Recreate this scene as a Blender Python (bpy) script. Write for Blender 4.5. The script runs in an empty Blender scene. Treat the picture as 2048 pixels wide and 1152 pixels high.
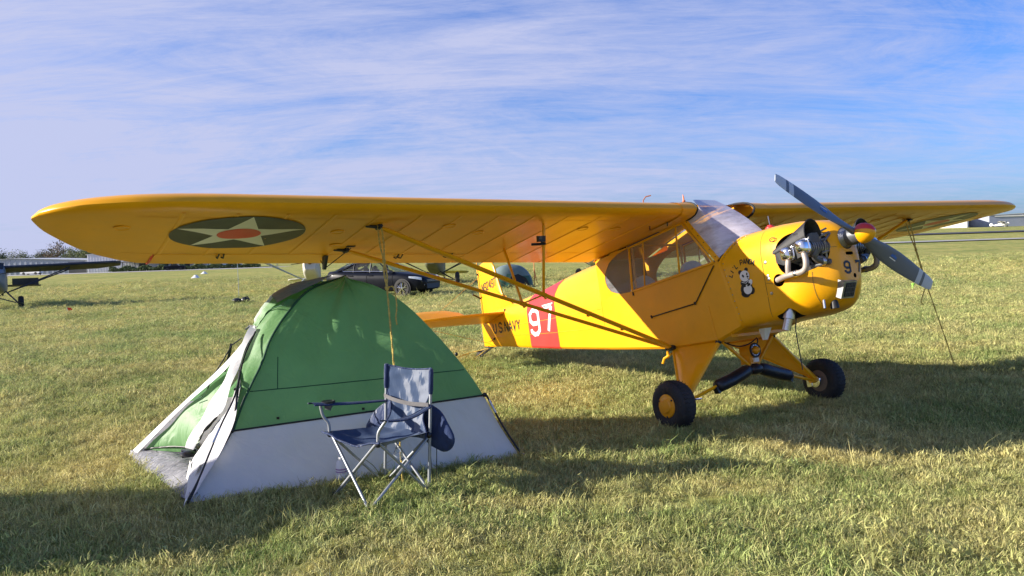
import bpy, bmesh, math, random
import numpy as np
from mathutils import Vector, Matrix
from mathutils.bvhtree import BVHTree
random.seed(7); rng = np.random.default_rng(7)
R = math.radians
scene = bpy.context.scene
COL = scene.collection

# ------------------------------------------------------------------ camera
CAM_H, PITCH, ROLL, FPX = 1.4614517, 0.04360991, -0.03237783, 1649.08
cd = bpy.data.cameras.new('camera'); cam = bpy.data.objects.new('camera', cd); COL.objects.link(cam)
fw = Vector((0, math.cos(PITCH), -math.sin(PITCH))); rt = Vector((1, 0, 0)); up = rt.cross(fw)
r2 = math.cos(ROLL)*rt + math.sin(ROLL)*up; u2 = -math.sin(ROLL)*rt + math.cos(ROLL)*up
m3 = Matrix((r2, u2, -fw)).transposed()
cam.matrix_world = Matrix.Translation((0, 0, CAM_H)) @ m3.to_4x4()
cd.sensor_width = 36.0; cd.lens = FPX/2048*36.0
cd.clip_start = 0.05; cd.clip_end = 6000
scene.camera = cam

# ------------------------------------------------------------------ sun, sky, exposure
SUN_EL, SUN_AZ = R(18.5), R(264.0)           # azimuth clockwise from +Y (the view direction): sun low on the left
sd = Vector((math.sin(SUN_AZ)*math.cos(SUN_EL), math.cos(SUN_AZ)*math.cos(SUN_EL), math.sin(SUN_EL)))
sl = bpy.data.lights.new('sun', 'SUN'); so = bpy.data.objects.new('sun', sl); COL.objects.link(so)
sl.energy = 3.9; sl.angle = R(0.5); sl.color = (1.0, 0.92, 0.80)
so.rotation_euler = (-sd).to_track_quat('-Z', 'Y').to_euler(); so.location = sd*50
scene.view_settings.view_transform = 'Standard'; scene.view_settings.look = 'None'
scene.view_settings.gamma = 1.0; scene.view_settings.use_curve_mapping = False
scene.view_settings.exposure = 1.36

w = bpy.data.worlds.new('World'); scene.world = w; w.use_nodes = True
nt = w.node_tree; nt.nodes.clear(); N = nt.nodes.new; L = nt.links.new
def node(t, **k):
    n = N(t)
    for a, b in k.items():
        if a in n.inputs.keys(): n.inputs[a].default_value = b
        else: setattr(n, a, b)
    return n
sky = node('ShaderNodeTexSky', sky_type='NISHITA', sun_disc=False, sun_elevation=SUN_EL, sun_rotation=SUN_AZ,
           altitude=100.0, air_density=1.0, dust_density=1.2, ozone_density=3.0)
bg = node('ShaderNodeBackground'); bg.inputs['Strength'].default_value = 0.10
wo = node('ShaderNodeOutputWorld'); L(bg.outputs[0], wo.inputs[0])
tc = node('ShaderNodeTexCoord'); sep = node('ShaderNodeSeparateXYZ'); L(tc.outputs['Generated'], sep.inputs[0])
def mth(op, a, b=None, clamp=False):
    n = N('ShaderNodeMath'); n.operation = op; n.use_clamp = clamp
    for i, v in enumerate((a, b)):
        if v is None: continue
        if isinstance(v, (int, float)): n.inputs[i].default_value = v
        else: L(v, n.inputs[i])
    return n.outputs[0]
# cirrus sheet: view direction projected on a high plane so the streaks shrink towards the horizon
zc = mth('ADD', mth('MAXIMUM', sep.outputs[2], 0.0), 0.16)
px_ = mth('DIVIDE', sep.outputs[0], zc); py_ = mth('DIVIDE', sep.outputs[1], zc)
cmb = node('ShaderNodeCombineXYZ'); L(px_, cmb.inputs[0]); L(py_, cmb.inputs[1])
mp1 = node('ShaderNodeMapping'); L(cmb.outputs[0], mp1.inputs[0]); mp1.inputs['Rotation'].default_value = (0, 0, R(-24)); mp1.inputs['Scale'].default_value = (0.75, 1.25, 1)
n1 = node('ShaderNodeTexNoise', Scale=1.1, Detail=9.0, Roughness=0.72, Distortion=1.1); L(mp1.outputs[0], n1.inputs['Vector'])
mp2 = node('ShaderNodeMapping'); L(cmb.outputs[0], mp2.inputs[0]); mp2.inputs['Rotation'].default_value = (0, 0, R(14)); mp2.inputs['Scale'].default_value = (0.7, 2.6, 1); mp2.inputs['Location'].default_value = (3.1, 1.7, 0)
n2 = node('ShaderNodeTexNoise', Scale=1.7, Detail=10.0, Roughness=0.76, Distortion=1.5); L(mp2.outputs[0], n2.inputs['Vector'])
n3 = node('ShaderNodeTexNoise', Scale=0.35, Detail=3.0, Roughness=0.5); L(cmb.outputs[0], n3.inputs['Vector'])
s_ = mth('ADD', mth('MULTIPLY', n1.outputs[0], 0.50), mth('ADD', mth('MULTIPLY', n2.outputs[0], 0.34), mth('MULTIPLY', n3.outputs[0], 0.34)))
s_ = mth('ADD', s_, mth('MULTIPLY', sep.outputs[0], -0.20))     # thicker veil on the sun's side
s_ = mth('ADD', s_, mth('MULTIPLY', mth('SUBTRACT', 0.20, sep.outputs[2]), 0.22))     # veil thickens towards the horizon
ramp = node('ShaderNodeValToRGB'); L(s_, ramp.inputs[0])
ramp.color_ramp.elements[0].position = 0.43; ramp.color_ramp.elements[0].color = (0.0, 0.0, 0.0, 1)
ramp.color_ramp.elements[1].position = 0.69; ramp.color_ramp.elements[1].color = (0.95, 0.95, 0.95, 1)
mixc = node('ShaderNodeMixRGB'); L(ramp.outputs[0], mixc.inputs[0])
tint = node('ShaderNodeMixRGB', blend_type='MULTIPLY'); tint.inputs[0].default_value = 1.0
L(sky.outputs[0], tint.inputs[1]); tint.inputs[2].default_value = (0.36, 0.50, 0.84, 1)
L(tint.outputs[0], mixc.inputs[1]); mixc.inputs[2].default_value = (2.20, 2.36, 3.35, 1)
L(mixc.outputs[0], bg.inputs['Color'])

# ------------------------------------------------------------------ materials
MATS = {}
def mat(name, col, rough=0.5, metal=0.0, var=0.12, vscale=6.0, bump=0.0, bscale=40.0, coat=0.0, spec=0.5, dirt=None, stretch=None):
    """procedural Principled material: base colour broken by two noises, optional dirt and fine relief"""
    if name in MATS: return MATS[name]
    m = bpy.data.materials.new(name); m.use_nodes = True; t = m.node_tree; b = t.nodes['Principled BSDF']
    b.inputs['Roughness'].default_value = rough; b.inputs['Metallic'].default_value = metal
    b.inputs['Coat Weight'].default_value = coat; b.inputs['Coat Roughness'].default_value = 0.08
    b.inputs['Specular IOR Level'].default_value = spec
    c = t.nodes.new('ShaderNodeTexCoord'); no = t.nodes.new('ShaderNodeTexNoise')
    src = c.outputs['Object']
    if stretch:
        mp = t.nodes.new('ShaderNodeMapping'); mp.inputs['Scale'].default_value = stretch; t.links.new(src, mp.inputs[0]); src = mp.outputs[0]
    no.inputs['Scale'].default_value = vscale; no.inputs['Detail'].default_value = 6; no.inputs['Roughness'].default_value = 0.65
    t.links.new(src, no.inputs['Vector'])
    rp = t.nodes.new('ShaderNodeValToRGB'); rp.color_ramp.elements[0].position = 0.3; rp.color_ramp.elements[1].position = 0.7
    lo = [max(0, x*(1-var)) for x in col]; hi = [min(1, x*(1+var)) for x in col]
    rp.color_ramp.elements[0].color = (*lo, 1); rp.color_ramp.elements[1].color = (*hi, 1)
    t.links.new(no.outputs[0], rp.inputs[0]); out = rp.outputs[0]
    if dirt:
        n2 = t.nodes.new('ShaderNodeTexNoise'); n2.inputs['Scale'].default_value = vscale*3.1; n2.inputs['Detail'].default_value = 8; n2.inputs['Roughness'].default_value = 0.7
        t.links.new(src, n2.inputs['Vector'])
        r2_ = t.nodes.new('ShaderNodeValToRGB'); r2_.color_ramp.elements[0].position = 0.55; r2_.color_ramp.elements[1].position = 0.78
        r2_.color_ramp.elements[0].color = (0, 0, 0, 1); r2_.color_ramp.elements[1].color = (dirt[3],)*3 + (1,)
        t.links.new(n2.outputs[0], r2_.inputs[0])
        mx = t.nodes.new('ShaderNodeMixRGB'); t.links.new(r2_.outputs[0], mx.inputs[0]); t.links.new(out, mx.inputs[1]); mx.inputs[2].default_value = (*dirt[:3], 1)
        out = mx.outputs[0]
    t.links.new(out, b.inputs['Base Color'])
    mr = t.nodes.new('ShaderNodeMapRange'); mr.inputs[3].default_value = max(0.02, rough-0.08); mr.inputs[4].default_value = min(1, rough+0.1)
    t.links.new(no.outputs[0], mr.inputs[0]); t.links.new(mr.outputs[0], b.inputs['Roughness'])
    if bump:
        nb = t.nodes.new('ShaderNodeTexNoise'); nb.inputs['Scale'].default_value = bscale; nb.inputs['Detail'].default_value = 4
        t.links.new(src, nb.inputs['Vector'])
        bp = t.nodes.new('ShaderNodeBump'); bp.inputs['Strength'].default_value = bump; bp.inputs['Distance'].default_value = 0.02
        t.links.new(nb.outputs[0], bp.inputs['Height']); t.links.new(bp.outputs[0], b.inputs['Normal'])
    MATS[name] = m; return m

def fabric(name, col, transl=0.4, rough=0.6, bump=0.25, bscale=9.0, var=0.1, sheen=1.0):
    """thin nylon: diffuse plus translucency plus a faint sheen, with soft wrinkles"""
    m = bpy.data.materials.new(name); m.use_nodes = True; t = m.node_tree; t.nodes.clear(); n = t.nodes.new; l = t.links.new
    c = n('ShaderNodeTexCoord'); no = n('ShaderNodeTexNoise'); no.inputs['Scale'].default_value = 3.0; no.inputs['Detail'].default_value = 5; l(c.outputs['Object'], no.inputs['Vector'])
    rp = n('ShaderNodeValToRGB'); rp.color_ramp.elements[0].position = .3; rp.color_ramp.elements[1].position = .7
    rp.color_ramp.elements[0].color = (*[x*(1-var) for x in col], 1); rp.color_ramp.elements[1].color = (*[min(1, x*(1+var)) for x in col], 1)
    l(no.outputs[0], rp.inputs[0])
    mp = n('ShaderNodeMapping'); mp.inputs['Rotation'].default_value = (0.3, 0.5, 0.6); mp.inputs['Scale'].default_value = (1.0, 2.6, 0.6); l(c.outputs['Object'], mp.inputs[0])
    w1 = n('ShaderNodeTexNoise'); w1.inputs['Scale'].default_value = bscale; w1.inputs['Detail'].default_value = 3; w1.inputs['Distortion'].default_value = 0.8; l(mp.outputs[0], w1.inputs['Vector'])
    bp = n('ShaderNodeBump'); bp.inputs['Strength'].default_value = bump; bp.inputs['Distance'].default_value = 0.03; l(w1.outputs[0], bp.inputs['Height'])
    d = n('ShaderNodeBsdfDiffuse'); tr = n('ShaderNodeBsdfTranslucent'); g = n('ShaderNodeBsdfGlossy'); g.inputs['Roughness'].default_value = rough
    for q in (d, tr, g): l(bp.outputs[0], q.inputs['Normal'])
    l(rp.outputs[0], d.inputs['Color']); l(rp.outputs[0], tr.inputs['Color'])
    m1 = n('ShaderNodeMixShader'); m1.inputs[0].default_value = transl; l(d.outputs[0], m1.inputs[1]); l(tr.outputs[0], m1.inputs[2])
    fr = n('ShaderNodeFresnel'); fr.inputs['IOR'].default_value = 1.35; l(bp.outputs[0], fr.inputs['Normal'])
    shn = n('ShaderNodeMath'); shn.operation = 'MULTIPLY'; shn.inputs[1].default_value = sheen; l(fr.outputs[0], shn.inputs[0]); m2 = n('ShaderNodeMixShader'); l(shn.outputs[0], m2.inputs[0]); l(m1.outputs[0], m2.inputs[1]); l(g.outputs[0], m2.inputs[2])
    o = n('ShaderNodeOutputMaterial'); l(m2.outputs[0], o.inputs[0]); MATS[name] = m; return m

def glass(name, tint=(0.9, 0.92, 0.93), haze=0.15, gloss=0.12, hazecol=(0.75, 0.75, 0.78), streak=(2, 2, 14)):
    """thin dusty perspex: mostly transparent, a mirror sheen and an uneven film of dust and painted glare"""
    m = bpy.data.materials.new(name); m.use_nodes = True; t = m.node_tree; t.nodes.clear(); n = t.nodes.new; l = t.links.new
    tr = n('ShaderNodeBsdfTransparent'); tr.inputs[0].default_value = (*tint, 1)
    gl = n('ShaderNodeBsdfGlossy'); gl.inputs['Roughness'].default_value = 0.04
    df = n('ShaderNodeBsdfDiffuse'); df.inputs[0].default_value = (*hazecol, 1)
    c = n('ShaderNodeTexCoord'); mp = n('ShaderNodeMapping'); mp.inputs['Scale'].default_value = streak; l(c.outputs['Object'], mp.inputs[0])
    no = n('ShaderNodeTexNoise'); no.inputs['Scale'].default_value = 2.2; no.inputs['Detail'].default_value = 7; no.inputs['Roughness'].default_value = 0.7; l(mp.outputs[0], no.inputs['Vector'])
    mr = n('ShaderNodeMapRange'); mr.inputs[1].default_value = .25; mr.inputs[2].default_value = .75; mr.inputs[3].default_value = haze*0.35; mr.inputs[4].default_value = haze*1.6; l(no.outputs[0], mr.inputs[0])
    a = n('ShaderNodeMixShader'); l(mr.outputs[0], a.inputs[0]); l(tr.outputs[0], a.inputs[1]); l(df.outputs[0], a.inputs[2])
    lw = n('ShaderNodeLayerWeight'); lw.inputs[0].default_value = gloss
    b = n('ShaderNodeMixShader'); l(lw.outputs['Fresnel'], b.inputs[0]); l(a.outputs[0], b.inputs[1]); l(gl.outputs[0], b.inputs[2])
    o = n('ShaderNodeOutputMaterial'); l(b.outputs[0], o.inputs[0]); MATS[name] = m; return m

YEL = mat('yellow_paint', (0.87, 0.395, 0.004), 0.30, var=0.07, vscale=2.5, bump=0.05, bscale=7, coat=0.15, spec=.38, dirt=(0.45, 0.24, 0.03, 0.28))
YELF = mat('yellow_fabric', (0.86, 0.385, 0.003), 0.36, var=0.08, vscale=2.0, bump=0.07, bscale=5, coat=0.08, spec=.35, dirt=(0.5, 0.26, 0.03, 0.22))
YELD = mat('yellow_metal_worn', (0.78, 0.33, 0.008), 0.4, var=0.1, vscale=9, dirt=(0.25, 0.15, 0.05, 0.5))
RED = mat('red_paint', (0.62, 0.035, 0.03), 0.4, var=0.08, vscale=3)
WHITE = mat('white_paint', (0.78, 0.77, 0.74), 0.45, var=0.05)
BLACKP = mat('black_paint', (0.015, 0.015, 0.017), 0.5, var=0.3)
NAVYP = mat('dark_roundel_paint', (0.018, 0.022, 0.028), 0.42, var=0.15)
CREAM = mat('cream_paint', (0.70, 0.68, 0.60), 0.45, var=0.06)
RUBBER = mat('tyre_rubber', (0.02, 0.02, 0.022), 0.75, var=0.3, bump=0.3, bscale=60, dirt=(0.12, 0.10, 0.07, 0.5))
STEEL = mat('steel', (0.55, 0.55, 0.56), 0.3, 1.0, var=0.1, vscale=14)
CHROME = mat('chrome', (0.85, 0.84, 0.84), 0.1, 1.0, var=0.05, vscale=12)
ALU = mat('grey_alloy', (0.32, 0.32, 0.33), 0.42, 0.85, var=0.2, vscale=18, dirt=(0.08, 0.07, 0.06, 0.6))
EXH = mat('exhaust_pipe', (0.40, 0.34, 0.30), 0.55, 0.35, var=0.15, vscale=15, dirt=(0.25, 0.19, 0.15, 0.5))
BAFF = mat('black_baffle', (0.018, 0.018, 0.021), 0.6, 0.0, var=0.3, vscale=20, dirt=(0.12, 0.1, 0.08, 0.4))
DARK = mat('dark_engine_bay', (0.012, 0.011, 0.010), 0.7, var=0.4, vscale=20)
DUCT = mat('grey_duct', (0.11, 0.115, 0.125), 0.45, 0.4, var=0.2, vscale=14)
PROPG = mat('prop_grey', (0.115, 0.13, 0.155), 0.42, var=0.06, vscale=8, dirt=(0.2, 0.2, 0.2, 0.15))
PROPW = mat('prop_tip_grey_white', (0.50, 0.53, 0.56), 0.42, var=0.06)
BOOT = mat('black_vinyl', (0.012, 0.013, 0.018), 0.38, var=0.3, bump=0.35, bscale=12)
SEAT = mat('cream_seat', (0.66, 0.62, 0.52), 0.7, var=0.12, bump=0.15)
CABIN = mat('cabin_lining', (0.33, 0.19, 0.05), 0.75, var=0.15)
TUBE = mat('chair_tube', (0.34, 0.36, 0.39), 0.5, 0.6, var=0.08, vscale=20)
ROPE = mat('yellow_rope', (0.55, 0.40, 0.09), 0.8, var=0.25, vscale=60, bump=0.4, bscale=150)
GLS = glass('cabin_perspex', haze=0.18, gloss=0.16)
WSG = glass('windshield_perspex', tint=(0.74, 0.75, 0.80), haze=0.80, gloss=0.30, hazecol=(0.62, 0.58, 0.64), streak=(1.5, 1.5, 5))  # strong lavender-grey haze paints sun glare over the dusty perspex

# ------------------------------------------------------------------ mesh building
class MB:
    """collects vertices and faces, then links them as ONE mesh object"""
    def __init__(s): s.v = []; s.f = []; s.mi = []
    def add(s, vs, fs, mi=0):
        o = len(s.v); s.v += [tuple(map(float, p)) for p in vs]
        for f in fs: s.f.append(tuple(i+o for i in f)); s.mi.append(mi)
        return s
    def box(s, c, d, rot=None, mi=0):
        hx, hy, hz = [q/2 for q in d]; P = [Vector((x, y, z)) for x in (-hx, hx) for y in (-hy, hy) for z in (-hz, hz)]
        if rot is not None: P = [rot @ p for p in P]
        P = [p+Vector(c) for p in P]
        return s.add(P, [(0, 1, 3, 2), (4, 6, 7, 5), (0, 4, 5, 1), (2, 3, 7, 6), (0, 2, 6, 4), (1, 5, 7, 3)], mi)
    def prism(s, poly, a, b, axis=1, mi=0):
        """closed 2-D outline (u,v) extruded between a and b along axis (0,1,2)"""
        def p3(u, v, t): return (t, u, v) if axis == 0 else (u, t, v) if axis == 1 else (u, v, t)
        n = len(poly); V = [p3(u, v, a) for u, v in poly]+[p3(u, v, b) for u, v in poly]
        F = [tuple(range(n))[::-1], tuple(range(n, 2*n))]+[(i, (i+1) % n, n+(i+1) % n, n+i) for i in range(n)]
        return s.add(V, F, mi)
    def tube(s, pts, r, n=8, cap=True, mi=0, flat=1.0):
        pts = [Vector(p) for p in pts]; rr = r if isinstance(r, (list, tuple)) else [r]*len(pts)
        V = []; F = []; ref = None
        for i, p in enumerate(pts):
            t = (pts[min(i+1, len(pts)-1)]-pts[max(i-1, 0)]).normalized()
            if ref is None: ref = t.orthogonal().normalized() if abs(t.z) > .9 else Vector((0, 0, 1)).cross(t).normalized()
            a = (ref - t*ref.dot(t)).normalized(); b = t.cross(a); ref = a
            for k in range(n):
                g = 2*math.pi*k/n; V.append(p+a*math.cos(g)*rr[i]+b*math.sin(g)*rr[i]*flat)
        for i in range(len(pts)-1):
            for k in range(n): F.append((i*n+k, i*n+(k+1) % n, (i+1)*n+(k+1) % n, (i+1)*n+k))
        if cap: F += [tuple(range(n))[::-1], tuple(range((len(pts)-1)*n, len(pts)*n))]
        return s.add(V, F, mi)
    def lathe(s, prof, o=(0, 0, 0), axis=(0, 0, 1), n=24, mi=0, scale=(1, 1)):
        """profile of (radius, height) turned about axis through o"""
        ax = Vector(axis).normalized(); a = ax.orthogonal().normalized(); b = ax.cross(a); o = Vector(o); V = []; F = []
        for r_, h in prof:
            for k in range(n):
                g = 2*math.pi*k/n; V.append(o+ax*h+a*(r_*math.cos(g)*scale[0])+b*(r_*math.sin(g)*scale[1]))
        for i in range(len(prof)-1):
            for k in range(n): F.append((i*n+k, i*n+(k+1) % n, (i+1)*n+(k+1) % n, (i+1)*n+k))
        return s.add(V, F, mi)
    def loft(s, secs, closed=True, cap=(False, False), mi=0):
        n = len(secs[0]); V = [p for q in secs for p in q]; F = []
        for i in range(len(secs)-1):
            for k in range(n if closed else n-1): F.append((i*n+k, i*n+(k+1) % n, (i+1)*n+(k+1) % n, (i+1)*n+k))
        if cap[0]: F.append(tuple(range(n))[::-1])
        if cap[1]: F.append(tuple(range((len(secs)-1)*n, len(secs)*n)))
        return s.add(V, F, mi)
    def ell(s, c, d, nu=16, nv=10, mi=0, rot=None):
        V = []; F = []
        for j in range(nv+1):
            th = math.pi*j/nv
            for k in range(nu):
                g = 2*math.pi*k/nu; p = Vector((d[0]*math.sin(th)*math.cos(g), d[1]*math.sin(th)*math.sin(g), d[2]*math.cos(th)))
                if rot is not None: p = rot @ p
                V.append(p+Vector(c))
        for j in range(nv):
            for k in range(nu): F.append((j*nu+k, (j+1)*nu+k, (j+1)*nu+(k+1) % nu, j*nu+(k+1) % nu))
        return s.add(V, F, mi)
    def build(s, name, m, parent=None, off=None, smooth=40, fix=True):
        me = bpy.data.meshes.new(name)
        vs = s.v if off is None else [(x-off[0], y-off[1], z-off[2]) for x, y, z in s.v]
        me.from_pydata(vs, [], s.f)
        for q in (m if isinstance(m, (list, tuple)) else [m]): me.materials.append(q)
        for p, i in zip(me.polygons, s.mi): p.material_index = i
        if fix:
            bm = bmesh.new(); bm.from_mesh(me); bmesh.ops.remove_doubles(bm, verts=bm.verts, dist=1e-5)
            bmesh.ops.recalc_face_normals(bm, faces=bm.faces); bm.to_mesh(me); bm.free()
        if smooth:
            me.polygons.foreach_set('use_smooth', [True]*len(me.polygons)); me.set_sharp_from_angle(angle=R(smooth))
        me.update()
        o = bpy.data.objects.new(name, me); COL.objects.link(o)
        if parent is not None: o.parent = parent
        return o

def empty(name, loc, label, cat, rz=0, group=None):
    o = bpy.data.objects.new(name, None); o.empty_display_size = 0.2; COL.objects.link(o)
    o.location = loc; o.rotation_euler = (0, 0, rz); o['label'] = label; o['category'] = cat
    if group: o['group'] = group
    return o
def tag(o, label, cat, group=None):
    o['label'] = label; o['category'] = cat
    if group: o['group'] = group
    return o
def structure(o): o['kind'] = 'structure'; return o
def stuff(o): o['kind'] = 'stuff'; return o
def copy_tree(o, parent=None):
    c = o.copy(); COL.objects.link(c); c.parent = parent
    for ch in o.children: copy_tree(ch, c)
    return c
def interp(tab, x):
    xs = [a for a, _ in tab]; ys = [b for _, b in tab]
    if xs[0] > xs[-1]: xs = xs[::-1]; ys = ys[::-1]
    return float(np.interp(x, xs, ys))
def S(a, b, x):
    t = min(1, max(0, (x-a)/(b-a))); return t*t*(3-2*t)
def bez(a, b, c, d, n=10):
    a, b, c, d = map(Vector, (a, b, c, d))
    return [a*(1-t)**3+b*3*t*(1-t)**2+c*3*t*t*(1-t)+d*t**3 for t in [i/n for i in range(n+1)]]
def catmull(P, k=6):
    P = [Vector(p) for p in P]; Q = [P[0]*2-P[1]]+P+[P[-1]*2-P[-2]]; out = []
    for i in range(1, len(Q)-2):
        for j in range(k):
            t = j/k; p0, p1, p2, p3 = Q[i-1:i+3]
            out.append(.5*((2*p1)+(p2-p0)*t+(2*p0-5*p1+4*p2-p3)*t*t+(3*p1-p0-3*p2+p3)*t**3))
    return out+[P[-1]]

# ------------------------------------------------------------------ terrain
def gz(x, y):
    d = math.hypot(x, y); s = S(.12, .42, x/y) if y > 1 else 0
    z = -.16*S(13, 34, d) - .35*S(60, 220, d)*(1-s)
    if y > 80: z += s*(5.2*((min(y, 300)-80)/220)**1.4 + .008*max(0, y-300))
    return z
# ------------------------------------------------------------------ grass colours (shared by the ground sheet and the blades)
def grass_colour(t, pos, gain=1.0):
    n = t.nodes.new; l = t.links.new
    def noise(sc, det=4, rough=.6, dist=0.0):
        q = n('ShaderNodeTexNoise'); q.inputs['Scale'].default_value = sc; q.inputs['Detail'].default_value = det; q.inputs['Roughness'].default_value = rough; q.inputs['Distortion'].default_value = dist; l(pos, q.inputs['Vector']); return q.outputs[0]
    def ramp(src, stops):
        q = n('ShaderNodeValToRGB'); e = q.color_ramp.elements
        while len(e) < len(stops): e.new(0.5)
        for k, (p, c) in enumerate(stops): e[k].position = p; e[k].color = (*[v*gain for v in c], 1)
        l(src, q.inputs[0]); return q.outputs[0]
    def mix(f, a, b):
        q = n('ShaderNodeMixRGB'); l(a, q.inputs[1]); l(b, q.inputs[2])
        if isinstance(f, float): q.inputs[0].default_value = f
        else: l(f, q.inputs[0])
        return q.outputs[0]
    def bw(src, a, b):
        q = n('ShaderNodeMapRange'); q.inputs[1].default_value = a; q.inputs[2].default_value = b; l(src, q.inputs[0]); return q.outputs[0]
    green = ramp(noise(2.3), [(.3, (.145, .215, .060)), (.5, (.25, .325, .105)), (.72, (.37, .42, .17))])
    straw = ramp(noise(5.0), [(.3, (.40, .345, .135)), (.55, (.54, .48, .215)), (.75, (.62, .57, .32))])
    brown = ramp(noise(7.0), [(.3, (.27, .20, .09)), (.7, (.44, .34, .17))])
    f1 = bw(noise(.55, 6, .7, .8), .40, .64); f2 = bw(noise(1.6, 5, .65, .5), .62, .80)
    lush = ramp(noise(3.1), [(.3, (.10, .15, .035)), (.7, (.21, .26, .07))]); f0 = bw(noise(.33, 5, .6, .5), .55, .74)
    c = mix(f1, green, straw); c = mix(f2, c, brown); c = mix(f0, c, lush)
    far = ramp(noise(.06, 5, .6, .6), [(.35, (.80, .86, .78)), (.65, (1.16, 1.08, 1.0))])
    q = n('ShaderNodeMixRGB'); q.blend_type = 'MULTIPLY'; q.inputs[0].default_value = 1.0; l(c, q.inputs[1])
    l(far, q.inputs[2]); return q.outputs[0]

gm = bpy.data.materials.new('grass_field'); gm.use_nodes = True; t = gm.node_tree; b = t.nodes['Principled BSDF']
b.inputs['Roughness'].default_value = 0.95; b.inputs['Specular IOR Level'].default_value = 0.1
geo = t.nodes.new('ShaderNodeNewGeometry')
# mowing streaks: the pattern is stretched across the view far out, as wind-rows of cut grass lie
base = grass_colour(t, geo.outputs['Position'], 1.0)
mp = t.nodes.new('ShaderNodeMapping'); mp.inputs['Rotation'].default_value = (0, 0, R(7)); mp.inputs['Scale'].default_value = (.10, .9, 1); t.links.new(geo.outputs['Position'], mp.inputs[0])
st = t.nodes.new('ShaderNodeTexNoise'); st.inputs['Scale'].default_value = .35; st.inputs['Detail'].default_value = 7; st.inputs['Roughness'].default_value = .7; t.links.new(mp.outputs[0], st.inputs['Vector'])
sr = t.nodes.new('ShaderNodeValToRGB'); sr.color_ramp.elements[0].position = .35; sr.color_ramp.elements[1].position = .66
sr.color_ramp.elements[0].color = (.96, .95, .86, 1); sr.color_ramp.elements[1].color = (1.18, 1.08, 1.0, 1); t.links.new(st.outputs[0], sr.inputs[0])
mm = t.nodes.new('ShaderNodeMixRGB'); mm.blend_type = 'MULTIPLY'; mm.inputs[0].default_value = 1; t.links.new(base, mm.inputs[1]); t.links.new(sr.outputs[0], mm.inputs[2])
fn = t.nodes.new('ShaderNodeTexNoise'); fn.inputs['Scale'].default_value = 7; fn.inputs['Detail'].default_value = 8; fn.inputs['Roughness'].default_value = .8; t.links.new(geo.outputs['Position'], fn.inputs['Vector'])
fr = t.nodes.new('ShaderNodeValToRGB'); fr.color_ramp.elements[0].position = .32; fr.color_ramp.elements[1].position = .68
fr.color_ramp.elements[0].color = (.66, .68, .6, 1); fr.color_ramp.elements[1].color = (1.3, 1.28, 1.2, 1); t.links.new(fn.outputs[0], fr.inputs[0])
m2_ = t.nodes.new('ShaderNodeMixRGB'); m2_.blend_type = 'MULTIPLY'; m2_.inputs[0].default_value = 1; t.links.new(mm.outputs[0], m2_.inputs[1]); t.links.new(fr.outputs[0], m2_.inputs[2])
n8 = t.nodes.new('ShaderNodeTexNoise'); n8.inputs['Scale'].default_value = .9; n8.inputs['Detail'].default_value = 6; n8.inputs['Roughness'].default_value = .75; t.links.new(geo.outputs['Position'], n8.inputs['Vector'])
r8 = t.nodes.new('ShaderNodeValToRGB'); r8.color_ramp.elements[0].position = .35; r8.color_ramp.elements[1].position = .65; r8.color_ramp.elements[0].color = (.80, .80, .74, 1); r8.color_ramp.elements[1].color = (1.14, 1.12, 1.08, 1); t.links.new(n8.outputs[0], r8.inputs[0])
m8 = t.nodes.new('ShaderNodeMixRGB'); m8.blend_type = 'MULTIPLY'; m8.inputs[0].default_value = 1; t.links.new(m2_.outputs[0], m8.inputs[1]); t.links.new(r8.outputs[0], m8.inputs[2]); m2_ = m8
t.links.new(m2_.outputs[0], b.inputs['Base Color'])
bp = t.nodes.new('ShaderNodeBump'); bp.inputs['Strength'].default_value = .9; bp.inputs['Distance'].default_value = .06; t.links.new(fn.outputs[0], bp.inputs['Height']); t.links.new(bp.outputs[0], b.inputs['Normal'])

mb = MB(); radii = [0, .8, 1.6, 2.5, 3.5, 4.5, 5.5, 6.5, 8, 9.5, 11, 13, 15, 17, 20, 23, 27, 31, 36, 42, 50, 60, 70, 80, 90, 100, 115, 130, 145, 160, 180, 200, 220, 240, 260, 280, 300, 340, 400, 500, 700, 1100, 1800, 3000, 5200]
NA = 144; vs = []; fs = []
for r_ in radii:
    for k in range(NA):
        a = 2*math.pi*k/NA; x = r_*math.sin(a); y = r_*math.cos(a); vs.append((x, y, gz(x, y)))
for i in range(len(radii)-1):
    for k in range(NA): fs.append((i*NA+k, i*NA+(k+1) % NA, (i+1)*NA+(k+1) % NA, (i+1)*NA+k))
mb.add(vs, fs); ground = structure(mb.build('ground', gm, smooth=60))

def strip(name, m, y0, y1, x0, x1, dz):
    mb = MB(); n = 60; V = []
    for i in range(n+1):
        x = x0+(x1-x0)*i/n
        for j in range(4):
            y = y0+(y1-y0)*j/3; V.append((x, y, gz(x, y)+dz))
    mb.add(V, [(i*4+j, i*4+j+1, i*4+j+5, i*4+j+4) for i in range(n) for j in range(3)])
    return structure(mb.build(name, m))
ASPH = mat('asphalt', (.05, .05, .055), .9, var=.2, vscale=1.0); CONC = mat('pale_taxiway', (.38, .37, .33), .9, var=.15, vscale=.6)
strip('taxiway', CONC, 143, 152, 34, 420, .16)
strip('runway', ASPH, 208, 224, 40, 520, .22)
GRAV = mat('gravel_apron', (.44, .42, .38), .95, var=.12, vscale=.8)
strip('apron', GRAV, 205, 229, -170, -60, .05)

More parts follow.
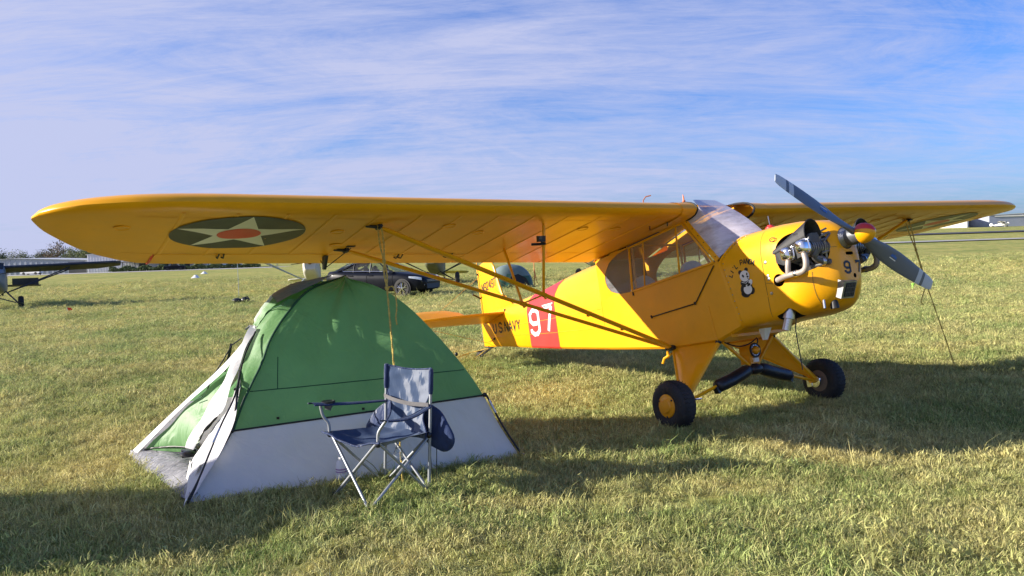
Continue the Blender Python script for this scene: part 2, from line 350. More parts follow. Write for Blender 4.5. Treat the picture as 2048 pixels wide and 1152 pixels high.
# ------------------------------------------------------------------ far buildings
SHED = mat('grey_corrugated_sheet', (.66, .66, .70), .55, .1, var=.07, vscale=.7)
ROOFM = mat('shed_roof_sheet', (.50, .52, .55), .5, .1, var=.06, vscale=.5)
WSH = mat('cream_sheet', (.84, .81, .73), .6, var=.05, vscale=.5)
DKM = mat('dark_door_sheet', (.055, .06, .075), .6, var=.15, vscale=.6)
GREYW = mat('grey_sheet_and_shaded_wall', (.36, .39, .47), .6, var=.08, vscale=.5)
ROOFD = mat('porch_roof', (.10, .095, .09), .8, var=.15)
def shed(name, label, x0, x1, y, depth, eave, ridge, wall_m, roof_m, ribs=0, gable_front=True):
    zb = gz((x0+x1)/2, y)-.4; e = empty(name, ((x0+x1)/2, y+depth/2, gz((x0+x1)/2, y)), label, 'hangar'); off = tuple(e.location)
    z0 = off[2]; xm = (x0+x1)/2
    mb = MB(); mb.prism([(x0, zb), (x1, zb), (x1, z0+eave), (xm, z0+ridge), (x0, z0+eave)], y, y+depth, 1); mb.build('wall', wall_m, e, off, smooth=0)
    for sgn in (0, 1):
        a, b_ = (x0-.3, xm) if sgn == 0 else (xm, x1+.3); mb = MB()
        za, zb2 = (z0+eave-.05, z0+ridge+.06) if sgn == 0 else (z0+ridge+.06, z0+eave-.05)
        mb.prism([(a, za), (b_, zb2), (b_, zb2+.12), (a, za+.12)], y-.35, y+depth+.35, 1); mb.build('roof', roof_m, e, off, smooth=0)
    if ribs:
        proto = None
        for i in range(ribs):
            x = x0+.25+(x1-x0-.5)*i/(ribs-1); zt = z0+eave+(ridge-eave)*(1-abs(x-xm)/((x1-x0)/2))-.1
            mb = MB(); mb.box((x, y-.045, (z0-.3+zt)/2), (.16, .09, zt-z0+.3)); mb.build('wall_rib', wall_m, e, off, smooth=0)
    return e, off, z0
e, off, z0 = shed('metal_hangar', 'large grey corrugated metal hangar with low gable roof behind the hedge', -118.5, -85, 231, 30, 5.0, 6.4, SHED, ROOFM, ribs=42)
mb = MB(); mb.tube([(-116.5, 236, z0+5), (-116.5, 236, z0+8.0)], .25, 8); mb.lathe([(0.02, 8.35), (.5, 8.0), (.5, 7.9), (.02, 7.9)], (-116.5, 236, z0)); mb.build('vent_pipe', STEEL, e, off)
mb = MB(); mb.prism([(228.2, z0+2.5), (231.2, z0+2.9), (231.2, z0+3.05), (228.2, z0+2.65)], -108, -83, 0); mb.build('porch_roof', ROOFD, e, off, smooth=0)
for i in range(8): mb = MB(); x = -107.5+i*3.4; mb.box((x, 228.4, z0+1.2), (.18, .18, 2.7)); mb.build('porch_post', ROOFD, e, off, smooth=0)
for i in range(3): mb = MB(); x = -103+i*6; mb.box((x, 230.93, z0+1.4), (2.2, .12, 1.5)); mb.build('window', DKM, e, off, smooth=0)
e, off, z0 = shed('metal_shed', 'long low pale metal shed left of the corrugated hangar', -165, -119.8, 236, 22, 3.6, 4.6, GREYW, ROOFM, ribs=30)
mb = MB(); mb.box((-124, 235.93, z0+1.6), (5, .14, 3.2)); mb.build('door', DKM, e, off, smooth=0)
# right hangar on the rise
e, off, z0 = shed('white_hangar', 'cream metal hangar with a wide dark open doorway beyond the runway', 147, 181, 306, 34, 4.4, 4.9, WSH, ROOFM); e.rotation_euler = (0, 0, R(-30)); e.location = (e.location.x-6, e.location.y-3, e.location.z)
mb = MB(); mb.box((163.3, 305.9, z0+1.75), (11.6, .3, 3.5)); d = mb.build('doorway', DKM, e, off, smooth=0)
for i in range(5): mb = MB(); mb.box((158.2+i*2.55, 305.66, z0+1.75), (.22, .16, 3.5)); mb.build('door_post', GREYW, d, None, smooth=0); 
for ch in d.children:
    ch.data.transform(Matrix.Translation(-Vector(off)))
mb = MB(); mb.box((152.5, 305.93, z0+2.1), (.25, .2, 4.1)); mb.build('wall_rib', GREYW, e, off, smooth=0)
mb = MB(); mb.prism([(174.2+.8*math.cos(a), z0+2.9+.8*math.sin(a)) for a in [i*math.pi/8 for i in range(16)]], 305.9, 305.75, 1); mb.build('emblem', GREYW, e, off, smooth=0)
e, off, z0 = shed('shaded_hangar', 'hangar side wall in painted grey shade at the right edge beyond the white hangar', 181, 216, 312, 30, 4.3, 4.7, GREYW, WSH)  # wall is coloured grey to stand in for its shade
mb = MB(); mb.box((198, 311.9, z0+3.9), (30, .3, .5)); mb.build('fascia', WSH, e, off, smooth=0)

# ------------------------------------------------------------------ far trees, hedge
def leafmat(name, col):
    m = bpy.data.materials.new(name); m.use_nodes = True; t = m.node_tree; b = t.nodes['Principled BSDF']; b.inputs['Roughness'].default_value = .8; b.inputs['Specular IOR Level'].default_value = .15
    a = t.nodes.new('ShaderNodeTexNoise'); a.inputs['Scale'].default_value = .7; a.inputs['Detail'].default_value = 4; c = t.nodes.new('ShaderNodeTexCoord'); t.links.new(c.outputs['Object'], a.inputs['Vector'])
    r_ = t.nodes.new('ShaderNodeValToRGB'); r_.color_ramp.elements[0].position = .3; r_.color_ramp.elements[1].position = .7
    r_.color_ramp.elements[0].color = (*[x*.6 for x in col], 1); r_.color_ramp.elements[1].color = (*[x*1.4 for x in col], 1); t.links.new(a.outputs[0], r_.inputs[0]); t.links.new(r_.outputs[0], b.inputs['Base Color']); return m
LEAF = [leafmat('leaf_dark', (.075, .095, .05)), leafmat('leaf_green', (.12, .15, .06)), leafmat('leaf_russet', (.17, .12, .08)), leafmat('leaf_pale', (.20, .22, .10))]
BARK = mat('bark', (.12, .095, .075), .9, var=.3)
def tree(x, y, h, wd, leaf, density, label, bare=False, grp='trees behind the metal hangar'):
    zb = gz(x, y); e = empty('tree', (x, y, zb), label, 'tree', group=grp); g = random.Random(int(x*13+y*7))
    mb = MB(); top = h*(.75 if not bare else .9)
    trunk = [(g.uniform(-.02, .02)*h*k, g.uniform(-.02, .02)*h*k, top*k-.2*(k == 0)) for k in (0, .3, .6, 1)]
    mb.tube(trunk, [h*.022, h*.017, h*.012, h*.004], 7)
    tips = []
    for i in range(26 if bare else 12):
        k = g.uniform(.28, .92); b0 = Vector(trunk[1]).lerp(Vector(trunk[3]), k); b0 = Vector((b0.x, b0.y, top*k))
        a = g.uniform(0, 6.28); ln = wd*.5*g.uniform(.6, 1.05)*(1.15-k*.6); tip = b0+Vector((math.cos(a)*ln, math.sin(a)*ln, ln*g.uniform(.35, .95)))
        mid = b0.lerp(tip, .5)+Vector((0, 0, -.05*ln)); mb.tube([b0, mid, tip], [h*.008, h*.005, h*.0018], 5, cap=False); tips.append(tip); tips.append(mid)
        if bare:
            for q in range(4):
                s0 = mid.lerp(tip, g.random()); a2 = g.uniform(0, 6.28); l2 = ln*.35; mb.tube([s0, s0+Vector((math.cos(a2)*l2, math.sin(a2)*l2, l2*.7))], [h*.003, h*.001], 4, cap=False)
    mb.build('trunk', BARK, e, None, smooth=60)
    mb = MB(); nl = int(density*1.8)
    lobes = [(Vector(tp), wd*g.uniform(.14, .26)) for tp in tips] + [(Vector((g.uniform(-.25, .25)*wd, g.uniform(-.25, .25)*wd, h*g.uniform(.4, .9))), wd*g.uniform(.2, .3)) for _ in range(6)]
    V = []; F = []
    for i in range(nl):
        c, rr = g.choice(lobes); d = Vector((g.gauss(0, 1), g.gauss(0, 1), g.gauss(0, 1))).normalized()*rr*g.random()**.4
        p = c+d; p.z = min(p.z, h); s = h*.020*g.uniform(.6, 1.4); n1 = Vector((g.gauss(0, 1), g.gauss(0, 1), g.gauss(0, 1))).normalized(); n2 = n1.orthogonal().normalized()
        o = len(V); V += [p+n1*s, p+n2*s*.7, p-n1*s, p-n2*s*.7]; F.append((o, o+1, o+2, o+3))
    mb.add(V, F); mb.build('crown', leaf, e, None, smooth=0, fix=False); return e
kinds = [('dark round-topped tree in the line behind the metal hangar', LEAF[0]), ('mid green tree in the line behind the metal hangar', LEAF[1]),
         ('russet autumn tree in the line behind the metal hangar', LEAF[2]), ('pale yellowish green tree in the line behind the metal hangar', LEAF[3])]
tg = random.Random(5)
rows = []
for i in range(34):
    px = -60+i*9.2+tg.uniform(-4, 4); D = 320+tg.uniform(-16, 26)
    hh = 8.2+2.2*S(60, 190, px)+tg.uniform(-1.2, 1.4); k = tg.choice([0, 1, 2, 2, 3]) if px < 110 else tg.choice([0, 1, 1, 3, 3])
    rows.append((px, D, hh, k))
ORD = ['leftmost', 'second', 'third', 'fourth', 'fifth', 'sixth', 'seventh', 'eighth', 'ninth', 'tenth', 'eleventh', 'twelfth', 'thirteenth', 'fourteenth', 'fifteenth', 'sixteenth', 'seventeenth', 'eighteenth', 'nineteenth', 'twentieth']
rows.sort(); cnt = [0]*4
for px, D, hh, k in rows:
    q = ORD[cnt[k]]; cnt[k] += 1
    tree((px-1024)/FPX*D, D, hh, hh*.85, kinds[k][1], 420, ('leftmost ' + kinds[k][0].replace(' in the line', '')) if q == 'leftmost' else q + ' ' + kinds[k][0].replace(' in the line', ' from the left'))
tree((118-1024)/FPX*300, 300, 11.6, 9.5, LEAF[2], 210, 'tall half bare tree standing above the line behind the hangar', bare=True)
tree((143-1024)/FPX*306, 306, 9.6, 5.0, LEAF[3], 300, 'slender pale tree right of the tall half bare tree', bare=True)
for i in range(7):
    px = 1780+i*14; tree((px-1024)/FPX*330, 330, 5.5+tg.uniform(-.5, .8), 5.0, kinds[i % 2][1], 380, '%s dark green tree from the left beside the cream hangar beyond the runway' % ORD[i].replace('leftmost', 'first'), grp='trees beside the cream hangar')
mb = MB(); V = []; F = []
for i in range(9000):
    x = tg.uniform(-190, 205); y = 700+tg.uniform(-12, 12); hh = 9+3*math.sin(x*.05)+2.2*math.sin(x*.17+1)+1.6*math.sin(x*.41); z = gz(x, y)-.5+hh*tg.random()**.8; p = Vector((x, y, z)); s = .75
    n1 = Vector((tg.gauss(0, 1), tg.gauss(0, 1), tg.gauss(0, 1))).normalized(); n2 = n1.orthogonal().normalized(); o = len(V); V += [p+n1*s, p+n2*s, p-n1*s, p-n2*s]; F.append((o, o+1, o+2, o+3))
mb.add(V, F); stuff(mb.build('distant_wood', LEAF[0], None, None, smooth=0, fix=False))
mb = MB(); V = []; F = []
for i in range(5200):
    x = tg.uniform(-110, -69); y = 226.2+tg.gauss(0, .55); z = gz(x, y)+1.6*tg.random()**.7*(.8+.25*math.sin(x*1.3)); p = Vector((x, y, z)); s = .2
    n1 = Vector((tg.gauss(0, 1), tg.gauss(0, 1), tg.gauss(0, 1))).normalized(); n2 = n1.orthogonal().normalized(); o = len(V); V += [p+n1*s, p+n2*s, p-n1*s, p-n2*s]; F.append((o, o+1, o+2, o+3))
mb.add(V, F); hed = mb.build('hedge', LEAF[1], None, None, smooth=0, fix=False); tag(hed, 'low green hedge along the front of the corrugated hangar', 'hedge')
# ------------------------------------------------------------------ the yellow aeroplane (body axes: x forward, y port, z up)
PX, PY, HEAD, ATT, PZ0 = 2.0542210, 7.1811504, -1.02741895, 0.20181997, 0.65962423
Mb = Matrix.Rotation(HEAD, 3, 'Z') @ Matrix.Rotation(-ATT, 3, 'Y')
Tb = Vector((PX, PY, PZ0)); base = Vector((2.085, 7.125, 0.0))
B0 = Mb.transposed() @ (base-Tb)                    # the root's place in body axes
def b2w(p): return Mb @ Vector(p) + Tb
plane = bpy.data.objects.new('light_airplane', None); COL.objects.link(plane); plane.matrix_world = Matrix.Translation(base) @ Mb.to_4x4()
tag(plane, 'large bright yellow high-wing tailwheel airplane with panda nose art and star roundels', 'airplane')
def part(mb, name, m, parent=None, smooth=40, fix=True): return mb.build(name, m, parent or plane, B0, smooth, fix)
def W(x): return .355 if x > -1.3 else max(.03, .355+(x+1.3)*(.355-.035)/(4.85-1.3))
ZB = [(-4.65, .478), (-3.79, .385), (-3.3, .313), (-2.64, .226), (-1.74, .116), (-.613, -.009), (-.012, -.018), (.279, .058)]
ZR = [(-4.65, .93), (-4.0, .925), (-3.6, .937), (-3.02, .97), (-2.42, 1.034), (-2.02, 1.055), (-1.75, 1.045), (-1.58, 1.005)]
ZL = [(-4.65, .80), (-3.0, .74), (-1.58, .72)]
def aft_sec(x, o=0.0):
    w_, zb, zr, zl = W(x)+o, interp(ZB, x)-o, interp(ZR, x)+o, interp(ZL, x)
    half = [(w_*.92, zb), (w_, zb+.02), (w_*1.012, zb+.5*(zl-zb)), (w_, zl), (w_*.86, zl+.38*(zr-zl)), (w_*.6, zl+.70*(zr-zl)), (w_*.22, zl+.95*(zr-zl)), (.0, zr)]
    L_ = [(x, -a, z) for a, z in half]; return L_+[(x, a, z) for a, z in half[-2::-1]]
xs = [-1.58, -1.8, -2.02, -2.3, -2.57, -2.92, -3.265, -3.5, -3.8, -4.05, -4.3, -4.5, -4.65]
mb = MB(); mb.loft([aft_sec(x) for x in xs], True, (False, True))
cab = [-1.58, -1.3, -1.0, -.613, -.3, -.012, .142]
def tub(x, top=None):
    w_, zb = W(x), interp(ZB, x); top = .603+max(0, x+1.034)*.045; return [(x, -w_, top), (x, -w_*1.002, (zb+top)/2), (x, -w_, zb+.02), (x, -w_*.94, zb), (x, w_*.94, zb), (x, w_, zb+.02), (x, w_*1.002, (zb+top)/2), (x, w_, top)]
def tub_end():
    g = lambda z: .142+(.64-z)*.238-.004 if z < .64 else .142
    return [(g(.65), -.355, .652), (g(.35), -.3557, .35), (g(.08), -.355, .08), (g(.06), -.334, .058), (g(.06), .334, .058), (g(.08), .355, .08), (g(.35), .3557, .35), (g(.65), .355, .652)]
mb.loft([tub(x) for x in cab[:-1]]+[tub_end()], False)
# fabric around the rounded rear window
TD = [(.602, -1.034), (.612, -1.229), (.635, -1.30), (.662, -1.373), (.715, -1.425), (.768, -1.447), (.805, -1.447), (.843, -1.436), (.90, -1.385), (.941, -1.331), (.975, -1.26), (1.004, -1.172), (1.022, -1.02)]
for sg in (-1, 1):
    V = []; 
    for z, x in TD: V += [(-1.582, sg*W(-1.58), z), ((x-1.582)/2, sg*W((x-1.582)/2), z), (x, sg*W(x), z)]
    V += [(-1.582, sg*W(-1.58), 1.012), (-1.3, sg*.355, 1.032), (-1.02, sg*.355, 1.045)]
    n = len(TD)+1; mb.add(V, [(i*3+j, i*3+j+1, i*3+j+4, i*3+j+3) for i in range(n-1) for j in range(2)])
    mb.add([(-1.02, sg*.355, 1.020), (-1.02, sg*.355, 1.045), (-.2, sg*.355, 1.095), (-.2, sg*.355, 1.068)], [(0, 1, 2, 3)])
fus = part(mb, 'fuselage', YELF, smooth=35)
FM = fus.data
# red band, a skin just proud of the fabric
mb = MB(); mb.loft([aft_sec(x, .003) for x in (-2.57, -2.75, -2.92, -3.1, -3.265)], True); part(mb, 'red_band', RED, smooth=35)
# longeron ridges that show through the fabric
for zf in (.36, .68):
    for sg in (-1, 1):
        mb = MB(); mb.tube([(x, sg*(W(x)*1.006+.001), interp(ZB, x)+zf*(interp(ZL, x)-interp(ZB, x))) for x in np.linspace(-1.6, -4.4, 9)], .004, 5); part(mb, 'stringer', YELF)
mb = MB()
for y in (-.30, .30): mb.tube([(x, y*W(x)/.355, interp(ZB, x)-.002) for x in np.linspace(.1, -4.5, 9)], .005, 5)
part(mb, 'lower_stringers', YELF)

# --- boot cowl (between windshield, firewall and engine cowling)
def se(x, w_, zt, zb, n, m=30, x_fn=None, nb=None):
    out = []; zc, hz = (zt+zb)/2, (zt-zb)/2
    for k in range(m):
        a = 2*math.pi*k/m+math.pi/2; c_, s_ = math.cos(a), math.sin(a)
        q_ = n if (s_ >= 0 or nb is None) else nb
        y = w_*math.copysign(abs(c_)**(2/q_), c_); z = zc+hz*math.copysign(abs(s_)**(2/q_), s_)
        out.append((x if x_fn is None else x_fn(y, z), y, z))
    return out
def sec_rear(y, z):
    if z > .64: return .142+(z-.64)/.2*.235
    return .142+(.64-z)*.238
mb = MB(); r0 = se(0, .356, .840, .054, 3.6, 48, sec_rear, 14); r1 = se(.605, .356, .836, .062, 3.5, 48, None, 10)
mb.loft([[tuple(np.array(a)*(1-t)+np.array(b_)*t) for a, b_ in zip(r0, r1)] for t in (0, .33, .66, 1)], True)
mb.add([(.142, -.355, .607), (.142, .355, .607), (.142, .35, .0), (.142, -.35, .0)], [(0, 1, 2, 3)])
boot = part(mb, 'boot_cowl', YEL, smooth=50)
mb = MB(); mb.loft([[(p[0]-.012, p[1]*1.012, .45+(p[2]-.45)*1.012) for p in r0], [(p[0]+.022, p[1]*1.010, .45+(p[2]-.45)*1.010) for p in r0]], True); part(mb, 'cowl_edge_strip', YEL, smooth=50)
# --- engine cowling and nose bowl
CW = [(.607, .358, .838, .060, 3.5, 10), (.72, .357, .832, .062, 3.4, 7.5), (.84, .350, .82, .070, 3.2, 5), (.93, .322, .803, .080, 3.0, 3.8), (1.0, .276, .787, .100, 2.8, 3.2), (1.05, .226, .765, .128, 2.7, 3), (1.09, .182, .738, .165, 2.5, 2.7), (1.12, .148, .71, .205, 2.3, 2.4), (1.135, .12, .69, .24, 2.2, 2.2), (1.14, .095, .67, .28, 2.2, 2.2)]
mb = MB(); mb.loft([se(*c[:5], m=48, nb=c[5]) for c in CW], True, (True, True)); cowl = part(mb, 'engine_cowling', [YEL, DARK], smooth=50)
def cut(target, cutter_mb, m):
    co = cutter_mb.build('cutter', m, plane, B0, smooth=0)
    md = target.modifiers.new('cut', 'BOOLEAN'); md.operation = 'DIFFERENCE'; md.object = co; md.solver = 'EXACT'; md.material_mode = 'TRANSFER'
    bpy.context.view_layer.update()
    dg = bpy.context.evaluated_depsgraph_get(); me = bpy.data.meshes.new_from_object(target.evaluated_get(dg)); target.modifiers.clear(); old = target.data; target.data = me
    me.name = target.name; bpy.data.objects.remove(co)
def rrect(cx, cz, a, b_, n=2.6, rot=0, m=40):
    out = []
    for k in range(m):
        g = 2*math.pi*k/m; c_, s_ = math.cos(g), math.sin(g); u = a*math.copysign(abs(c_)**(2/n), c_); v = b_*math.copysign(abs(s_)**(2/n), s_)
        out.append((cx+u*math.cos(rot)-v*math.sin(rot), cz+u*math.sin(rot)+v*math.cos(rot)))
    return out
for sg in (-1, 1):
    mb = MB(); mb.prism(rrect(.925, .555, .178, .165, 2.5, R(8)), sg*.13, sg*.6, 1); cut(cowl, mb, DARK)
    mb = MB(); mb.prism(rrect(.742, .372, .052, .050, 2), sg*.25, sg*.5, 1); cut(cowl, mb, DARK)
mb = MB(); mb.lathe([(.001, -.3), (.085, -.3), (.085, .3), (.001, .3)], (1.12, 0, .61), (1, 0, 0), 28); cut(cowl, mb, DARK)
mb = MB(); mb.prism(rrect(.735, .0, .085, .06, 2.2), -.34, -.20, 1); mb.v = [(x, y, z+.09) for x, y, z in mb.v]; cut(cowl, mb, DARK)
mb = MB(); mb.prism(rrect(.010, .492, .042, .0125, 5), .9, 1.5, 0); cut(cowl, mb, DARK)
mb = MB(); mb.prism(rrect(.028, .318, .017, .018, 2), .9, 1.5, 0); cut(cowl, mb, DARK)
cowl.data.polygons.foreach_set('use_smooth', [True]*len(cowl.data.polygons)); cowl.data.set_sharp_from_angle(angle=R(38))
def bvh_of(*obs):
    bm = bmesh.new()
    for o in obs: bm.from_mesh(o.data)
    t = BVHTree.FromBMesh(bm); bm.free(); return t
BV_SIDE = bvh_of(fus, boot, cowl)

# --- decals: outlines in a plane, laid on the skin by casting each vertex on it
def lay(tree_, u, v, direction, start, lift):
    """direction: 'side' casts along +y from starboard, 'front' along -x, 'under' along +z"""
    if direction == 'side': o, d = Vector((u, -start, v)), Vector((0, 1, 0))
    elif direction == 'front': o, d = Vector((start, u, v)), Vector((-1, 0, 0))
    else: o, d = Vector((u, v, start)), Vector((0, 0, 1))
    h = tree_.ray_cast(o-B0, d)
    if h[0] is None: return None
    return h[0]+B0-d*lift
def ribbon(paths, w_):
    """list of polylines -> quads in the plane with mitred corners, finely cut"""
    Q = []
    for P in paths:
        pts = [Vector((*P[0], 0))]
        for a, b_ in zip(P, P[1:]):
            a = Vector((*a, 0)); b_ = Vector((*b_, 0)); n = max(1, int((b_-a).length/(w_*1.2)))
            for k in range(1, n+1): pts.append(a.lerp(b_, k/n))
        closed = (pts[0]-pts[-1]).length < 1e-6
        lft, rgt = [], []
        for i, p in enumerate(pts):
            pa = pts[i-1] if i > 0 else (pts[-2] if closed else None); pb = pts[i+1] if i < len(pts)-1 else (pts[1] if closed else None)
            d1 = (p-pa).normalized() if pa is not None else (pb-p).normalized(); d2 = (pb-p).normalized() if pb is not None else d1
            n1 = Vector((-d1.y, d1.x, 0)); n2 = Vector((-d2.y, d2.x, 0)); mtr = (n1+n2).normalized(); k = min(2.0, 1/max(.4, mtr.dot(n1)))
            lft.append(p+mtr*w_/2*k); rgt.append(p-mtr*w_/2*k)
        for i in range(len(pts)-1): Q.append((lft[i], lft[i+1], rgt[i+1], rgt[i]))
    return [[(q.x, q.y) for q in f] for f in Q]
def fan(poly, rings=4):
    """filled outline -> quads by shrinking it to its centre"""
    cx = sum(p[0] for p in poly)/len(poly); cy = sum(p[1] for p in poly)/len(poly); Q = []; n = len(poly)
    for r_ in range(rings):
        a, b_ = 1-r_/rings, 1-(r_+1)/rings
        P = [(cx+(x-cx)*a, cy+(y-cy)*a) for x, y in poly]; I = [(cx+(x-cx)*b_, cy+(y-cy)*b_) for x, y in poly]
        for i in range(n):
            j = (i+1) % n
            Q.append([P[i], P[j], I[j], I[i]] if r_ < rings-1 else [P[i], P[j], I[i]])
    return Q
def decal(name, quads, m, tree_, direction='side', start=2.0, lift=.003, parent=None, xf=None, label=None):
    mb = MB()
    for q in quads:
        pts = [lay(tree_, *(xf(*p) if xf else p), direction, start, lift) for p in q]
        if any(p is None for p in pts): continue
        mb.add(pts, [tuple(range(len(pts)))])
    o = part(mb, name, m, parent, smooth=60)
    if label: o['label'] = label
    return o
# block lettering on a 1 x 1 cell
c_ = .24
GL = {'9': [[(1, .44), (.30, .44), (0, .58), (0, .86), (.30, 1), (.70, 1), (1, .86), (1, .14), (.70, 0), (.30, 0), (0, .14), (0, .24)]],
      '7': [[(0, .84), (0, 1), (1, 1), (.62, .45), (.36, 0)]], '2': [[(0, .76), (0, .84), (c_, 1), (1-c_, 1), (1, .82), (1, .65), (0, .12), (0, 0), (1, 0)]],
      '4': [[(.75, 0), (.75, 1), (0, .32), (1, .32)]], 'N': [[(0, 0), (0, 1), (1, 0), (1, 1)]],
      'U': [[(0, 1), (0, c_), (c_, 0), (1-c_, 0), (1, c_), (1, 1)]], 'S': [[(1, .78), (1, 1-c_*.7), (1-c_, 1), (c_, 1), (0, 1-c_*.7), (0, .64), (c_, .52), (1-c_, .48), (1, .36), (1, c_*.7), (1-c_, 0), (c_, 0), (0, c_*.7), (0, .22)]],
      'A': [[(0, 0), (.5, 1), (1, 0)], [(.2, .3), (.8, .3)]], 'V': [[(0, 1), (.5, 0), (1, 1)]], 'Y': [[(0, 1), (.5, .48), (1, 1)], [(.5, .48), (.5, 0)]],
      'P': [[(0, 0), (0, 1), (.75, 1), (1, .85), (1, .6), (.75, .45), (0, .45)]], 'D': [[(0, 0), (0, 1), (.6, 1), (1, .7), (1, .3), (.6, 0), (0, 0)]], 'L': [[(0, 1), (0, 0), (.9, 0)]], 'I': [[(.5, 0), (.5, 1)]],
      "'": [[(.5, .75), (.62, 1)]], '.': [[(.3, .06), (.62, .06)]]}
def text(s_, x0, z0, cw, ch, gap, sw, slope=0, shear=0, narrow={'.': .35, 'I': .35, "'": .4}):
    """quads of a word: cell width cw, height ch, stroke sw, baseline climbing by slope per metre"""
    out = []; x = x0
    for g in s_:
        wd = cw*narrow.get(g, 1)
        P = [[(x+u*wd+shear*v*ch, z0+v*ch+slope*(x+u*wd-x0)) for u, v in st] for st in GL.get(g, [])]
        out += ribbon(P, sw); x += wd+gap
    return out
decal('number_97', text('9', -3.19, .452, .205, .285, .1, .050, slope=-.03)+text('7', -2.84, .447, .195, .285, .1, .052, slope=-.03), WHITE, bvh_of(fus), lift=.006, label='white block 97 on the red band')
decal('navy_lettering', text('U.S.NAVY', -4.285, .612, .088, .118, .029, .025, slope=-.062), BLACKP, bvh_of(fus), label='black block U.S.NAVY lettering')
# front 9 | 7 on the nose bowl, cast from ahead
BV_COWL = bvh_of(cowl)
decal('nose_digit', text('9', -.075, .342, .060, .085, .05, .018), BLACKP, BV_COWL, 'front', 3.0, .003, label='black block 9 on the nose bowl'); decal('nose_digit', text('7', .065, .342, .05, .085, .05, .018), BLACKP, BV_COWL, 'front', 3.0, .003, label='black block 7 on the nose bowl')
# panda emblem and its arched name
def ellp(cx, cy, a, b_, rot=0, m=20): return [(cx+a*math.cos(g)*math.cos(rot)-b_*math.sin(g)*math.sin(rot), cy+a*math.cos(g)*math.sin(rot)+b_*math.sin(g)*math.cos(rot)) for g in [2*math.pi*k/m for k in range(m)]]
ex, ez, es = .405, .405, .0125        # emblem centre and scale (unit = es metres)
def ex_f(u, v): return (ex+u*es*1.25, ez+v*es)
blk = fan(ellp(0, -3.4, 4.3, 4.6))+fan(ellp(-2.6, 8.4, 1.35, 1.5))+fan(ellp(1.7, 9.3, 1.2, 1.4))+fan(ellp(-1.4, -6.3, 3.0, 2.2, R(-25)))+fan(ellp(3.6, -5.2, 1.5, 2.3, R(-20)))+fan(ellp(0, 1.2, 3.6, 2.4))
em = decal('panda_emblem', blk, BLACKP, BV_SIDE, lift=.003, xf=ex_f, label='painted black and white sitting panda')
wht = fan(ellp(.1, 5.4, 3.3, 3.7, R(10)))+fan(ellp(.8, -3.6, 2.9, 3.2))+fan(ellp(3.4, .6, 1.3, 1.8, R(-15)))+ribbon([[(-2.6, 1.9), (.2, .6), (2.6, 2.2)]], .35)
decal('panda_white_patches', wht, WHITE, BV_SIDE, lift=.0045, xf=ex_f, parent=em)
fce = fan(ellp(-.9, 5.6, .62, 1.1, R(25)))+fan(ellp(1.9, 6.3, .5, .95, R(-15)))+fan(ellp(2.1, 4.6, .75, .55))+fan(ellp(-1.5, -.6, 1.7, .95, R(-30)))+fan(ellp(2.0, -.8, 1.3, .8, R(30)))+ribbon([[(2.1, 4.2), (1.9, 3.4), (2.6, 3.0)]], .25)
decal('panda_face', fce, BLACKP, BV_SIDE, lift=.006, xf=ex_f, parent=em)
mb_q = []
word = "LI'L PANDA"; k_ = 0
for i, g in enumerate(word):
    if g == ' ': continue
    t_ = i/(len(word)-1); a_ = R(148-t_*92); cx_, cz_ = .415+.185*math.cos(a_), .415+.175*math.sin(a_)
    ro = a_-math.pi/2
    for q in ribbon([[((u-.5)*.025, (v-.5)*.040) for u, v in st] for st in GL[g]], .0075):
        mb_q.append([(cx_+u*math.cos(ro)-v*math.sin(ro), cz_+u*math.sin(ro)+v*math.cos(ro)) for u, v in q])
decal('emblem_name', mb_q, BLACKP, BV_SIDE, lift=.003, label="arched black lettering LI'L PANDA")
# seams, screws and fasteners on the cowl
def seam(pts, w_=.006, m=None, name='panel_seam', lift=.0022): decal(name, ribbon([pts], w_), m or YELD, BV_SIDE, lift=lift)
SEAM = mat('seam_shadow_line', (.30, .16, .02), .6, var=.2)
seam([(.606, .80), (.606, .60), (.608, .30), (.608, .10)], .006, SEAM)
seam([(.745, .315), (.700, .352), (.615, .372)], .004, SEAM)
seam([(1.0, .385), (.99, .25), (.985, .13)], .004, SEAM); seam([(1.085, .555), (1.15, .545)], .004, SEAM)
def disc(mb, p, n, r_, h=.004, m=10): mb.lathe([(r_, 0), (r_, h), (r_*.5, h*1.3), (.0005, h*1.3)], p, n, m)
def on_side(x, z): return lay(BV_SIDE, x, z, 'side', 2.0, 0)
for x, z in [(.640, .535), (.645, .425), (.652, .285), (.648, .40)]:
    mb = MB(); p = on_side(x, z); disc(mb, p, (0, -1, 0), .013, .005); o = part(mb, 'cowl_fastener', STEEL)
mb = MB()
for i in range(11):
    t_ = i/10; x, z = .175+.105*t_, .62-.55*t_; p = on_side(x+.012, z); 
    if p: disc(mb, p, (0, -1, 0), .005, .003, 8)
for i in range(9):
    t_ = i/8; x, z = .18+.2*t_, .66+.15*t_; p = on_side(x, z)
    if p: disc(mb, p, (-.2, -1, .3), .005, .003, 8)
part(mb, 'screws', STEEL)
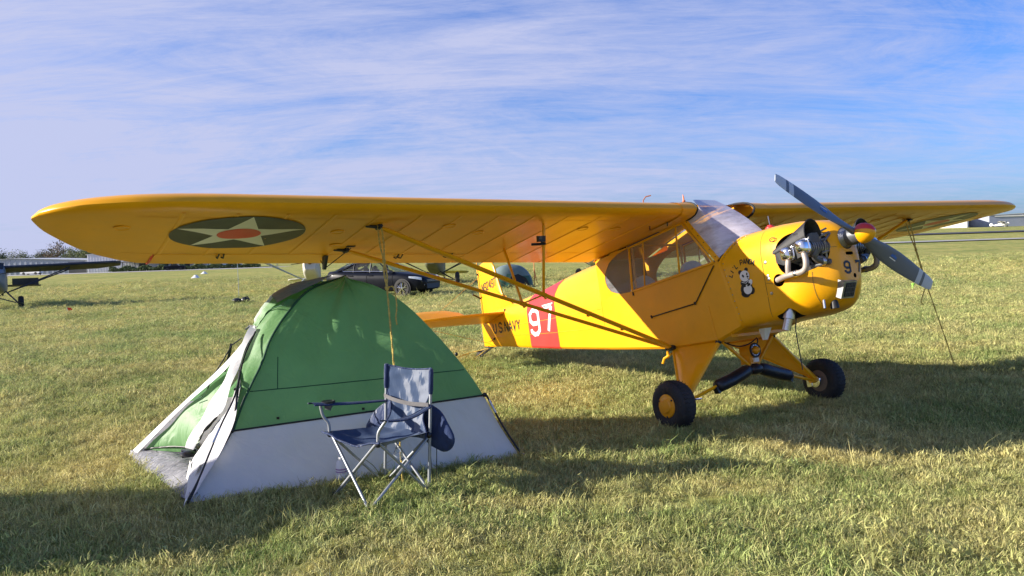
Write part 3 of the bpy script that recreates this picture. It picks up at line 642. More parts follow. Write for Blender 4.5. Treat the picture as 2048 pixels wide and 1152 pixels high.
# --- wings
AF_U = [(0, .035), (.0125, .056), (.025, .067), (.05, .081), (.10, .099), (.2, .112), (.3, .116), (.4, .113), (.6, .088), (.8, .050), (1, .004)]
AF_L = [(0, .035), (.0125, .017), (.025, .011), (.05, .005), (.1, .001), (.2, 0), (1, 0)]
US = [0, .004, .0125, .025, .05, .09, .15, .25, .35, .5, .65, .8, .9, 1.0]
XT = [(0, -1.6), (4.56, -1.6), (4.66, -1.585), (4.80, -1.50), (4.95, -1.36), (5.08, -1.19), (5.2, -.96), (5.28, -.80), (5.33, -.68), (5.36, -.56)]
XL = [(0, 0), (4.35, 0), (4.6, -.010), (4.8, -.038), (4.95, -.08), (5.08, -.14), (5.18, -.21), (5.26, -.29), (5.32, -.39), (5.36, -.54)]
TS = [(0, 1), (4.45, 1), (4.7, .93), (4.95, .78), (5.15, .58), (5.28, .38), (5.36, .06)]
def zline(x, y):
    a = 1.094+(abs(y)-.45)*.0119; b_ = 1.01+(abs(y)-.33)*.032; return a+(b_-a)*(-x/1.6)
def wing_pt(x, y, up_):
    """height of the wing skin at x, y"""
    xl, xt = interp(XL, abs(y)), interp(XT, abs(y)); u = min(1, max(0, (xl-x)/max(1e-6, xl-xt))); ts = interp(TS, abs(y))
    sag = .0055*math.sin(math.pi*((abs(y)-.08)/.32))**2*math.sin(math.pi*min(1, max(0, (u-.07)/.9)))**.5*(1 if abs(y) < 4.56 else 0)
    return zline(x, y)+(1-ts)*.080+(-sag if up_ else sag)+1.6*ts*interp(AF_U if up_ else AF_L, u)
def wsec(y, xa, xb, back=True):
    """closed section between chord stations xa (front) and xb (rear)"""
    fr = [u for u in US]
    X = [xa+(xb-xa)*u for u in fr]
    return [(x, y, wing_pt(x, y, True)) for x in X[::-1]]+[(x, y, wing_pt(x, y, False)) for x in X[1 if xa > -1e-6 or True else 0:]]
YS = [.40+.08*i for i in range(20)]+[1.985]+[2.06+.08*i for i in range(31)]+[4.52, 4.575, 4.64, 4.7, 4.8, 4.9, 5.0, 5.08, 5.15, 5.2, 5.25, 5.29, 5.32, 5.345, 5.358]
HX = -1.275
def make_wing(sg):
    mb = MB()
    mb.loft([wsec(sg*y, interp(XL, y), max(HX, interp(XT, y))) for y in YS], True, (True, True))
    mb.loft([wsec(sg*y, HX, -1.6) for y in [.40+.08*i for i in range(20)]+[1.985]], True, (False, True))
    mb.loft([wsec(sg*y, HX, interp(XT, y)) for y in (4.585, 4.66, 4.74, 4.80, 4.88, 4.95, 5.01)], True, (True, True))
    wg = part(mb, 'wing', YELF, smooth=50)
    mb = MB(); mb.loft([wsec(sg*y, HX-.012, -1.603) for y in [1.995]+[2.06+.08*i for i in range(31)]+[4.52, 4.57]], True, (True, True)); part(mb, 'aileron', YELF, wg, smooth=50)
    BV = bvh_of(wg)
    def under(x, y): return lay(BV, x, y, 'under', .6, .002)
    # rib tapes, tank and spar edges, ringed inspection covers
    for y in (.72, 1.02, 1.34, 1.66, 1.98, 2.3, 2.62, 2.94, 3.26, 3.58, 3.9, 4.22, 4.55):
        mb = MB(); V = []
        for x in np.linspace(-.10, -1.26 if 1.9 < y else -1.585, 9):
            for dy in (-.014, -.006, .006, .014):
                p = under(x, sg*y+dy); V.append(p+Vector((0, 0, -.0025 if abs(dy) < .01 else 0)) if p else (x, sg*y+dy, wing_pt(x, y, False)-.003))
        mb.add(V, [(i*4+j, i*4+j+1, i*4+j+5, i*4+j+4) for i in range(8) for j in range(3)]); part(mb, 'rib_tape', YELF, wg, smooth=0)
    for x in (-.20, -1.245):
        mb = MB(); V = []
        for y in np.linspace(.5, 4.8, 30):
            for dx in (-.006, .006):
                p = under(x+dx, sg*y); V.append(p if p else (x+dx, sg*y, wing_pt(x, y, False)-.002))
        mb.add(V, [(i*2, i*2+1, i*2+3, i*2+2) for i in range(29)]); part(mb, 'spar_seam', YELF, wg, smooth=0)
    for x, y in ((-.42, .95), (-.42, 1.30), (-.55, 2.25), (-.35, 2.6), (-.55, 3.42), (-.5, 4.86), (-.95, 3.3)):
        mb = MB(); p = Vector(under(x, sg*y)); mb.lathe([(.052, 0), (.052, .004), (.046, .006), (.044, .003), (.0005, .003)], p, (0, 0, -1), 24); part(mb, 'inspection_cover', YELF, wg)
    # roundel: dark disc, cream star, red centre
    o_, p_ = -.592, sg*4.115
    ring = [(o_+.452*math.cos(a), p_+.452*math.sin(a)) for a in [2*math.pi*k/48 for k in range(48)]]
    rd = decal('roundel', fan(ring, 6), NAVYP, BV, 'under', .6, .0055, wg)
    star = []
    for k in range(10):
        a = 2*math.pi*k/10; rr = .448 if k % 2 == 0 else .171; star.append((o_+rr*math.cos(a), p_+rr*math.sin(a)))
    ss = []
    for i in range(10):
        a, b_ = star[i], star[(i+1) % 10]
        for k in range(4): ss.append((a[0]+(b_[0]-a[0])*k/4, a[1]+(b_[1]-a[1])*k/4))
    decal('star', fan(ss, 5), CREAM, BV, 'under', .6, .0070, rd); decal('star_centre', fan([(o_+.147*math.cos(a), p_+.147*math.sin(a)) for a in [2*math.pi*k/36 for k in range(36)]], 3), RED, BV, 'under', .6, .0085, rd)
    # root fairing and black rubber edge against the windshield
    mb = MB(); V = []
    ax_ = [(-.5, True), (-.3, True), (-.2, True), (-.12, True), (-.07, True), (-.035, True), (-.012, True), (0, True), (-.012, False), (-.035, False), (-.08, False), (-.16, False), (-.3, False), (-.5, False)]
    cs = [(x, wing_pt(x, .45, u)) for x, u in ax_]
    for i, (x, z) in enumerate(cs):
        a = cs[max(0, i-1)]; b_ = cs[min(len(cs)-1, i+1)]; tx, tz = b_[0]-a[0], b_[1]-a[1]; l_ = math.hypot(tx, tz); nx, nz = -tz/l_, tx/l_
        if nx < 0 and abs(nx) > abs(nz) or (abs(nz) >= abs(nx) and ((nz < 0) == (ax_[i][1]))): nx, nz = -nx, -nz
        for y in (.352, .42, .52): V.append((x+nx*.006, sg*y, z+nz*.006))
    mb.add(V, [(i*3+j, i*3+j+1, i*3+j+4, i*3+j+3) for i in range(len(cs)-1) for j in range(2)]); part(mb, 'root_fairing', YEL, wg, smooth=50)
    mb = MB(); mb.tube([(x+.002, sg*.352, z+.004*(1 if u else -1)) for (x, z), (_, u) in zip(cs, ax_)][1:-2], .011, 6); part(mb, 'rubber_edge', BLACKP, wg)
    # strut fittings, aileron horn and pulleys under the wing
    for x, y in ((-1.30, 2.62), (-1.29, 4.1), (-1.285, 2.15)):
        mb = MB(); z = wing_pt(x, y, False)
        for dx in (-.018, .018): mb.tube([(x+.03, sg*(y+dx), z-.002), (x-.03, sg*(y+dx*1.2), z-.022), (x-.08, sg*(y+dx), z-.004)], .006, 5)
        part(mb, 'aileron_hinge', BLACKP, wg)
    y = 3.27; z = wing_pt(-1.3, y, False); mb = MB(); mb.prism([(-1.30, z-.002), (-1.27, z-.012), (-1.36, z-.11), (-1.39, z-.10), (-1.36, z-.002)], sg*y-.012, sg*y+.012, 1); mb.tube([(-1.36, sg*y, z-.10), (-1.03, sg*(y-.12), wing_pt(-1.03, y, False)-.01)], .004, 5); mb.tube([(-1.36, sg*y, z-.10), (-1.5, sg*(y-.02), z-.005)], .004, 5); part(mb, 'aileron_horn', BLACKP, wg)
    mb = MB(); mb.box((-1.0, sg*3.16, wing_pt(-1, 3.16, False)-.004), (.03, .07, .008)); part(mb, 'cable_slot', BLACKP, wg)
    return wg
wing_n = make_wing(-1); wing_f = make_wing(1)
# broken tip skin at the near aileron end
mb = MB(); z = wing_pt(-1.45, 4.58, False); mb.prism([(-1.28, z+.01), (-1.36, z+.035), (-1.6, z+.02), (-1.61, z-.004), (-1.40, z-.012)], -4.592, -4.576, 1); part(mb, 'aileron_end_plate', RED, wing_n, smooth=0)
# cabin roof: skylight frame and panel between the wing roots
mb = MB(); V = []
xr = [-.10, -.2, -.3, -.45, -.6, -.8, -1.0, -1.2, -1.4, -1.6]
for x in xr:
    for y in (-.352, -.25, 0, .25, .352): V.append((x, y, wing_pt(x, .4, True)-.006-.012*(1-(y/.36)**2)))
mb.add(V, [(i*5+j, i*5+j+1, i*5+j+6, i*5+j+5) for i in range(len(xr)-1) for j in range(4)]); mb.mi = [1 if 1 <= f // 4 <= 4 else 0 for f in range(len(mb.f))]; part(mb, 'cabin_roof', [YEL, GLS], smooth=60)
# --- lift struts and jury struts
def flat_strut(a, b_, w_, th, name, parent=None, m=YEL):
    """streamlined tube: wide along x"""
    a, b_ = Vector(a), Vector(b_); ax = (b_-a).normalized(); fx = Vector((1, 0, 0)); fx = (fx-ax*fx.dot(ax)).normalized(); n_ = ax.cross(fx); V = []
    for t_ in [0, .02, .5, .98, 1]:
        k = .55 if t_ in (0, 1) else 1
        for g in range(10): q = 2*math.pi*g/10; V.append(a.lerp(b_, t_)+fx*math.cos(q)*w_/2*k+n_*math.sin(q)*th/2*k)
    mb = MB(); mb.add(V, [(i*10+g, i*10+(g+1) % 10, (i+1)*10+(g+1) % 10, (i+1)*10+g) for i in range(4) for g in range(10)]+[tuple(range(10))[::-1], tuple(range(40, 50))]); return part(mb, name, m, parent, smooth=50)
for sg in (-1, 1):
    lo = (-.600, sg*.372, .002)
    fz, rz = wing_pt(-.36, 3.17, False), wing_pt(-1.09, 3.17, False)
    ft, rt_ = (-.358, sg*3.17, fz-.015), (-1.092, sg*3.17, rz-.015)
    s1 = flat_strut((-.59, sg*.385, .012), ft, .062, .034, 'lift_strut'); s2 = flat_strut((-.61, sg*.385, .006), rt_, .050, .030, 'lift_strut')
    for o_, tp in ((s1, ft), (s2, rt_)):
        mb = MB(); mb.box((tp[0], tp[1], tp[2]+.01), (.05, .03, .05)); mb.tube([(tp[0]-.05, tp[1], tp[2]), (tp[0]+.05, tp[1], tp[2])], .012, 8); mb.tube([(tp[0], tp[1]+sg*.1, tp[2]+.012), (tp[0], tp[1], tp[2])], .014, 6); part(mb, 'strut_fitting', BLACKP, o_)
    mb = MB(); mb.tube([(-.66, lo[1], lo[2]), (-.55, lo[1], lo[2])], .018, 8); mb.box((-.6, sg*.365, 0), (.05, .03, .05)); mb.tube([(-.6, sg*.35, -.02), (-.6, sg*.40, .03)], .012, 6); part(mb, 'strut_fitting', BLACKP, s1)
    f_at = lambda t_: Vector((-.59, sg*.385, .012)).lerp(Vector(ft), t_); r_at = lambda t_: Vector((-.61, sg*.385, .006)).lerp(Vector(rt_), t_)
    jf, jr = f_at(.49), r_at(.485)
    jt = (-.30, sg*1.77, wing_pt(-.30, 1.77, False)); kt = (-1.06, sg*1.715, wing_pt(-1.06, 1.7, False))
    j1 = flat_strut(jf, jt, .030, .020, 'jury_strut'); j2 = flat_strut(jr, kt, .030, .020, 'jury_strut')
    mb = MB(); mb.tube([jf, jr], .008, 7); part(mb, 'jury_strut', YEL)
    for q, o_ in ((jf, j1), (jr, j2)):
        mb = MB(); mb.lathe([(.0, -.02), (.022, -.02), (.022, .02), (0, .02)], q, (Vector(ft)-Vector(jf)), 10); mb.tube([q+Vector((0, 0, .0)), q+Vector((0, -sg*.02, -.035))], .014, 7); part(mb, 'strut_fitting', YELD, o_)
    for t_ in (.2, .33):
        mb = MB(); mb.ell(f_at(t_)+Vector((0, 0, -.022)), (.014, .02, .012), 8, 6); part(mb, 'strut_plug', YELD, s1)
# --- windows
for sg in (-1, 1):
    y = sg*.350
    mb = MB(); V = []
    for z, x in TD:
        xb = -1.034+(z-.602)/.42*.05; V += [(x, sg*min(.350, W(x)-.004), z), (xb, y, z)]
    mb.add(V, [(i*2, i*2+1, i*2+3, i*2+2) for i in range(len(TD)-1)]); part(mb, 'rear_side_window', GLS, smooth=60)
    def zt_(x): return 1.020+(x+.99)*.068
    def zs_(x): return .604+(x+1.034)*.045
    def pane(x0t, x1t, x0b, x1b): mb = MB(); mb.add([(x0b, y, zs_(x0b)), (x1b, y, zs_(x1b)), (x1t, y, zt_(x1t)), (x0t, y, zt_(x0t))], [(0, 1, 2, 3)]); part(mb, 'side_window', GLS, smooth=0)
    pane(-.985, -.30, -1.034, -.347); pane(-.30, -.212, -.347, .08)
    yo = sg*.357
    def bar(a, b_, w_, th=.016, name='window_frame', m=YEL): flat_strut((a[0], yo, a[1]), (b_[0], yo, b_[1]), w_, th, name, None, m)
    bar((-.985, 1.03), (-1.034, .598), .030); bar((-.766, 1.035), (-.842, .612), .014); bar((-.300, 1.066), (-.347, .634), .020)
    mb = MB(); mb.tube([(-1.04, yo, .600), (-.5, yo, .626), (.088, yo, .652)], .013, 7); part(mb, 'window_sill', YEL)
    mb = MB(); mb.tube([(-.99, yo, 1.022), (-.6, yo, 1.049), (-.208, yo, 1.074)], .012, 7); part(mb, 'window_frame', YEL)
    mb = MB(); mb.tube([(-.212, yo, 1.07), (-.07, yo, .865), (.085, yo, .655)], .010, 7); part(mb, 'window_frame', YEL)
    mb = MB(); a, b_ = Vector((-.195, yo, 1.078)), Vector((.118, yo, .650)); d_ = (b_-a).normalized(); n_ = Vector((d_.z, 0, -d_.x))*-1
    mb.add([a-n_*.004, a+n_*.046, b_+n_*.046, b_-n_*.004, a-n_*.004-Vector((0, sg*.02, 0)), a+n_*.046-Vector((0, sg*.02, 0)), b_+n_*.046-Vector((0, sg*.02, 0)), b_-n_*.004-Vector((0, sg*.02, 0))], [(0, 1, 2, 3), (4, 7, 6, 5), (0, 4, 5, 1), (1, 5, 6, 2), (2, 6, 7, 3), (3, 7, 4, 0)])
    pl = part(mb, 'windshield_pillar', YEL, smooth=0)
    mb = MB()
    for k in range(6): disc(mb, a.lerp(b_, .07+k*.172)+n_*.030+Vector((0, sg*.001, 0)), (0, sg, 0), .0045, .003, 8)
    part(mb, 'screws', BLACKP, pl)
    mb = MB(); mb.tube([(-1.0, sg*.358, 1.036), (-.6, sg*.359, 1.062), (-.21, sg*.358, 1.088)], .006, 6); part(mb, 'window_gasket', BLACKP)
# windshield
Bc = [(.132, .356, .66), (.165, .343, .69), (.20, .318, .716), (.23, .288, .745), (.275, .236, .786), (.335, .14, .826), (.378, 0, .842)]
Tc = [(-.19, .352, 1.072), (-.07, .352, 1.085), (.005, .35, 1.135), (.004, .345, 1.185), (-.055, .33, 1.240), (-.10, .22, 1.258), (-.115, 0, 1.258)]
full = [((b_[0], -b_[1], b_[2]), (t_[0], -t_[1], t_[2])) for b_, t_ in zip(Bc, Tc)]; full += [((b_[0], -b_[1], b_[2]), (t_[0], -t_[1], t_[2])) for b_, t_ in [(tuple(np.array(p)*[1, -1, 1]), tuple(np.array(q)*[1, -1, 1])) for p, q in full[-2::-1]]]
bt = catmull([p for p, _ in full], 3); tt = catmull([q for _, q in full], 3); mb = MB(); V = []; nr = 7
for p, q in zip(bt, tt):
    for k in range(nr):
        f = k/(nr-1); r_ = p.lerp(q, f); r_ += Vector((1, 0, .6))*.022*math.sin(math.pi*f)*max(0, 1-abs(p.y)/.36); V.append(r_)
mb.add(V, [(i*nr+k, i*nr+k+1, (i+1)*nr+k+1, (i+1)*nr+k) for i in range(len(bt)-1) for k in range(nr-1)]); part(mb, 'windshield', WSG, smooth=80)
# --- door outline (drop door, starboard)
mb = MB(); mb.tube([(.086, -.361, .625), (-.204, -.362, .346)], .0055, 5); mb.tube([(-.204, -.362, .346), (-.803, -.361, .317)], .0055, 5); part(mb, 'door_gap', BLACKP)
mb = MB(); mb.add([(.075, -.3575, .600), (-.208, -.3595, .352), (-.803, -.3595, .323), (-1.03, -.3575, .590), (-.4, -.359, .61)], [(0, 1, 2, 3, 4)]); dr = part(mb, 'cabin_door', YELF, smooth=0)
mb = MB(); mb.tube([(-.803, -.372, .332), (-.803, -.362, .305)], .008, 6); mb.tube([(-.204, -.372, .36), (-.204, -.362, .335)], .008, 6); mb.box((-1.02, -.362, .585), (.012, .012, .05)); part(mb, 'door_latch', BLACKP, dr)
mb = MB(); mb.tube([(-.02, -.357, -.01), (-.06, -.3575, .30)], .004, 5); part(mb, 'stringer', YELF)
# --- cabin inside: floor, panel, two seats, sticks, rear bulkhead
mb = MB(); mb.add([(-1.55, -.3, .12), (-1.55, .3, .12), (.12, .33, .02), (.12, -.33, .02)], [(0, 1, 2, 3)]); mb.add([(-1.55, -.32, .12), (-1.55, .32, .12), (-1.55, .3, 1.05), (-1.55, -.3, 1.05)], [(0, 1, 2, 3)]); part(mb, 'cabin_lining', CABIN, smooth=0)
mb = MB(); mb.prism([(-.34, .38), (-.34, .64), (-.2, .76), (.2, .76), (.34, .64), (.34, .38)], .03, .055, 0); pn = part(mb, 'instrument_panel', BLACKP, smooth=0)
for y in (-.18, 0, .18): mb = MB(); mb.lathe([(.04, 0), (.04, .008), (.034, .008), (.001, .004)], (.03, y, .60), (-1, 0, 0), 18); part(mb, 'instrument', WHITE, pn)
def seat(x, name):
    mb = MB(); mb.loft([[(x+.20, -.2, .27), (x+.20, .2, .27), (x+.20, .2, .34), (x+.20, -.2, .34)], [(x-.2, -.2, .25), (x-.2, .2, .25), (x-.2, .2, .33), (x-.2, -.2, .33)]], True, (True, True)); s0 = part(mb, 'seat', SEAT)
    mb = MB(); secs = []
    for k in range(13):
        a = math.pi*k/12; yy = -.19*math.cos(a); zz = .35+.44*math.sin(a)**.55 if 0 < k < 12 else .35
        secs.append([(x-.2-.1*(zz-.3), yy, zz), (x-.25-.1*(zz-.3), yy, zz), (x-.25, yy, .30), (x-.2, yy, .30)])
    mb.loft(secs, True, (True, True)); part(mb, 'seat_back', SEAT, s0)
    mb = MB(); mb.tube([(x+.34, 0, .1), (x+.3, 0, .5), (x+.28, 0, .56)], .012, 7); part(mb, 'control_stick', BLACKP)
seat(-.28, 'front'); seat(-1.0, 'rear')
mb = MB()
for sg in (-1, 1):
    mb.tube([(.03, sg*.33, .63), (-.2, sg*.32, 1.06)], .012, 6); mb.tube([(-1.02, sg*.32, .58), (-.99, sg*.31, 1.05)], .012, 6)
mb.tube([(-.2, -.33, 1.05), (-.2, .33, 1.05)], .012, 6); mb.tube([(-.99, -.33, 1.04), (-.99, .33, 1.04)], .012, 6); mb.tube([(.05, -.3, .66), (-.2, .3, 1.05)], .010, 6); part(mb, 'cabin_tubes', YELD)
# --- engine: two exposed cylinder pairs, rocker covers, exhausts, eyebrow scoops
for sg in (-1, 1):
    scoop = None
    # eyebrow scoop, a tapering arch open at the front
    secs = []
    for t_ in np.linspace(0, 1, 8):
        x = 1.085-.30*t_; hh = .125*(1-t_)+.035*t_; wd = .092*(1-t_)+.05*t_; yc = .300*(1-t_)+.375*t_; z0 = .650*(1-t_)+.575*t_
        secs.append([(x, sg*(yc+wd*math.cos(a)), z0+hh*max(0, math.sin(a))**.8) for a in [math.pi*k/14 for k in range(15)]])
    mb = MB(); mb.loft(secs, False); inner = [[(p[0]-.002, sg*(abs(p[1])*.985+.004), p[2]-.006) for p in q] for q in secs]; mb.loft(inner, False); mb.loft([secs[0], inner[0]], False)
    mb.add(secs[-1]+[(secs[-1][7][0], secs[-1][7][1], .56)], [(i, i+1, 15) for i in range(14)])
    scoop = part(mb, 'eyebrow_scoop', BAFF, smooth=50)
    mb = MB(); mb.tube([(1.086, sg*(.300+.092*math.cos(a)), .650+.125*max(0, math.sin(a))**.8) for a in [math.pi*k/18 for k in range(19)]], .0045, 6); part(mb, 'scoop_rim', BAFF, scoop)
    mb = MB(); mb.tube([(.965+.0*k, sg*(.325+.075*math.cos(a)), .628+.078*max(0, math.sin(a))**.8) for k, a in [(i, math.pi*i/18) for i in range(3, 16)]], .004, 5); part(mb, 'scoop_seam', DUCT, scoop)
    mb = MB(); q = secs[3][4]
    for k in range(4): mb.box((.985+.012*k, sg*.392, .668), (.004, .012, .03))
    part(mb, 'scoop_louvres', BLACKP, scoop)
    # side skirt of the baffle down to the rocker covers
    mb = MB(); mb.add([(1.083, sg*.387, .655), (.80, sg*.415, .585), (.79, sg*.405, .50), (.85, sg*.40, .47), (1.083, sg*.365, .52)], [(0, 1, 2, 3, 4)]); part(mb, 'baffle_plate', BAFF, scoop, smooth=0)
    mb = MB(); mb.prism(rrect(.308, .595, .062, .072, 3.5), 1.075, 1.10, 0)
    mb.v = [(x, sg*y, z) for x, y, z in mb.v]; part(mb, 'inlet_plate', DUCT, smooth=30)
    for x, z in ((.912, .548), (1.062, .572)):
        # finned barrel
        mb = MB(); prof = []
        for k in range(9): h = .15+k*.026; prof += [(.040, h), (.054, h+.003), (.054, h+.012), (.040, h+.015)]
        mb.lathe([(.040, .1)]+prof+[(.046, .40)], (x-.005, 0, z-.012), (0, sg, 0), 20); cy = part(mb, 'cylinder', ALU, smooth=20)
        # rocker cover: rounded box with flange and dome
        mb = MB()
        def rr(y, a, b_, n=3.4): return [(x+u, sg*y, z+v) for u, v in rrect(0, 0, a, b_, n, 0, 28)]
        mb.loft([rr(.385, .054, .058), rr(.396, .054, .058), rr(.398, .047, .051), rr(.425, .046, .050), rr(.442, .041, .045), rr(.452, .030, .034), rr(.456, .012, .015)], True, (True, True)); rc = part(mb, 'rocker_cover', CHROME, cy, smooth=50)
        mb = MB()
        for u, v in ((-.04, -.042), (.04, -.042), (-.04, .042), (.04, .042), (0, .05)): disc(mb, (x+u, sg*.397, z+v), (0, sg, 0), .006, .008, 6)
        part(mb, 'bolts', STEEL, rc)
        mb = MB(); mb.tube([(x+.02, sg*.30, z-.09), (x+.02, sg*.22, z-.10)], .016, 8); mb.tube([(x-.03, sg*.36, z-.05), (x-.03, sg*.20, z-.09)], .011, 8); part(mb, 'pushrod_tubes', ALU, cy)
        mb = MB(); mb.tube(bez((x+.03, sg*.35, z+.03), (x+.05, sg*.39, z+.04), (x+.06, sg*.33, z-.02), (1.0, sg*.2, .47), 8), .005, 5); part(mb, 'ignition_lead', BLACKP, cy)
    # exhaust
    mb = MB(); mb.tube(catmull([(.912, sg*.41, .50), (.906, sg*.42, .45), (.893, sg*.415, .392)]), .021, 12); mb.tube(catmull([(1.066, sg*.41, .52), (1.078, sg*.42, .455), (1.062, sg*.42, .405), (1.02, sg*.418, .385), (.96, sg*.415, .385), (.86, sg*.408, .384), (.735, sg*.36, .375)]), [.021]*13+[.021]*6+[.0235]*18, 12) if False else mb.tube(catmull([(1.066, sg*.41, .52), (1.078, sg*.42, .455), (1.062, sg*.42, .405), (1.02, sg*.418, .385), (.96, sg*.415, .385), (.86, sg*.408, .384), (.735, sg*.36, .375)]), .0225, 12)
    ex_ = part(mb, 'exhaust_pipe', EXH, smooth=60)
    mb = MB(); mb.lathe([(.0255, -.012), (.0265, -.01), (.0265, .01), (.0255, .012)], (.965, sg*.415, .385), (1, 0, 0), 14); part(mb, 'exhaust_clamp', STEEL, ex_)
    # intake elbow, hoses and small engine clutter
    mb = MB(); mb.tube(catmull([(1.10, sg*.30, .54), (1.075, sg*.31, .49), (1.08, sg*.26, .455), (1.10, sg*.18, .44)]), [.028]*6+[.024]*13, 12); mb.tube(catmull([(1.12, sg*.2, .44), (1.06, sg*.22, .43), (.98, sg*.25, .43)]), .018, 10); part(mb, 'intake_elbow', DUCT, smooth=60)
    mb = MB(); mb.lathe([(.031, -.012), (.034, -.008), (.034, .008), (.031, .012)], (1.085, sg*.235, .448), (.4, -sg*.9, -.1), 14); part(mb, 'hose_clamp', STEEL)
mb = MB(); mb.box((.92, 0, .58), (.22, .22, .26)); mb.lathe([(.12, -.08), (.10, -.02), (.078, .02), (.06, .05), (.055, .1)], (1.12, 0, .61), (1, 0, 0), 20); 
for k in range(5): mb.tube([(.86+.06*k, -.12, .7-.01*k), (.9+.05*k, -.2, .52+.02*k), (.95+.03*k, -.17, .44)], .010, 6)
for k in range(6): mb.tube([(1.10, -.15+.02*k, .70-.03*k), (1.04+.01*k, -.24, .66-.03*k)], .009, 6)
part(mb, 'crankcase', ALU, smooth=30)
# --- propeller and spinner
HB = Vector((1.25, 0, .610)); pa = math.atan2(.432, -.80)
mb = MB(); mb.lathe([(.0005, -.15), (.045, -.15), (.048, -.085), (.066, -.08), (.068, -.03), (.062, .0), (.062, .03), (.0005, .03)], HB, (1, 0, 0), 28); hub = part(mb, 'propeller_hub', DUCT, smooth=40)
SC = [(0, .075), (.02, .078), (.05, .073), (.085, .055), (.105, .033), (.113, .012), (.115, .0005)]
for top_, nm, m_ in ((True, 'spinner_cap', RED), (False, 'spinner', YEL)):
    mb = MB(); V = []; lo, hi = (R(22), R(158)) if top_ else (R(158), R(382))
    for h, rr_ in SC:
        for k in range(19): a = lo+(hi-lo)*k/18; V.append((HB.x+.03+h, HB.y+rr_*math.cos(a), HB.z+rr_*math.sin(a)))
    mb.add(V, [(i*19+k, i*19+k+1, (i+1)*19+k+1, (i+1)*19+k) for i in range(len(SC)-1) for k in range(18)]); part(mb, nm, m_, None, smooth=60)
def blade(ang, name='propeller_blade'):
    d = Vector((0, math.cos(ang), math.sin(ang))); q = Vector((1, 0, 0)).cross(d)      # q: in-plane direction across the blade
    RT = [(.0, .062, .055, 55), (.06, .066, .052, 52), (.12, .080, .045, 44), (.2, .106, .036, 35), (.32, .136, .028, 27), (.46, .150, .022, 22), (.6, .142, .017, 18), (.72, .126, .013, 15), (.80, .114, .011, 14), (.86, .102, .009, 13), (.895, .084, .007, 12), (.905, .070, .005, 12)]
    def sec(r_, c, th, pit):
        p_ = R(pit); cd_ = q*math.cos(p_)+Vector((1, 0, 0))*math.sin(p_); nd = d.cross(cd_); out = []
        for k in range(14):
            g = 2*math.pi*k/14; out.append(HB+d*r_+cd_*(c/2*math.cos(g))+nd*(th/2*math.sin(g)))
        return out
    def at(r_):
        for a, b_ in zip(RT, RT[1:]):
            if a[0] <= r_ <= b_[0]: f = (r_-a[0])/(b_[0]-a[0]); return sec(*[u+(v-u)*f for u, v in zip(a, b_)])
    rs = [0, .06, .12, .2, .26, .32, .4, .46, .53, .6, .66, .715]; mb = MB(); mb.loft([at(r_) for r_ in rs], True, (True, False)); bl = part(mb, name, PROPG, None, smooth=70)
    mb = MB(); mb.loft([at(r_) for r_ in (.715, .765)], True); part(mb, 'tip_band', PROPW, bl, smooth=70)
    mb = MB(); mb.loft([at(r_) for r_ in (.765, .795)], True); part(mb, 'tip_band', PROPG, bl, smooth=70)
    mb = MB(); mb.loft([at(r_) for r_ in (.795, .86, .895, .905)], True, (False, True)); part(mb, 'tip_band', PROPW, bl, smooth=70)
    BVb = bvh_of(bl); LOGO = MATS.get('blue_decal') or mat('blue_decal', (.03, .12, .42), .4)
    bx, bz = (HB+d*.40).y, (HB+d*.40).z
    def lf(u, v): p = d*u+q*v; return (bx+p.y, bz+p.z)
    k_ = 1 if ang > 2 else 1
    decal('maker_mark', fan([(-.035, -.004), (-.02, .022), (-.008, .006), (.008, .028), (.022, .004), (.034, .018), (.04, -.004), (0, -.001)], 2), LOGO, BVb, 'front', 3.0, .003, bl, xf=lf)
    decal('maker_line', ribbon([[(-.036, -.014), (.036, -.014)]], .007), WHITE, BVb, 'front', 3.0, .003, bl, xf=lf)
blade(pa); blade(pa+math.pi)
# --- nose details
GRM = mat('grill_mesh', (.02, .02, .022), .6, var=.3)
gc = lay(BV_COWL, -.01, .26, 'front', 3, .0) or Vector((1.12, -.01, .25)); gc.z = .225
Rg = Matrix.Rotation(R(26), 3, 'Y')
gc = gc+Vector((-.03, -.055, 0))
mb = MB(); mb.box(gc, (.06, .150, .135), Rg); gr = part(mb, 'oil_cooler_frame', ALU, smooth=0)
mb = MB(); mb.box(gc+Rg @ Vector((.030, .006, 0)), (.012, .108, .108), Rg); part(mb, 'oil_cooler_mesh', GRM, gr, smooth=0)
for k in range(6): mb = MB(); mb.box(gc+Rg @ Vector((.037, -.038+.018*k, 0)), (.005, .004, .1), Rg); part(mb, 'cooler_fin', DUCT, gr, smooth=0)
for k in range(2): mb = MB(); mb.box(gc+Rg @ Vector((.038, .006, -.018+.036*k)), (.005, .108, .004), Rg); part(mb, 'cooler_fin', DUCT, gr, smooth=0)
mb = MB(); mb.lathe([(.02, 0), (.03, -.05), (.034, -.09), (.0005, -.09)], gc+Vector((-.08, -.06, -.045)), (0, 0, 1), 14); part(mb, 'breather_duct', BLACKP)
mb = MB(); mb.tube([(1.0, -.205, .165), (1.0, -.21, .10)], .011, 8); part(mb, 'drain_tube', STEEL)
mb = MB(); mb.lathe([(.043, -.06), (.045, .06), (.041, .062), (.038, -.058)], (.735, -.285, .125), Vector((-.25, -.25, -1)), 20); mb.lathe([(.033, -.02), (.033, .12), (.029, .12), (.029, -.02)], (.728, -.292, .095), Vector((-.30, -.22, -1)), 18); part(mb, 'tail_pipe', STEEL, smooth=50)
mb = MB(); mb.tube([(.735, -.23, .06), (.728, -.245, .0), (.726, -.25, -.02), (.725, -.25, -.34)], .0042, 6); part(mb, 'drain_line', BLACKP)
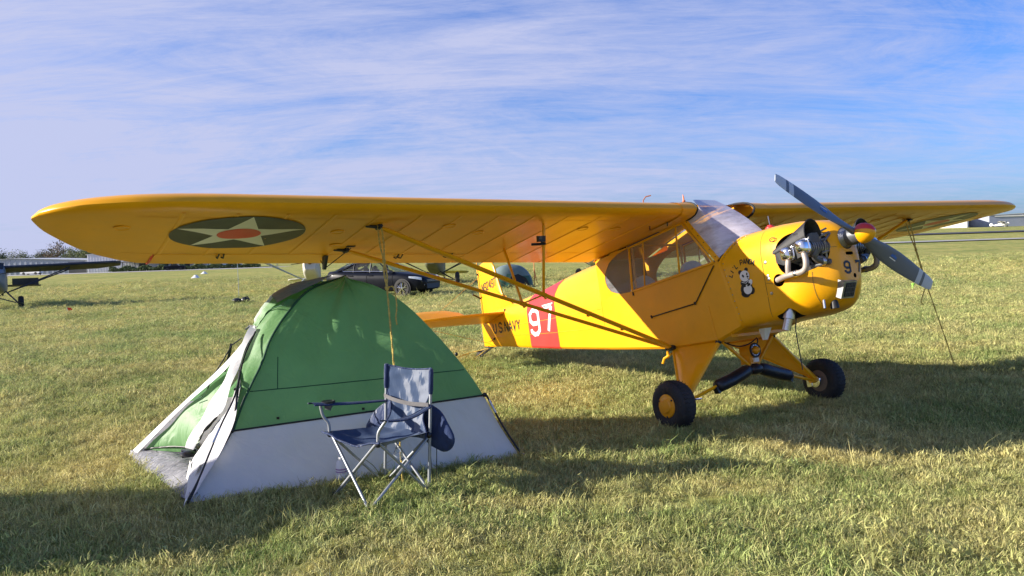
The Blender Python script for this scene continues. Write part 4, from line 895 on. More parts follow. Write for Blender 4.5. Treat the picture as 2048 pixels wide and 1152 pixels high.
mb = MB(); mb.loft([[(.30, -.19, .035), (.36, -.19, .035), (.36, -.10, .035), (.30, -.10, .035)], [(.30, -.185, .02), (.355, -.185, .02), (.355, -.105, .02), (.30, -.105, .02)], [(.30, -.165, -.06), (.325, -.165, -.06), (.325, -.13, -.06), (.30, -.13, -.06)]], True, (True, True)); part(mb, 'white_vent_scoop', WHITE, smooth=20)
mb = MB(); mb.lathe([(.0005, .03), (.022, .03), (.026, .022), (.042, .012), (.044, -.02), (.04, -.03)], (.445, 0, .855), (0, 0, 1), 18); cp = part(mb, 'fuel_cap', RED)
mb = MB(); mb.tube([(.445, 0, .88), (.442, 0, .965)], .003, 6); part(mb, 'fuel_gauge_wire', STEEL, cp)
mb = MB(); p = on_side(.735, .70); mb.tube([p+Vector((.03*math.cos(a), -.012, .016*math.sin(a))) for a in [2*math.pi*k/12 for k in range(13)]], .003, 6); part(mb, 'wire_loop', BLACKP)
mb = MB(); mb.tube([(-.20, -.30, 1.27), (-.20, -.30, 1.31), (-.2, -.3, 1.335)], [.008, .007, .002], 7); mb.lathe([(.014, -.0), (.014, .01), (.0005, .012)], (-.2, -.3, 1.268), (0, 0, 1), 10); part(mb, 'orange_beacon', mat('orange_plastic', (.75, .16, .03), .4))
mb = MB(); mb.tube([(-.6, -.42, 1.26), (-.6, -.42, 1.39), (-.58, -.40, 1.42), (-.55, -.36, 1.425)], .006, 6); part(mb, 'antenna', mat('copper_aerial', (.35, .14, .07), .5))
mb = MB()
for x, y in ((-.34, .62), (-.22, .52)): mb.tube([(x, -y, wing_pt(x, y, False)), (x-.005, -y, wing_pt(x, y, False)-.035)], .005, 6)
part(mb, 'vent_tubes', BLACKP, wing_n)
# --- tail: fin, rudder hard over to port, stabilizers, elevators held up, wires, tail wheel
def plate(outline, y, th, name, m, parent=None, rot=None, pivot=None):
    """flat fabric surface with rounded edges: outline in x,z"""
    n = len(outline); cx = sum(p[0] for p in outline)/n; cz = sum(p[1] for p in outline)/n; secs = []
    for k, (sc, t_) in enumerate(((0.0, 1), (.5, 1), (.93, .8), (.985, .5), (1, 0), (.985, -.5), (.93, -.8), (.5, -1), (0.0, -1))):
        secs.append([(cx+(x-cx)*max(sc, .001), y+t_*th/2, cz+(z-cz)*max(sc, .001)) for x, z in outline])
    mb = MB(); mb.loft(secs, True)
    if rot is not None: mb.v = [tuple(rot @ (Vector(p)-pivot)+pivot) for p in mb.v]
    return part(mb, name, m, parent, smooth=60)
fin = plate([(-4.64, .50), (-4.64, 1.55), (-4.60, 1.58), (-4.50, 1.60), (-4.36, 1.595), (-4.25, 1.56), (-4.20, 1.50), (-4.12, 1.25), (-4.06, 1.08), (-3.96, .97), (-3.80, .90), (-4.2, .7)], 0, .035, 'fin', YELF)
rud = [(-4.67, .55), (-4.67, 1.57), (-4.72, 1.64), (-4.82, 1.68), (-4.96, 1.66), (-5.12, 1.56), (-5.26, 1.38), (-5.33, 1.15), (-5.32, .9), (-5.22, .68), (-5.05, .53), (-4.86, .47)]
RR = Matrix.Rotation(R(-32), 3, 'Z'); rudder = plate(rud, 0, .03, 'rudder', YELF, None, RR, Vector((-4.67, 0, 0)))
mb = MB()
for z in (1.47, 1.25, .62): mb.tube([(-4.655, -.03, z), (-4.655, .03, z)], .012, 6); mb.box((-4.65, 0, z), (.05, .02, .025))
mb.tube([(-4.70, .13, 1.08), (-4.66, -.13, 1.20)], .012, 6); part(mb, 'rudder_hinges', BLACKP, rudder)
BV_FIN = bvh_of(fin); decal('registration', text('N92497', -4.575, 1.205, .050, .105, .018, .0135, slope=.07), BLACKP, BV_FIN, lift=.004, label='black registration N92497')
for sg in (-1, 1):
    pts = [(-3.93, .085), (-3.95, .5), (-4.0, .95), (-4.06, 1.25), (-4.16, 1.40), (-4.30, 1.45), (-4.42, 1.46), (-4.42, .8), (-4.42, .075)]
    def zs(x): return .838+(x+3.93)*.13
    n = len(pts); cx = sum(p[0] for p in pts)/n; cy = sum(p[1] for p in pts)/n; secs = []
    for sc, t_ in ((0.001, 1), (.5, 1), (.95, .8), (.99, .5), (1, 0), (.99, -.5), (.95, -.8), (.5, -1), (.001, -1)): secs.append([(cx+(x-cx)*sc, sg*(cy+(y-cy)*sc), zs(cx+(x-cx)*sc)+t_*.016) for x, y in pts])
    mb = MB(); mb.loft(secs, True); stb = part(mb, 'stabilizer', YELF, smooth=60)
    ev = [(0, .22), (0, 1.46), (-.10, 1.45), (-.22, 1.40), (-.34, 1.28), (-.42, 1.08), (-.46, .8), (-.45, .5), (-.36, .33), (-.20, .25)]
    n = len(ev); cx = sum(p[0] for p in ev)/n; cy = sum(p[1] for p in ev)/n; ua = R(33); secs = []
    for sc, t_ in ((0.001, 1), (.5, 1), (.95, .8), (.99, .5), (1, 0), (.99, -.5), (.95, -.8), (.5, -1), (.001, -1)):
        secs.append([(-4.435+(cx+(x-cx)*sc)*math.cos(ua), sg*(cy+(y-cy)*sc), .772-(cx+(x-cx)*sc)*math.sin(ua)+t_*.013) for x, y in ev])
    mb = MB(); mb.loft(secs, True); el = part(mb, 'elevator', YELF, smooth=60)
    mb = MB(); mb.tube([(-3.95, sg*.088, .76), (-3.93, sg*.088, .87)], .012, 6); mb.box((-3.94, sg*.078, .815), (.022, .022, .13)); part(mb, 'trim_slot', BLACKP, stb)
    mb = MB(); mb.tube([(-4.40, sg*.08, .77), (-4.40, sg*.14, .765)], .012, 6); part(mb, 'stabilizer_fitting', STEEL, stb)
    mb = MB(); mb.tube([(-4.42, sg*1.05, .77), (-4.52, sg*.03, .50)], .0024, 5); mb.tube([(-4.42, sg*1.05, .78), (-4.50, sg*.02, 1.45)], .0018, 5); part(mb, 'brace_wire', YELD, stb)
mb = MB(); mb.tube([(-4.46, -.088, .52), (-4.25, -.105, .535)], .003, 5); disc(mb, (-4.27, -.10, .537), (0, -1, 0), .016, .012, 10); part(mb, 'elevator_cable', BLACKP)
mb = MB(); mb.tube([(-4.42, 0, .485), (-4.6, 0, .45), (-4.78, 0, .41), (-4.86, 0, .40)], .014, 6, flat=2.2); tw = part(mb, 'tail_spring', BLACKP)
mb = MB(); mb.tube([(-4.80, 0, .40), (-4.86, .035, .40), (-4.91, .035, .38)], .01, 6); mb.tube([(-4.80, 0, .40), (-4.86, -.035, .40), (-4.91, -.035, .38)], .01, 6); mb.tube([(-4.84, 0, .45), (-4.84, 0, .36)], .018, 8); mb.tube([(-4.84, -.09, .43), (-4.84, .09, .43)], .008, 6); mb.tube([(-4.84, -.09, .43), (-4.68, -.10, .50)], .004, 5); part(mb, 'tail_wheel_fork', BLACKP, tw)
mb = MB(); mb.lathe([(.025, -.022), (.052, -.024), (.064, -.014), (.067, 0), (.064, .014), (.052, .024), (.025, .022)], (-4.92, 0, .375), (0, 1, 0), 22); part(mb, 'tail_wheel', RUBBER, tw)
# --- landing gear
AXL = (-.005, .965, -.482)
def axle(sg): return Vector((AXL[0], -AXL[1], AXL[2])) if sg < 0 else Vector((-.03, .90, -.478))
def wheel(sg):
    c = axle(sg); rw = .198
    mb = MB(); prof = [(.085, -.070), (.115, -.082), (.150, -.085), (.178, -.074), (.192, -.048), (.1975, -.02), (.1975, .02), (.192, .048), (.178, .074), (.150, .085), (.115, .082), (.085, .070)]
    mb.lathe(prof, c, (0, sg, 0), 48); ty = part(mb, 'tyre', RUBBER, smooth=50)
    mb = MB()
    for k in range(36):
        a = 2*math.pi*k/36
        for s2 in (-1, 1):
            for j in range(2):
                p0 = c+Vector((math.cos(a)*.1985, s2*(.006+.026*j), math.sin(a)*.1985)); a2 = a+2*math.pi/72; p1 = c+Vector((math.cos(a2)*.1975, s2*(.028+.026*j), math.sin(a2)*.1975)); mb.tube([p0, p1], .0032, 4, cap=False)
    part(mb, 'tread', RUBBER, ty)
    # hub cap outside, brake inside
    mb = MB(); mb.lathe([(.094, .060), (.095, .078), (.088, .084), (.060, .086), (.055, .090), (.050, .098), (.030, .100), (.0005, .101)], c, (0, sg, 0), 36); hc = part(mb, 'hub_cap', YELD, ty, smooth=35)
    mb = MB()
    for k in range(3): a = 2*math.pi*k/3+.5; disc(mb, c+Vector((math.cos(a)*.086, sg*.083, math.sin(a)*.086)), (0, sg, 0), .008, .006, 8)
    part(mb, 'screws', BLACKP, hc)
    mb = MB(); mb.lathe([(.10, -.045), (.098, -.075), (.085, -.080), (.0005, -.080)], c, (0, sg, 0), 32); part(mb, 'wheel_rim', mat('dusty_rim', (.18, .13, .09), .7, var=.3), ty, smooth=40)
    mb = MB(); mb.lathe([(.058, -.085), (.062, -.10), (.055, -.125), (.030, -.13), (.0005, -.13)], c, (0, sg, 0), 24); mb.box(c+Vector((-.06, -sg*.11, .0)), (.05, .05, .09)); mb.tube([c+Vector((.0, -sg*.13, .02)), c+Vector((.12, -sg*.2, .02))], .008, 6); part(mb, 'brake', CHROME, ty, smooth=40)
    return ty
for sg in (-1, 1):
    wheel(sg)
    F_, R_, A_ = Vector((-.035, sg*.335, -.028)), Vector((-.60, sg*.345, -.016)), axle(sg)+Vector((0, -sg*.12, .012))
    secs = []
    A0 = A_+Vector((-.055, -sg*.012, .045)); A1 = A_+Vector((.012, -sg*.01, .04))
    mb = MB()
    for i in range(9):
        t_ = i/8; f = F_.lerp(A1, t_); r_ = R_.lerp(A0, t_); nrm = (F_-R_).cross(A_-R_).normalized(); th = .016*(1-.3*t_)
        secs.append([f+(f-r_).normalized()*.012, f+nrm*th*.9, f.lerp(r_, .3)+nrm*th, f.lerp(r_, .7)+nrm*th*.7, r_+nrm*th*.5, r_-(f-r_).normalized()*.01, r_-nrm*th*.5, f.lerp(r_, .7)-nrm*th*.7, f.lerp(r_, .3)-nrm*th, f-nrm*th*.9])
    mb.loft(secs, True, (True, True)); lg = part(mb, 'gear_leg', YELF, smooth=45)
    mb = MB(); mb.tube([F_, A1+Vector((0, 0, -.03))], .021, 10); mb.tube([R_, A0], .014, 8); mb.tube([A0, A_+Vector((0, sg*.03, -.012))], .028, 10); mb.tube([A_+Vector((0, -sg*.06, -.0)), A_+Vector((0, sg*.12, -.012))], .024, 10); part(mb, 'gear_tube', YEL, lg)
    mb = MB(); mb.ell(F_+Vector((.0, 0, .008)), (.03, .024, .022), 10, 8); mb.ell(R_+Vector((0, 0, .006)), (.03, .024, .02), 10, 8); part(mb, 'gear_fitting', BLACKP, lg)
    # cabane tube, bungee shock strut in its vinyl boot, lower tube
    Cc = Vector((.0, sg*.035, -.275)); E_ = axle(sg)+Vector((.005, -sg*.12, .002)); 
    mb = MB(); mb.tube([F_+Vector((.02, -sg*.03, .004)), Cc+Vector((0, 0, .01))], .0165, 9); part(mb, 'cabane_tube', YEL)
    mb = MB(); mb.tube([Cc, E_], .0135, 9); ss_ = part(mb, 'shock_strut', YEL)
    mb = MB(); d_ = (E_-Cc); ts_ = [.02, .05, .10, .2, .32, .42, .50, .535, .55]; rr_ = [.030, .047, .056, .058, .056, .057, .055, .048, .026]
    mb.tube([Cc+d_*k+Vector((0, 0, -.012*math.sin(k*5))) for k in ts_], rr_, 14); bt_ = part(mb, 'shock_boot', BOOT, ss_, smooth=60)
    mb = MB(); pe = Cc+d_*.545; mb.box(pe+Vector((0, 0, -.03)), (.05, .03, .06), Matrix.Rotation(R(-25*sg), 3, 'X')); part(mb, 'boot_flap', BOOT, bt_, smooth=0)
mb = MB(); mb.ell((.0, 0, -.29), (.07, .085, .05), 14, 8); part(mb, 'boot_joint', BOOT)
# wind driven generator on the cabane
G = Vector((-.005, -.005, -.128))
mb = MB(); mb.lathe([(.045, -.085), (.064, -.07), (.066, .04), (.066, .052), (.055, .052)], G, (1, 0, 0), 26); mb.box(G+Vector((-.02, 0, -.075)), (.115, .112, .075)); mb.prism([(-.052, -.235), (.052, -.235), (.02, -.30), (-.02, -.30)], -.045, -.02, 0); wgn = part(mb, 'wind_generator', YELD, smooth=30)
mb = MB(); mb.lathe([(.056, .045), (.064, .046), (.066, .056), (.062, .064), (.054, .062), (.053, .05)], G, (1, 0, 0), 26); part(mb, 'generator_ring', BLACKP, wgn)
mb = MB(); mb.lathe([(.034, .04), (.034, .07), (.028, .088), (.012, .1), (.0005, .102)], G, (1, 0, 0), 20); part(mb, 'generator_hub', YELD, wgn)
mb = MB()
for k in range(10): a = 2*math.pi*k/10; mb.box(G+Vector((.054, math.cos(a)*.044, math.sin(a)*.044)), (.012, .006, .018), Matrix.Rotation(a, 3, 'X')) 
part(mb, 'generator_vanes', STEEL, wgn)
mb = MB(); mb.box(G+Vector((.045, 0, -.083)), (.02, .055, .035)); part(mb, 'data_plate', CREAM, wgn, smooth=0)
# step and tie ring at the rear strut fitting
mb = MB(); mb.tube([(-.66, -.36, -.02), (-.67, -.365, -.09)], .012, 7); mb.tube([(-.60, -.37, -.05), (-.68, -.40, -.085), (-.70, -.41, -.13)], .012, 7); part(mb, 'boarding_step', YEL)
mb = MB(); mb.tube(bez((-.0, -.3, -.03), (.1, -.25, -.10), (.15, -.2, -.10), (.2, -.12, -.03), 10), .006, 6); mb.tube(bez((.05, .05, -.03), (.06, .03, -.1), (.02, .02, -.1), (0, 0, -.1), 8), .006, 6); part(mb, 'brake_hose', BLACKP)
# ------------------------------------------------------------------ the tent
GREEN = fabric('green_nylon', (.23, .48, .21), .5, .5, .55, 6.0, sheen=.5)
GREENL = fabric('sunlit_end_green_nylon', (.17, .37, .14), .42, .5, .35, 8.0)  # the fly's green again, in a separate tone set for the sunlit end
TWHITE = fabric('white_nylon', (.78, .77, .80), .32, .5, .40, 6.0, var=.05, sheen=.6)
TGREY = fabric('grey_nylon', (.22, .24, .20), .3, .5, .25, 7.0)
FLOOR = fabric('grey_groundsheet', (.27, .27, .29), .1, .5, 1.0, 9.0, var=.30, sheen=.5)
MESHM = mat('dark_mesh', (.14, .14, .16), .8, var=.3, vscale=40)
POLE = mat('black_pole', (.012, .012, .014), .35, var=.2)
tent = empty('camping_tent', (-1.47, 6.0, 0), 'green and white dome tent with open door flap pitched under the yellow wing', 'tent'); TO = tuple(tent.location)
def tpart(mb, name, m, parent=None, smooth=60, fix=True): return mb.build(name, m, parent or tent, TO, smooth, fix)
P1 = [(-1.992, 4.896, 0), (-1.91, 5.069, .186), (-1.824, 5.252, .372), (-1.773, 5.36, .561), (-1.701, 5.512, .768), (-1.657, 5.604, .926), (-1.579, 5.77, 1.089), (-1.47, 5.999, 1.236), (-1.289, 6.382, 1.314)]
P2 = [(.03, 5.76, 0), (-.12, 5.78, .24), (-.23, 5.80, .46), (-.39, 5.83, .70), (-.63, 5.87, .98), (-.80, 5.89, 1.14), (-.98, 5.92, 1.25), (-1.2, 5.96, 1.315)]
P2b = [(-2.97, 6.24, 0), (-2.45, 6.16, .43), (-2.19, 6.12, .65), (-2.01, 6.09, .84), (-1.9, 6.07, 1.02), (-1.76, 6.05, 1.2), (-1.47, 6.0, 1.29)]
P1b = [(-.95, 7.1, 0), (-1.02, 6.96, .30), (-1.08, 6.83, .60), (-1.14, 6.70, .9), (-1.2, 6.56, 1.12), (-1.289, 6.382, 1.30)]
def at_t(P, t_):
    C_ = catmull(P, 6); ln = [0]
    for a, b_ in zip(C_, C_[1:]): ln.append(ln[-1]+(b_-a).length)
    d = t_*ln[-1]
    for i in range(len(C_)-1):
        if ln[i+1] >= d-1e-9: return C_[i].lerp(C_[i+1], (d-ln[i])/max(1e-9, ln[i+1]-ln[i]))
    return C_[-1]
def at_z(P, z):
    C_ = catmull(P, 8)
    for a, b_ in zip(C_, C_[1:]):
        if b_.z >= z >= a.z and b_.z > a.z: return a.lerp(b_, (z-a.z)/(b_.z-a.z))
    return C_[-1]
trg = random.Random(3)
def patch(Pa, Pb, ta, tb, nu, nv, sag, name, m, folds=0.0):
    """Coons sheet between two poles, from fraction ta to tb up each; sags inwards and is lightly creased"""
    V = []
    c = Vector((-1.45, 6.0, .3))
    for j in range(nv+1):
        a, b_ = at_t(Pa, ta[0]+(ta[1]-ta[0])*j/nv), at_t(Pb, tb[0]+(tb[1]-tb[0])*j/nv)
        for i in range(nu+1):
            u = i/nu; p = a.lerp(b_, u); tt_ = ta[0]+(ta[1]-ta[0])*j/nv
            inn = (c-p).normalized(); k = math.sin(math.pi*u)
            p = p+inn*(sag*k*math.sin(math.pi*min(1, tt_*1.0))**.7) + inn*folds*k*(math.sin(17*u+6*tt_+2*math.sin(5*tt_))*.5+math.sin(31*u-11*tt_)*.3+.9*math.sin(26*(u-.5)/(1.35-tt_)+3*tt_)*max(0, tt_-.35))
            tj = j/nv*.45; wgt = math.sin(math.pi*u)*math.sin(math.pi*min(1, j/nv+.12)*.9)
            for uu in (u*2.0, (1-u)*2.0): p = p+inn*folds*1.3*wgt*math.exp(-1.6*math.hypot(uu, tj))*math.sin(15*math.atan2(tj, uu)+2.2*uu)
            V.append(p)
    mb = MB(); mb.add(V, [(j*(nu+1)+i, j*(nu+1)+i+1, (j+1)*(nu+1)+i+1, (j+1)*(nu+1)+i) for j in range(nv) for i in range(nu)]); return tpart(mb, name, m)
# fractions along the poles where the wall joins the fly
def frac(P, z):
    C_ = catmull(P, 8); L_ = [0]; 
    for a, b_ in zip(C_, C_[1:]): L_.append(L_[-1]+(b_-a).length)
    for i in range(len(C_)-1):
        if C_[i+1].z >= z: return (L_[i]+(L_[i+1]-L_[i])*(z-C_[i].z)/(C_[i+1].z-C_[i].z))/L_[-1]
    return 1
fa, fb = frac(P1, .372), frac(P2, .455)
wall = patch(P1, P2, (0.01, fa), (0.01, fb), 60, 16, .02, 'lower_wall', TWHITE, .012)
fly = patch(P1, P2, (fa, 1), (fb, 1), 60, 44, .05, 'rainfly', GREEN, .017); fly['label'] = 'dark green front panel'
patch(P2, P1b, (frac(P2, .45), 1), (frac(P1b, .42), 1), 16, 14, .03, 'rainfly', GREEN, .006); patch(P2, P1b, (0, frac(P2, .45)), (0, frac(P1b, .42)), 16, 6, .02, 'lower_wall', TWHITE, .004)
patch(P1b, P2b, (frac(P1b, .42), 1), (frac(P2b, .42), 1), 20, 14, .03, 'rainfly', GREEN, .006); patch(P1b, P2b, (0, frac(P1b, .42)), (0, frac(P2b, .42)), 20, 6, .02, 'lower_wall', TWHITE, .004)
# seams and black piping on the front
def sheet_pt(z1, z2, u, out=.004):
    a, b_ = at_z(P1, z1), at_z(P2, z2); p = a.lerp(b_, u); inn = (Vector((-1.45, 6.0, .3))-p).normalized(); return p+inn*(.045*math.sin(math.pi*u)*math.sin(math.pi*.5)**.7*.55)-inn*out
DGREEN = mat('dark_green_tape', (.02, .085, .035), .7, var=.15)
BV_T = bvh_of(fly, wall)
def on_tent(p, out=.004):
    """drop a point on to the front sheet from the camera side"""
    n_ = Vector((.39, -.92, .25)).normalized(); o = Vector(p)+n_*.6-Vector(TO); h = BV_T.ray_cast(o, -n_)
    return (h[0]+Vector(TO)+n_*out) if h[0] is not None else Vector(p)
def line(pts, r_, name, m, par=None, out=.004, k=8): mb = MB(); mb.tube([on_tent(q, out) for q in catmull(pts, k)], r_, 6); return tpart(mb, name, m, par)
A_, B_ = at_z(P1, .372), at_z(P2, .455)
line([A_.lerp(B_, u) for u in np.linspace(.005, .995, 12)], .0065, 'piping', POLE, out=.003)
A_, B_ = at_z(P1, .60), at_z(P2, .64); line([A_.lerp(B_, u) for u in np.linspace(.01, .99, 10)], .0035, 'fly_seam', DGREEN, out=.001)
line([at_z(P1, .80).lerp(at_z(P2, .86), .08), at_z(P1, .6).lerp(at_z(P2, .64), .13)], .003, 'fly_seam', DGREEN, out=.001)
mb = MB(); mb.tube([p+Vector((.008, -.012, .004)) for p in catmull(P1[2:], 6)], .008, 6); tpart(mb, 'fly_seam', DGREEN)
for q in (A_.lerp(B_, .12), A_.lerp(B_, .5)): mb = MB(); p = on_tent(q+Vector((0, 0, -.20)), .004); mb.box(p, (.018, .006, .016)); tpart(mb, 'toggle_loop', POLE)
# exposed pole at the right corner and the piped left edge, black joint and pins
mb = MB(); mb.tube([p+Vector((.022, -.018, .005)) for p in catmull(P2[:3], 6)], .0075, 8); po = tpart(mb, 'pole', POLE)
mb = MB(); a = Vector(P2[0])+Vector((.022, -.018, .0)); mb.tube([a+Vector((-.012, 0, .045)), a+Vector((.004, 0, -.03))], .010, 8); tpart(mb, 'pole_tip', STEEL, po)
mb = MB(); a = at_z(P2, .42)+Vector((.02, -.017, .006)); b_ = at_z(P2, .33)+Vector((.021, -.017, .006)); mb.tube([a, b_], .009, 8); tpart(mb, 'ferrule', STEEL, po)
mb = MB(); mb.ell(at_z(P2, .46)+Vector((.012, -.01, 0)), (.018, .016, .016), 8, 6); mb.ell(at_z(P2, .74)+Vector((.012, -.01, .01)), (.012, .012, .014), 8, 6); tpart(mb, 'pole_clip', POLE)
# left end: fly hood, grey vent, door, white flap, corner panel (coordinates in metres on the sloping end)
BAND = [(-2.961, 6.23, .003), (-2.518, 6.048, .362), (-2.106, 5.868, .686), (-1.924, 5.829, .864), (-1.833, 5.866, 1.001)]
BANDI = [(-2.821, 6.096, .05), (-2.421, 5.959, .398), (-2.035, 5.764, .681), (-1.894, 5.766, .846), (-1.807, 5.787, .964)]
DL = [(-2.797, 6.104, .085), (-2.589, 6.03, .264), (-2.273, 5.912, .53), (-2.061, 5.789, .671), (-1.906, 5.771, .835)]
DRr = [(-2.30, 5.79, .155), (-2.119, 5.43, .299), (-2.082, 5.524, .423), (-2.011, 5.582, .553), (-1.925, 5.65, .712), (-1.877, 5.734, .839)]
FL = [(-2.139, 5.368, .224), (-2.151, 5.449, .279), (-2.144, 5.498, .328), (-2.088, 5.512, .405), (-2.048, 5.551, .485), (-2.006, 5.575, .554), (-1.971, 5.636, .646), (-1.91, 5.72, .789), (-1.822, 5.814, .969)]
FR = [(-2.08, 5.301, .235), (-2.053, 5.34, .301), (-1.964, 5.334, .398), (-1.89, 5.319, .471), (-1.869, 5.384, .55), (-1.853, 5.49, .658), (-1.84, 5.611, .777), (-1.773, 5.744, .967)]
NOUT = Vector((-.662, -.484, .571))
def curve(P, n): return [at_t(P, k/n) for k in range(n+1)]
def ribbon_sheet(Pa, Pb, n, nu, name, m, off=0.0, belly=0.0, wav=0.0, fr=9.0):
    A, B = curve(Pa, n), curve(Pb, n); V = []
    for j in range(n+1):
        for i in range(nu+1):
            u = i/nu; p = A[j].lerp(B[j], u)+NOUT*(off-belly*math.sin(math.pi*u)+wav*math.sin(fr*u+3*j/n)*math.sin(math.pi*u)+wav*.6*math.sin(19*j/n+4*u)); V.append(p)
    mb = MB(); mb.add(V, [(j*(nu+1)+i, j*(nu+1)+i+1, (j+1)*(nu+1)+i+1, (j+1)*(nu+1)+i) for j in range(n) for i in range(nu)]); return tpart(mb, name, m)
ribbon_sheet(BAND, BANDI, 20, 3, 'white_edge_strip', TWHITE, .012)
dw = ribbon_sheet(DL, DRr, 22, 12, 'door_flap', GREENL, -.02, .05, .010, 7); dw['label'] = 'translucent green door panel hanging on the left end'
q = [dl+Vector((0, 0, 0)) for dl in (Vector((-2.797, 6.104, .085)), Vector((-2.70, 6.05, .11)), Vector((-2.50, 5.93, .14)), Vector((-2.30, 5.79, .155)))]
mb = MB(); mb.tube([p-NOUT*.02 for p in catmull(q, 4)]+[Vector(p)-NOUT*.02 for p in DRr[1:4]], .006, 6); tpart(mb, 'door_zip', POLE, dw)
mb = MB(); p = Vector((-2.24, 5.72, .50)); mb.tube([p+NOUT*.0, p+Vector((.09, -.09, .04))], .004, 5); mb.tube([Vector((-2.16, 5.60, .50)), Vector((-2.08, 5.53, .53))], .004, 5); tpart(mb, 'door_tie', DGREEN, dw)
wf = ribbon_sheet(FL, FR, 24, 5, 'white_flap', TWHITE, .03, -.02, .012, 8); wf['label'] = 'crumpled white flap hanging from the hood'
mb = MB(); mb.tube(catmull([Vector(p)+NOUT*.028 for p in [(-2.053, 5.34, .301), (-2.01, 5.335, .35), (-1.964, 5.334, .398), (-1.90, 5.32, .46)]], 4), [.004]*4+[.02, .026, .028, .026]+[.02]*3+[.004]*2, 7, flat=.35); tpart(mb, 'flap_slit', POLE, wf)
mb = MB(); mb.add([Vector(p)+NOUT*.004 for p in [(-1.872, 5.692, .809), (-1.845, 5.487, .665), (-1.855, 5.416, .594), (-1.793, 5.305, .572), (-1.836, 5.527, .71)]], [(0, 1, 4), (1, 2, 3, 4)]); tpart(mb, 'mesh_gusset', MESHM, smooth=0)
CR = [(-1.992, 4.90, .005), (-1.877, 4.995, .199), (-1.80, 5.16, .392), (-1.793, 5.305, .572), (-1.813, 5.416, .642)]
CLf = [(-2.044, 5.027, .046), (-2.105, 5.248, .161), (-2.057, 5.285, .248), (-1.964, 5.334, .398), (-1.884, 5.321, .48), (-1.85, 5.409, .6)]
cp_ = ribbon_sheet(CLf, CR, 18, 6, 'corner_panel', TWHITE, .0, -.012, .004, 6)
mb = MB(); mb.add([Vector(p)+NOUT*.017 for p in [(-2.0, 5.06, .13), (-1.965, 5.055, .175), (-1.955, 5.10, .21), (-1.985, 5.12, .18)]], [(0, 1, 2, 3)]); tpart(mb, 'grey_patch', TGREY, cp_, smooth=0)
BLK = [(-1.992, 4.896, .0), (-1.91, 5.060, .186), (-1.815, 5.235, .372), (-1.793, 5.295, .572), (-1.845, 5.535, .714), (-1.872, 5.68, .809), (-1.808, 5.80, .977), (-1.722, 5.83, 1.1), (-1.592, 5.72, 1.14)]
mb = MB(); mb.tube([p+NOUT*.01 for p in catmull(BLK[:5], 6)], .0085, 7); tpart(mb, 'pole', POLE)
mb = MB(); mb.tube([p+NOUT*.004 for p in catmull(BLK[4:], 6)], .004, 6); tpart(mb, 'fly_seam', DGREEN)
mb = MB(); mb.ell(Vector(BLK[2])+NOUT*.012, (.020, .018, .018), 8, 6); tpart(mb, 'pole_clip', POLE)
VP = [(-2.005, 4.86, .0), (-1.931, 4.93, .15), (-1.841, 5.081, .432), (-1.783, 5.213, .61), (-1.804, 5.484, .816), (-1.775, 5.66, .97)]
mb = MB(); mb.tube(catmull(VP, 5), .0062, 7); vp = tpart(mb, 'hood_pole', POLE)
mb = MB(); mb.tube([Vector(VP[2])+(Vector(VP[3])-Vector(VP[2]))*k for k in (-.45, -.02)], .0075, 8); mb.tube([Vector(VP[0])+Vector((.02, .02, .05)), Vector(VP[0])+Vector((-.008, -.01, -.03))], .008, 8); tpart(mb, 'ferrule', STEEL, vp)
mb = MB(); mb.tube([Vector((-1.795, 5.25, .64)), Vector((-1.81, 5.36, .635))], .009, 6); tpart(mb, 'pole_strap', POLE, vp)
# fly strip between the pole and the hood, the pale sunlit hood and the vent over it
SL = [(-1.80, 5.30, .565), (-1.845, 5.535, .714), (-1.872, 5.68, .809), (-1.808, 5.80, .977), (-1.722, 5.83, 1.1), (-1.62, 5.85, 1.16)]
SR = [(-1.824, 5.250, .372), (-1.773, 5.36, .561), (-1.701, 5.512, .768), (-1.657, 5.604, .926), (-1.579, 5.77, 1.089), (-1.52, 5.90, 1.17)]
ribbon_sheet(SL, SR, 18, 6, 'rainfly', GREENL, .004, -.012, .006, 10)
HL = [(-1.833, 5.90, .99), (-1.90, 6.07, 1.02), (-1.84, 6.065, 1.11), (-1.76, 6.05, 1.20)]
HR = [(-1.80, 5.80, .984), (-1.765, 5.815, 1.04), (-1.722, 5.83, 1.1), (-1.65, 5.84, 1.15)]
hd = ribbon_sheet(HL, HR, 10, 6, 'hood', GREENL, .01, -.02, .004, 6); hd['label'] = 'pale green sunlit hood over the door'
ribbon_sheet([(-2.106, 5.90, .686), (-1.98, 5.98, .83), (-1.90, 6.07, 1.02)], [(-1.95, 5.80, .80), (-1.88, 5.80, .90), (-1.833, 5.88, .99)], 10, 5, 'hood', GREENL, -.01, .0, .006, 6)
mb = MB(); mb.tube([(-1.93, 5.93, .965), (-1.90, 5.935, .99), (-1.80, 5.80, .992)], .008, 6); tpart(mb, 'hood_strut', MESHM, hd)
VL = [(-1.76, 6.05, 1.205), (-1.62, 6.04, 1.275), (-1.47, 6.05, 1.305), (-1.30, 6.2, 1.335)]; VR = [(-1.66, 5.83, 1.155), (-1.57, 5.86, 1.20), (-1.48, 5.97, 1.247), (-1.34, 6.15, 1.325)]
ribbon_sheet(VL, VR, 10, 5, 'vent_panel', TGREY, .006, -.01, .004, 5)
patch(P1, P2b, (.62, .97), (.66, .97), 10, 8, .03, 'rainfly', GREEN, .004)
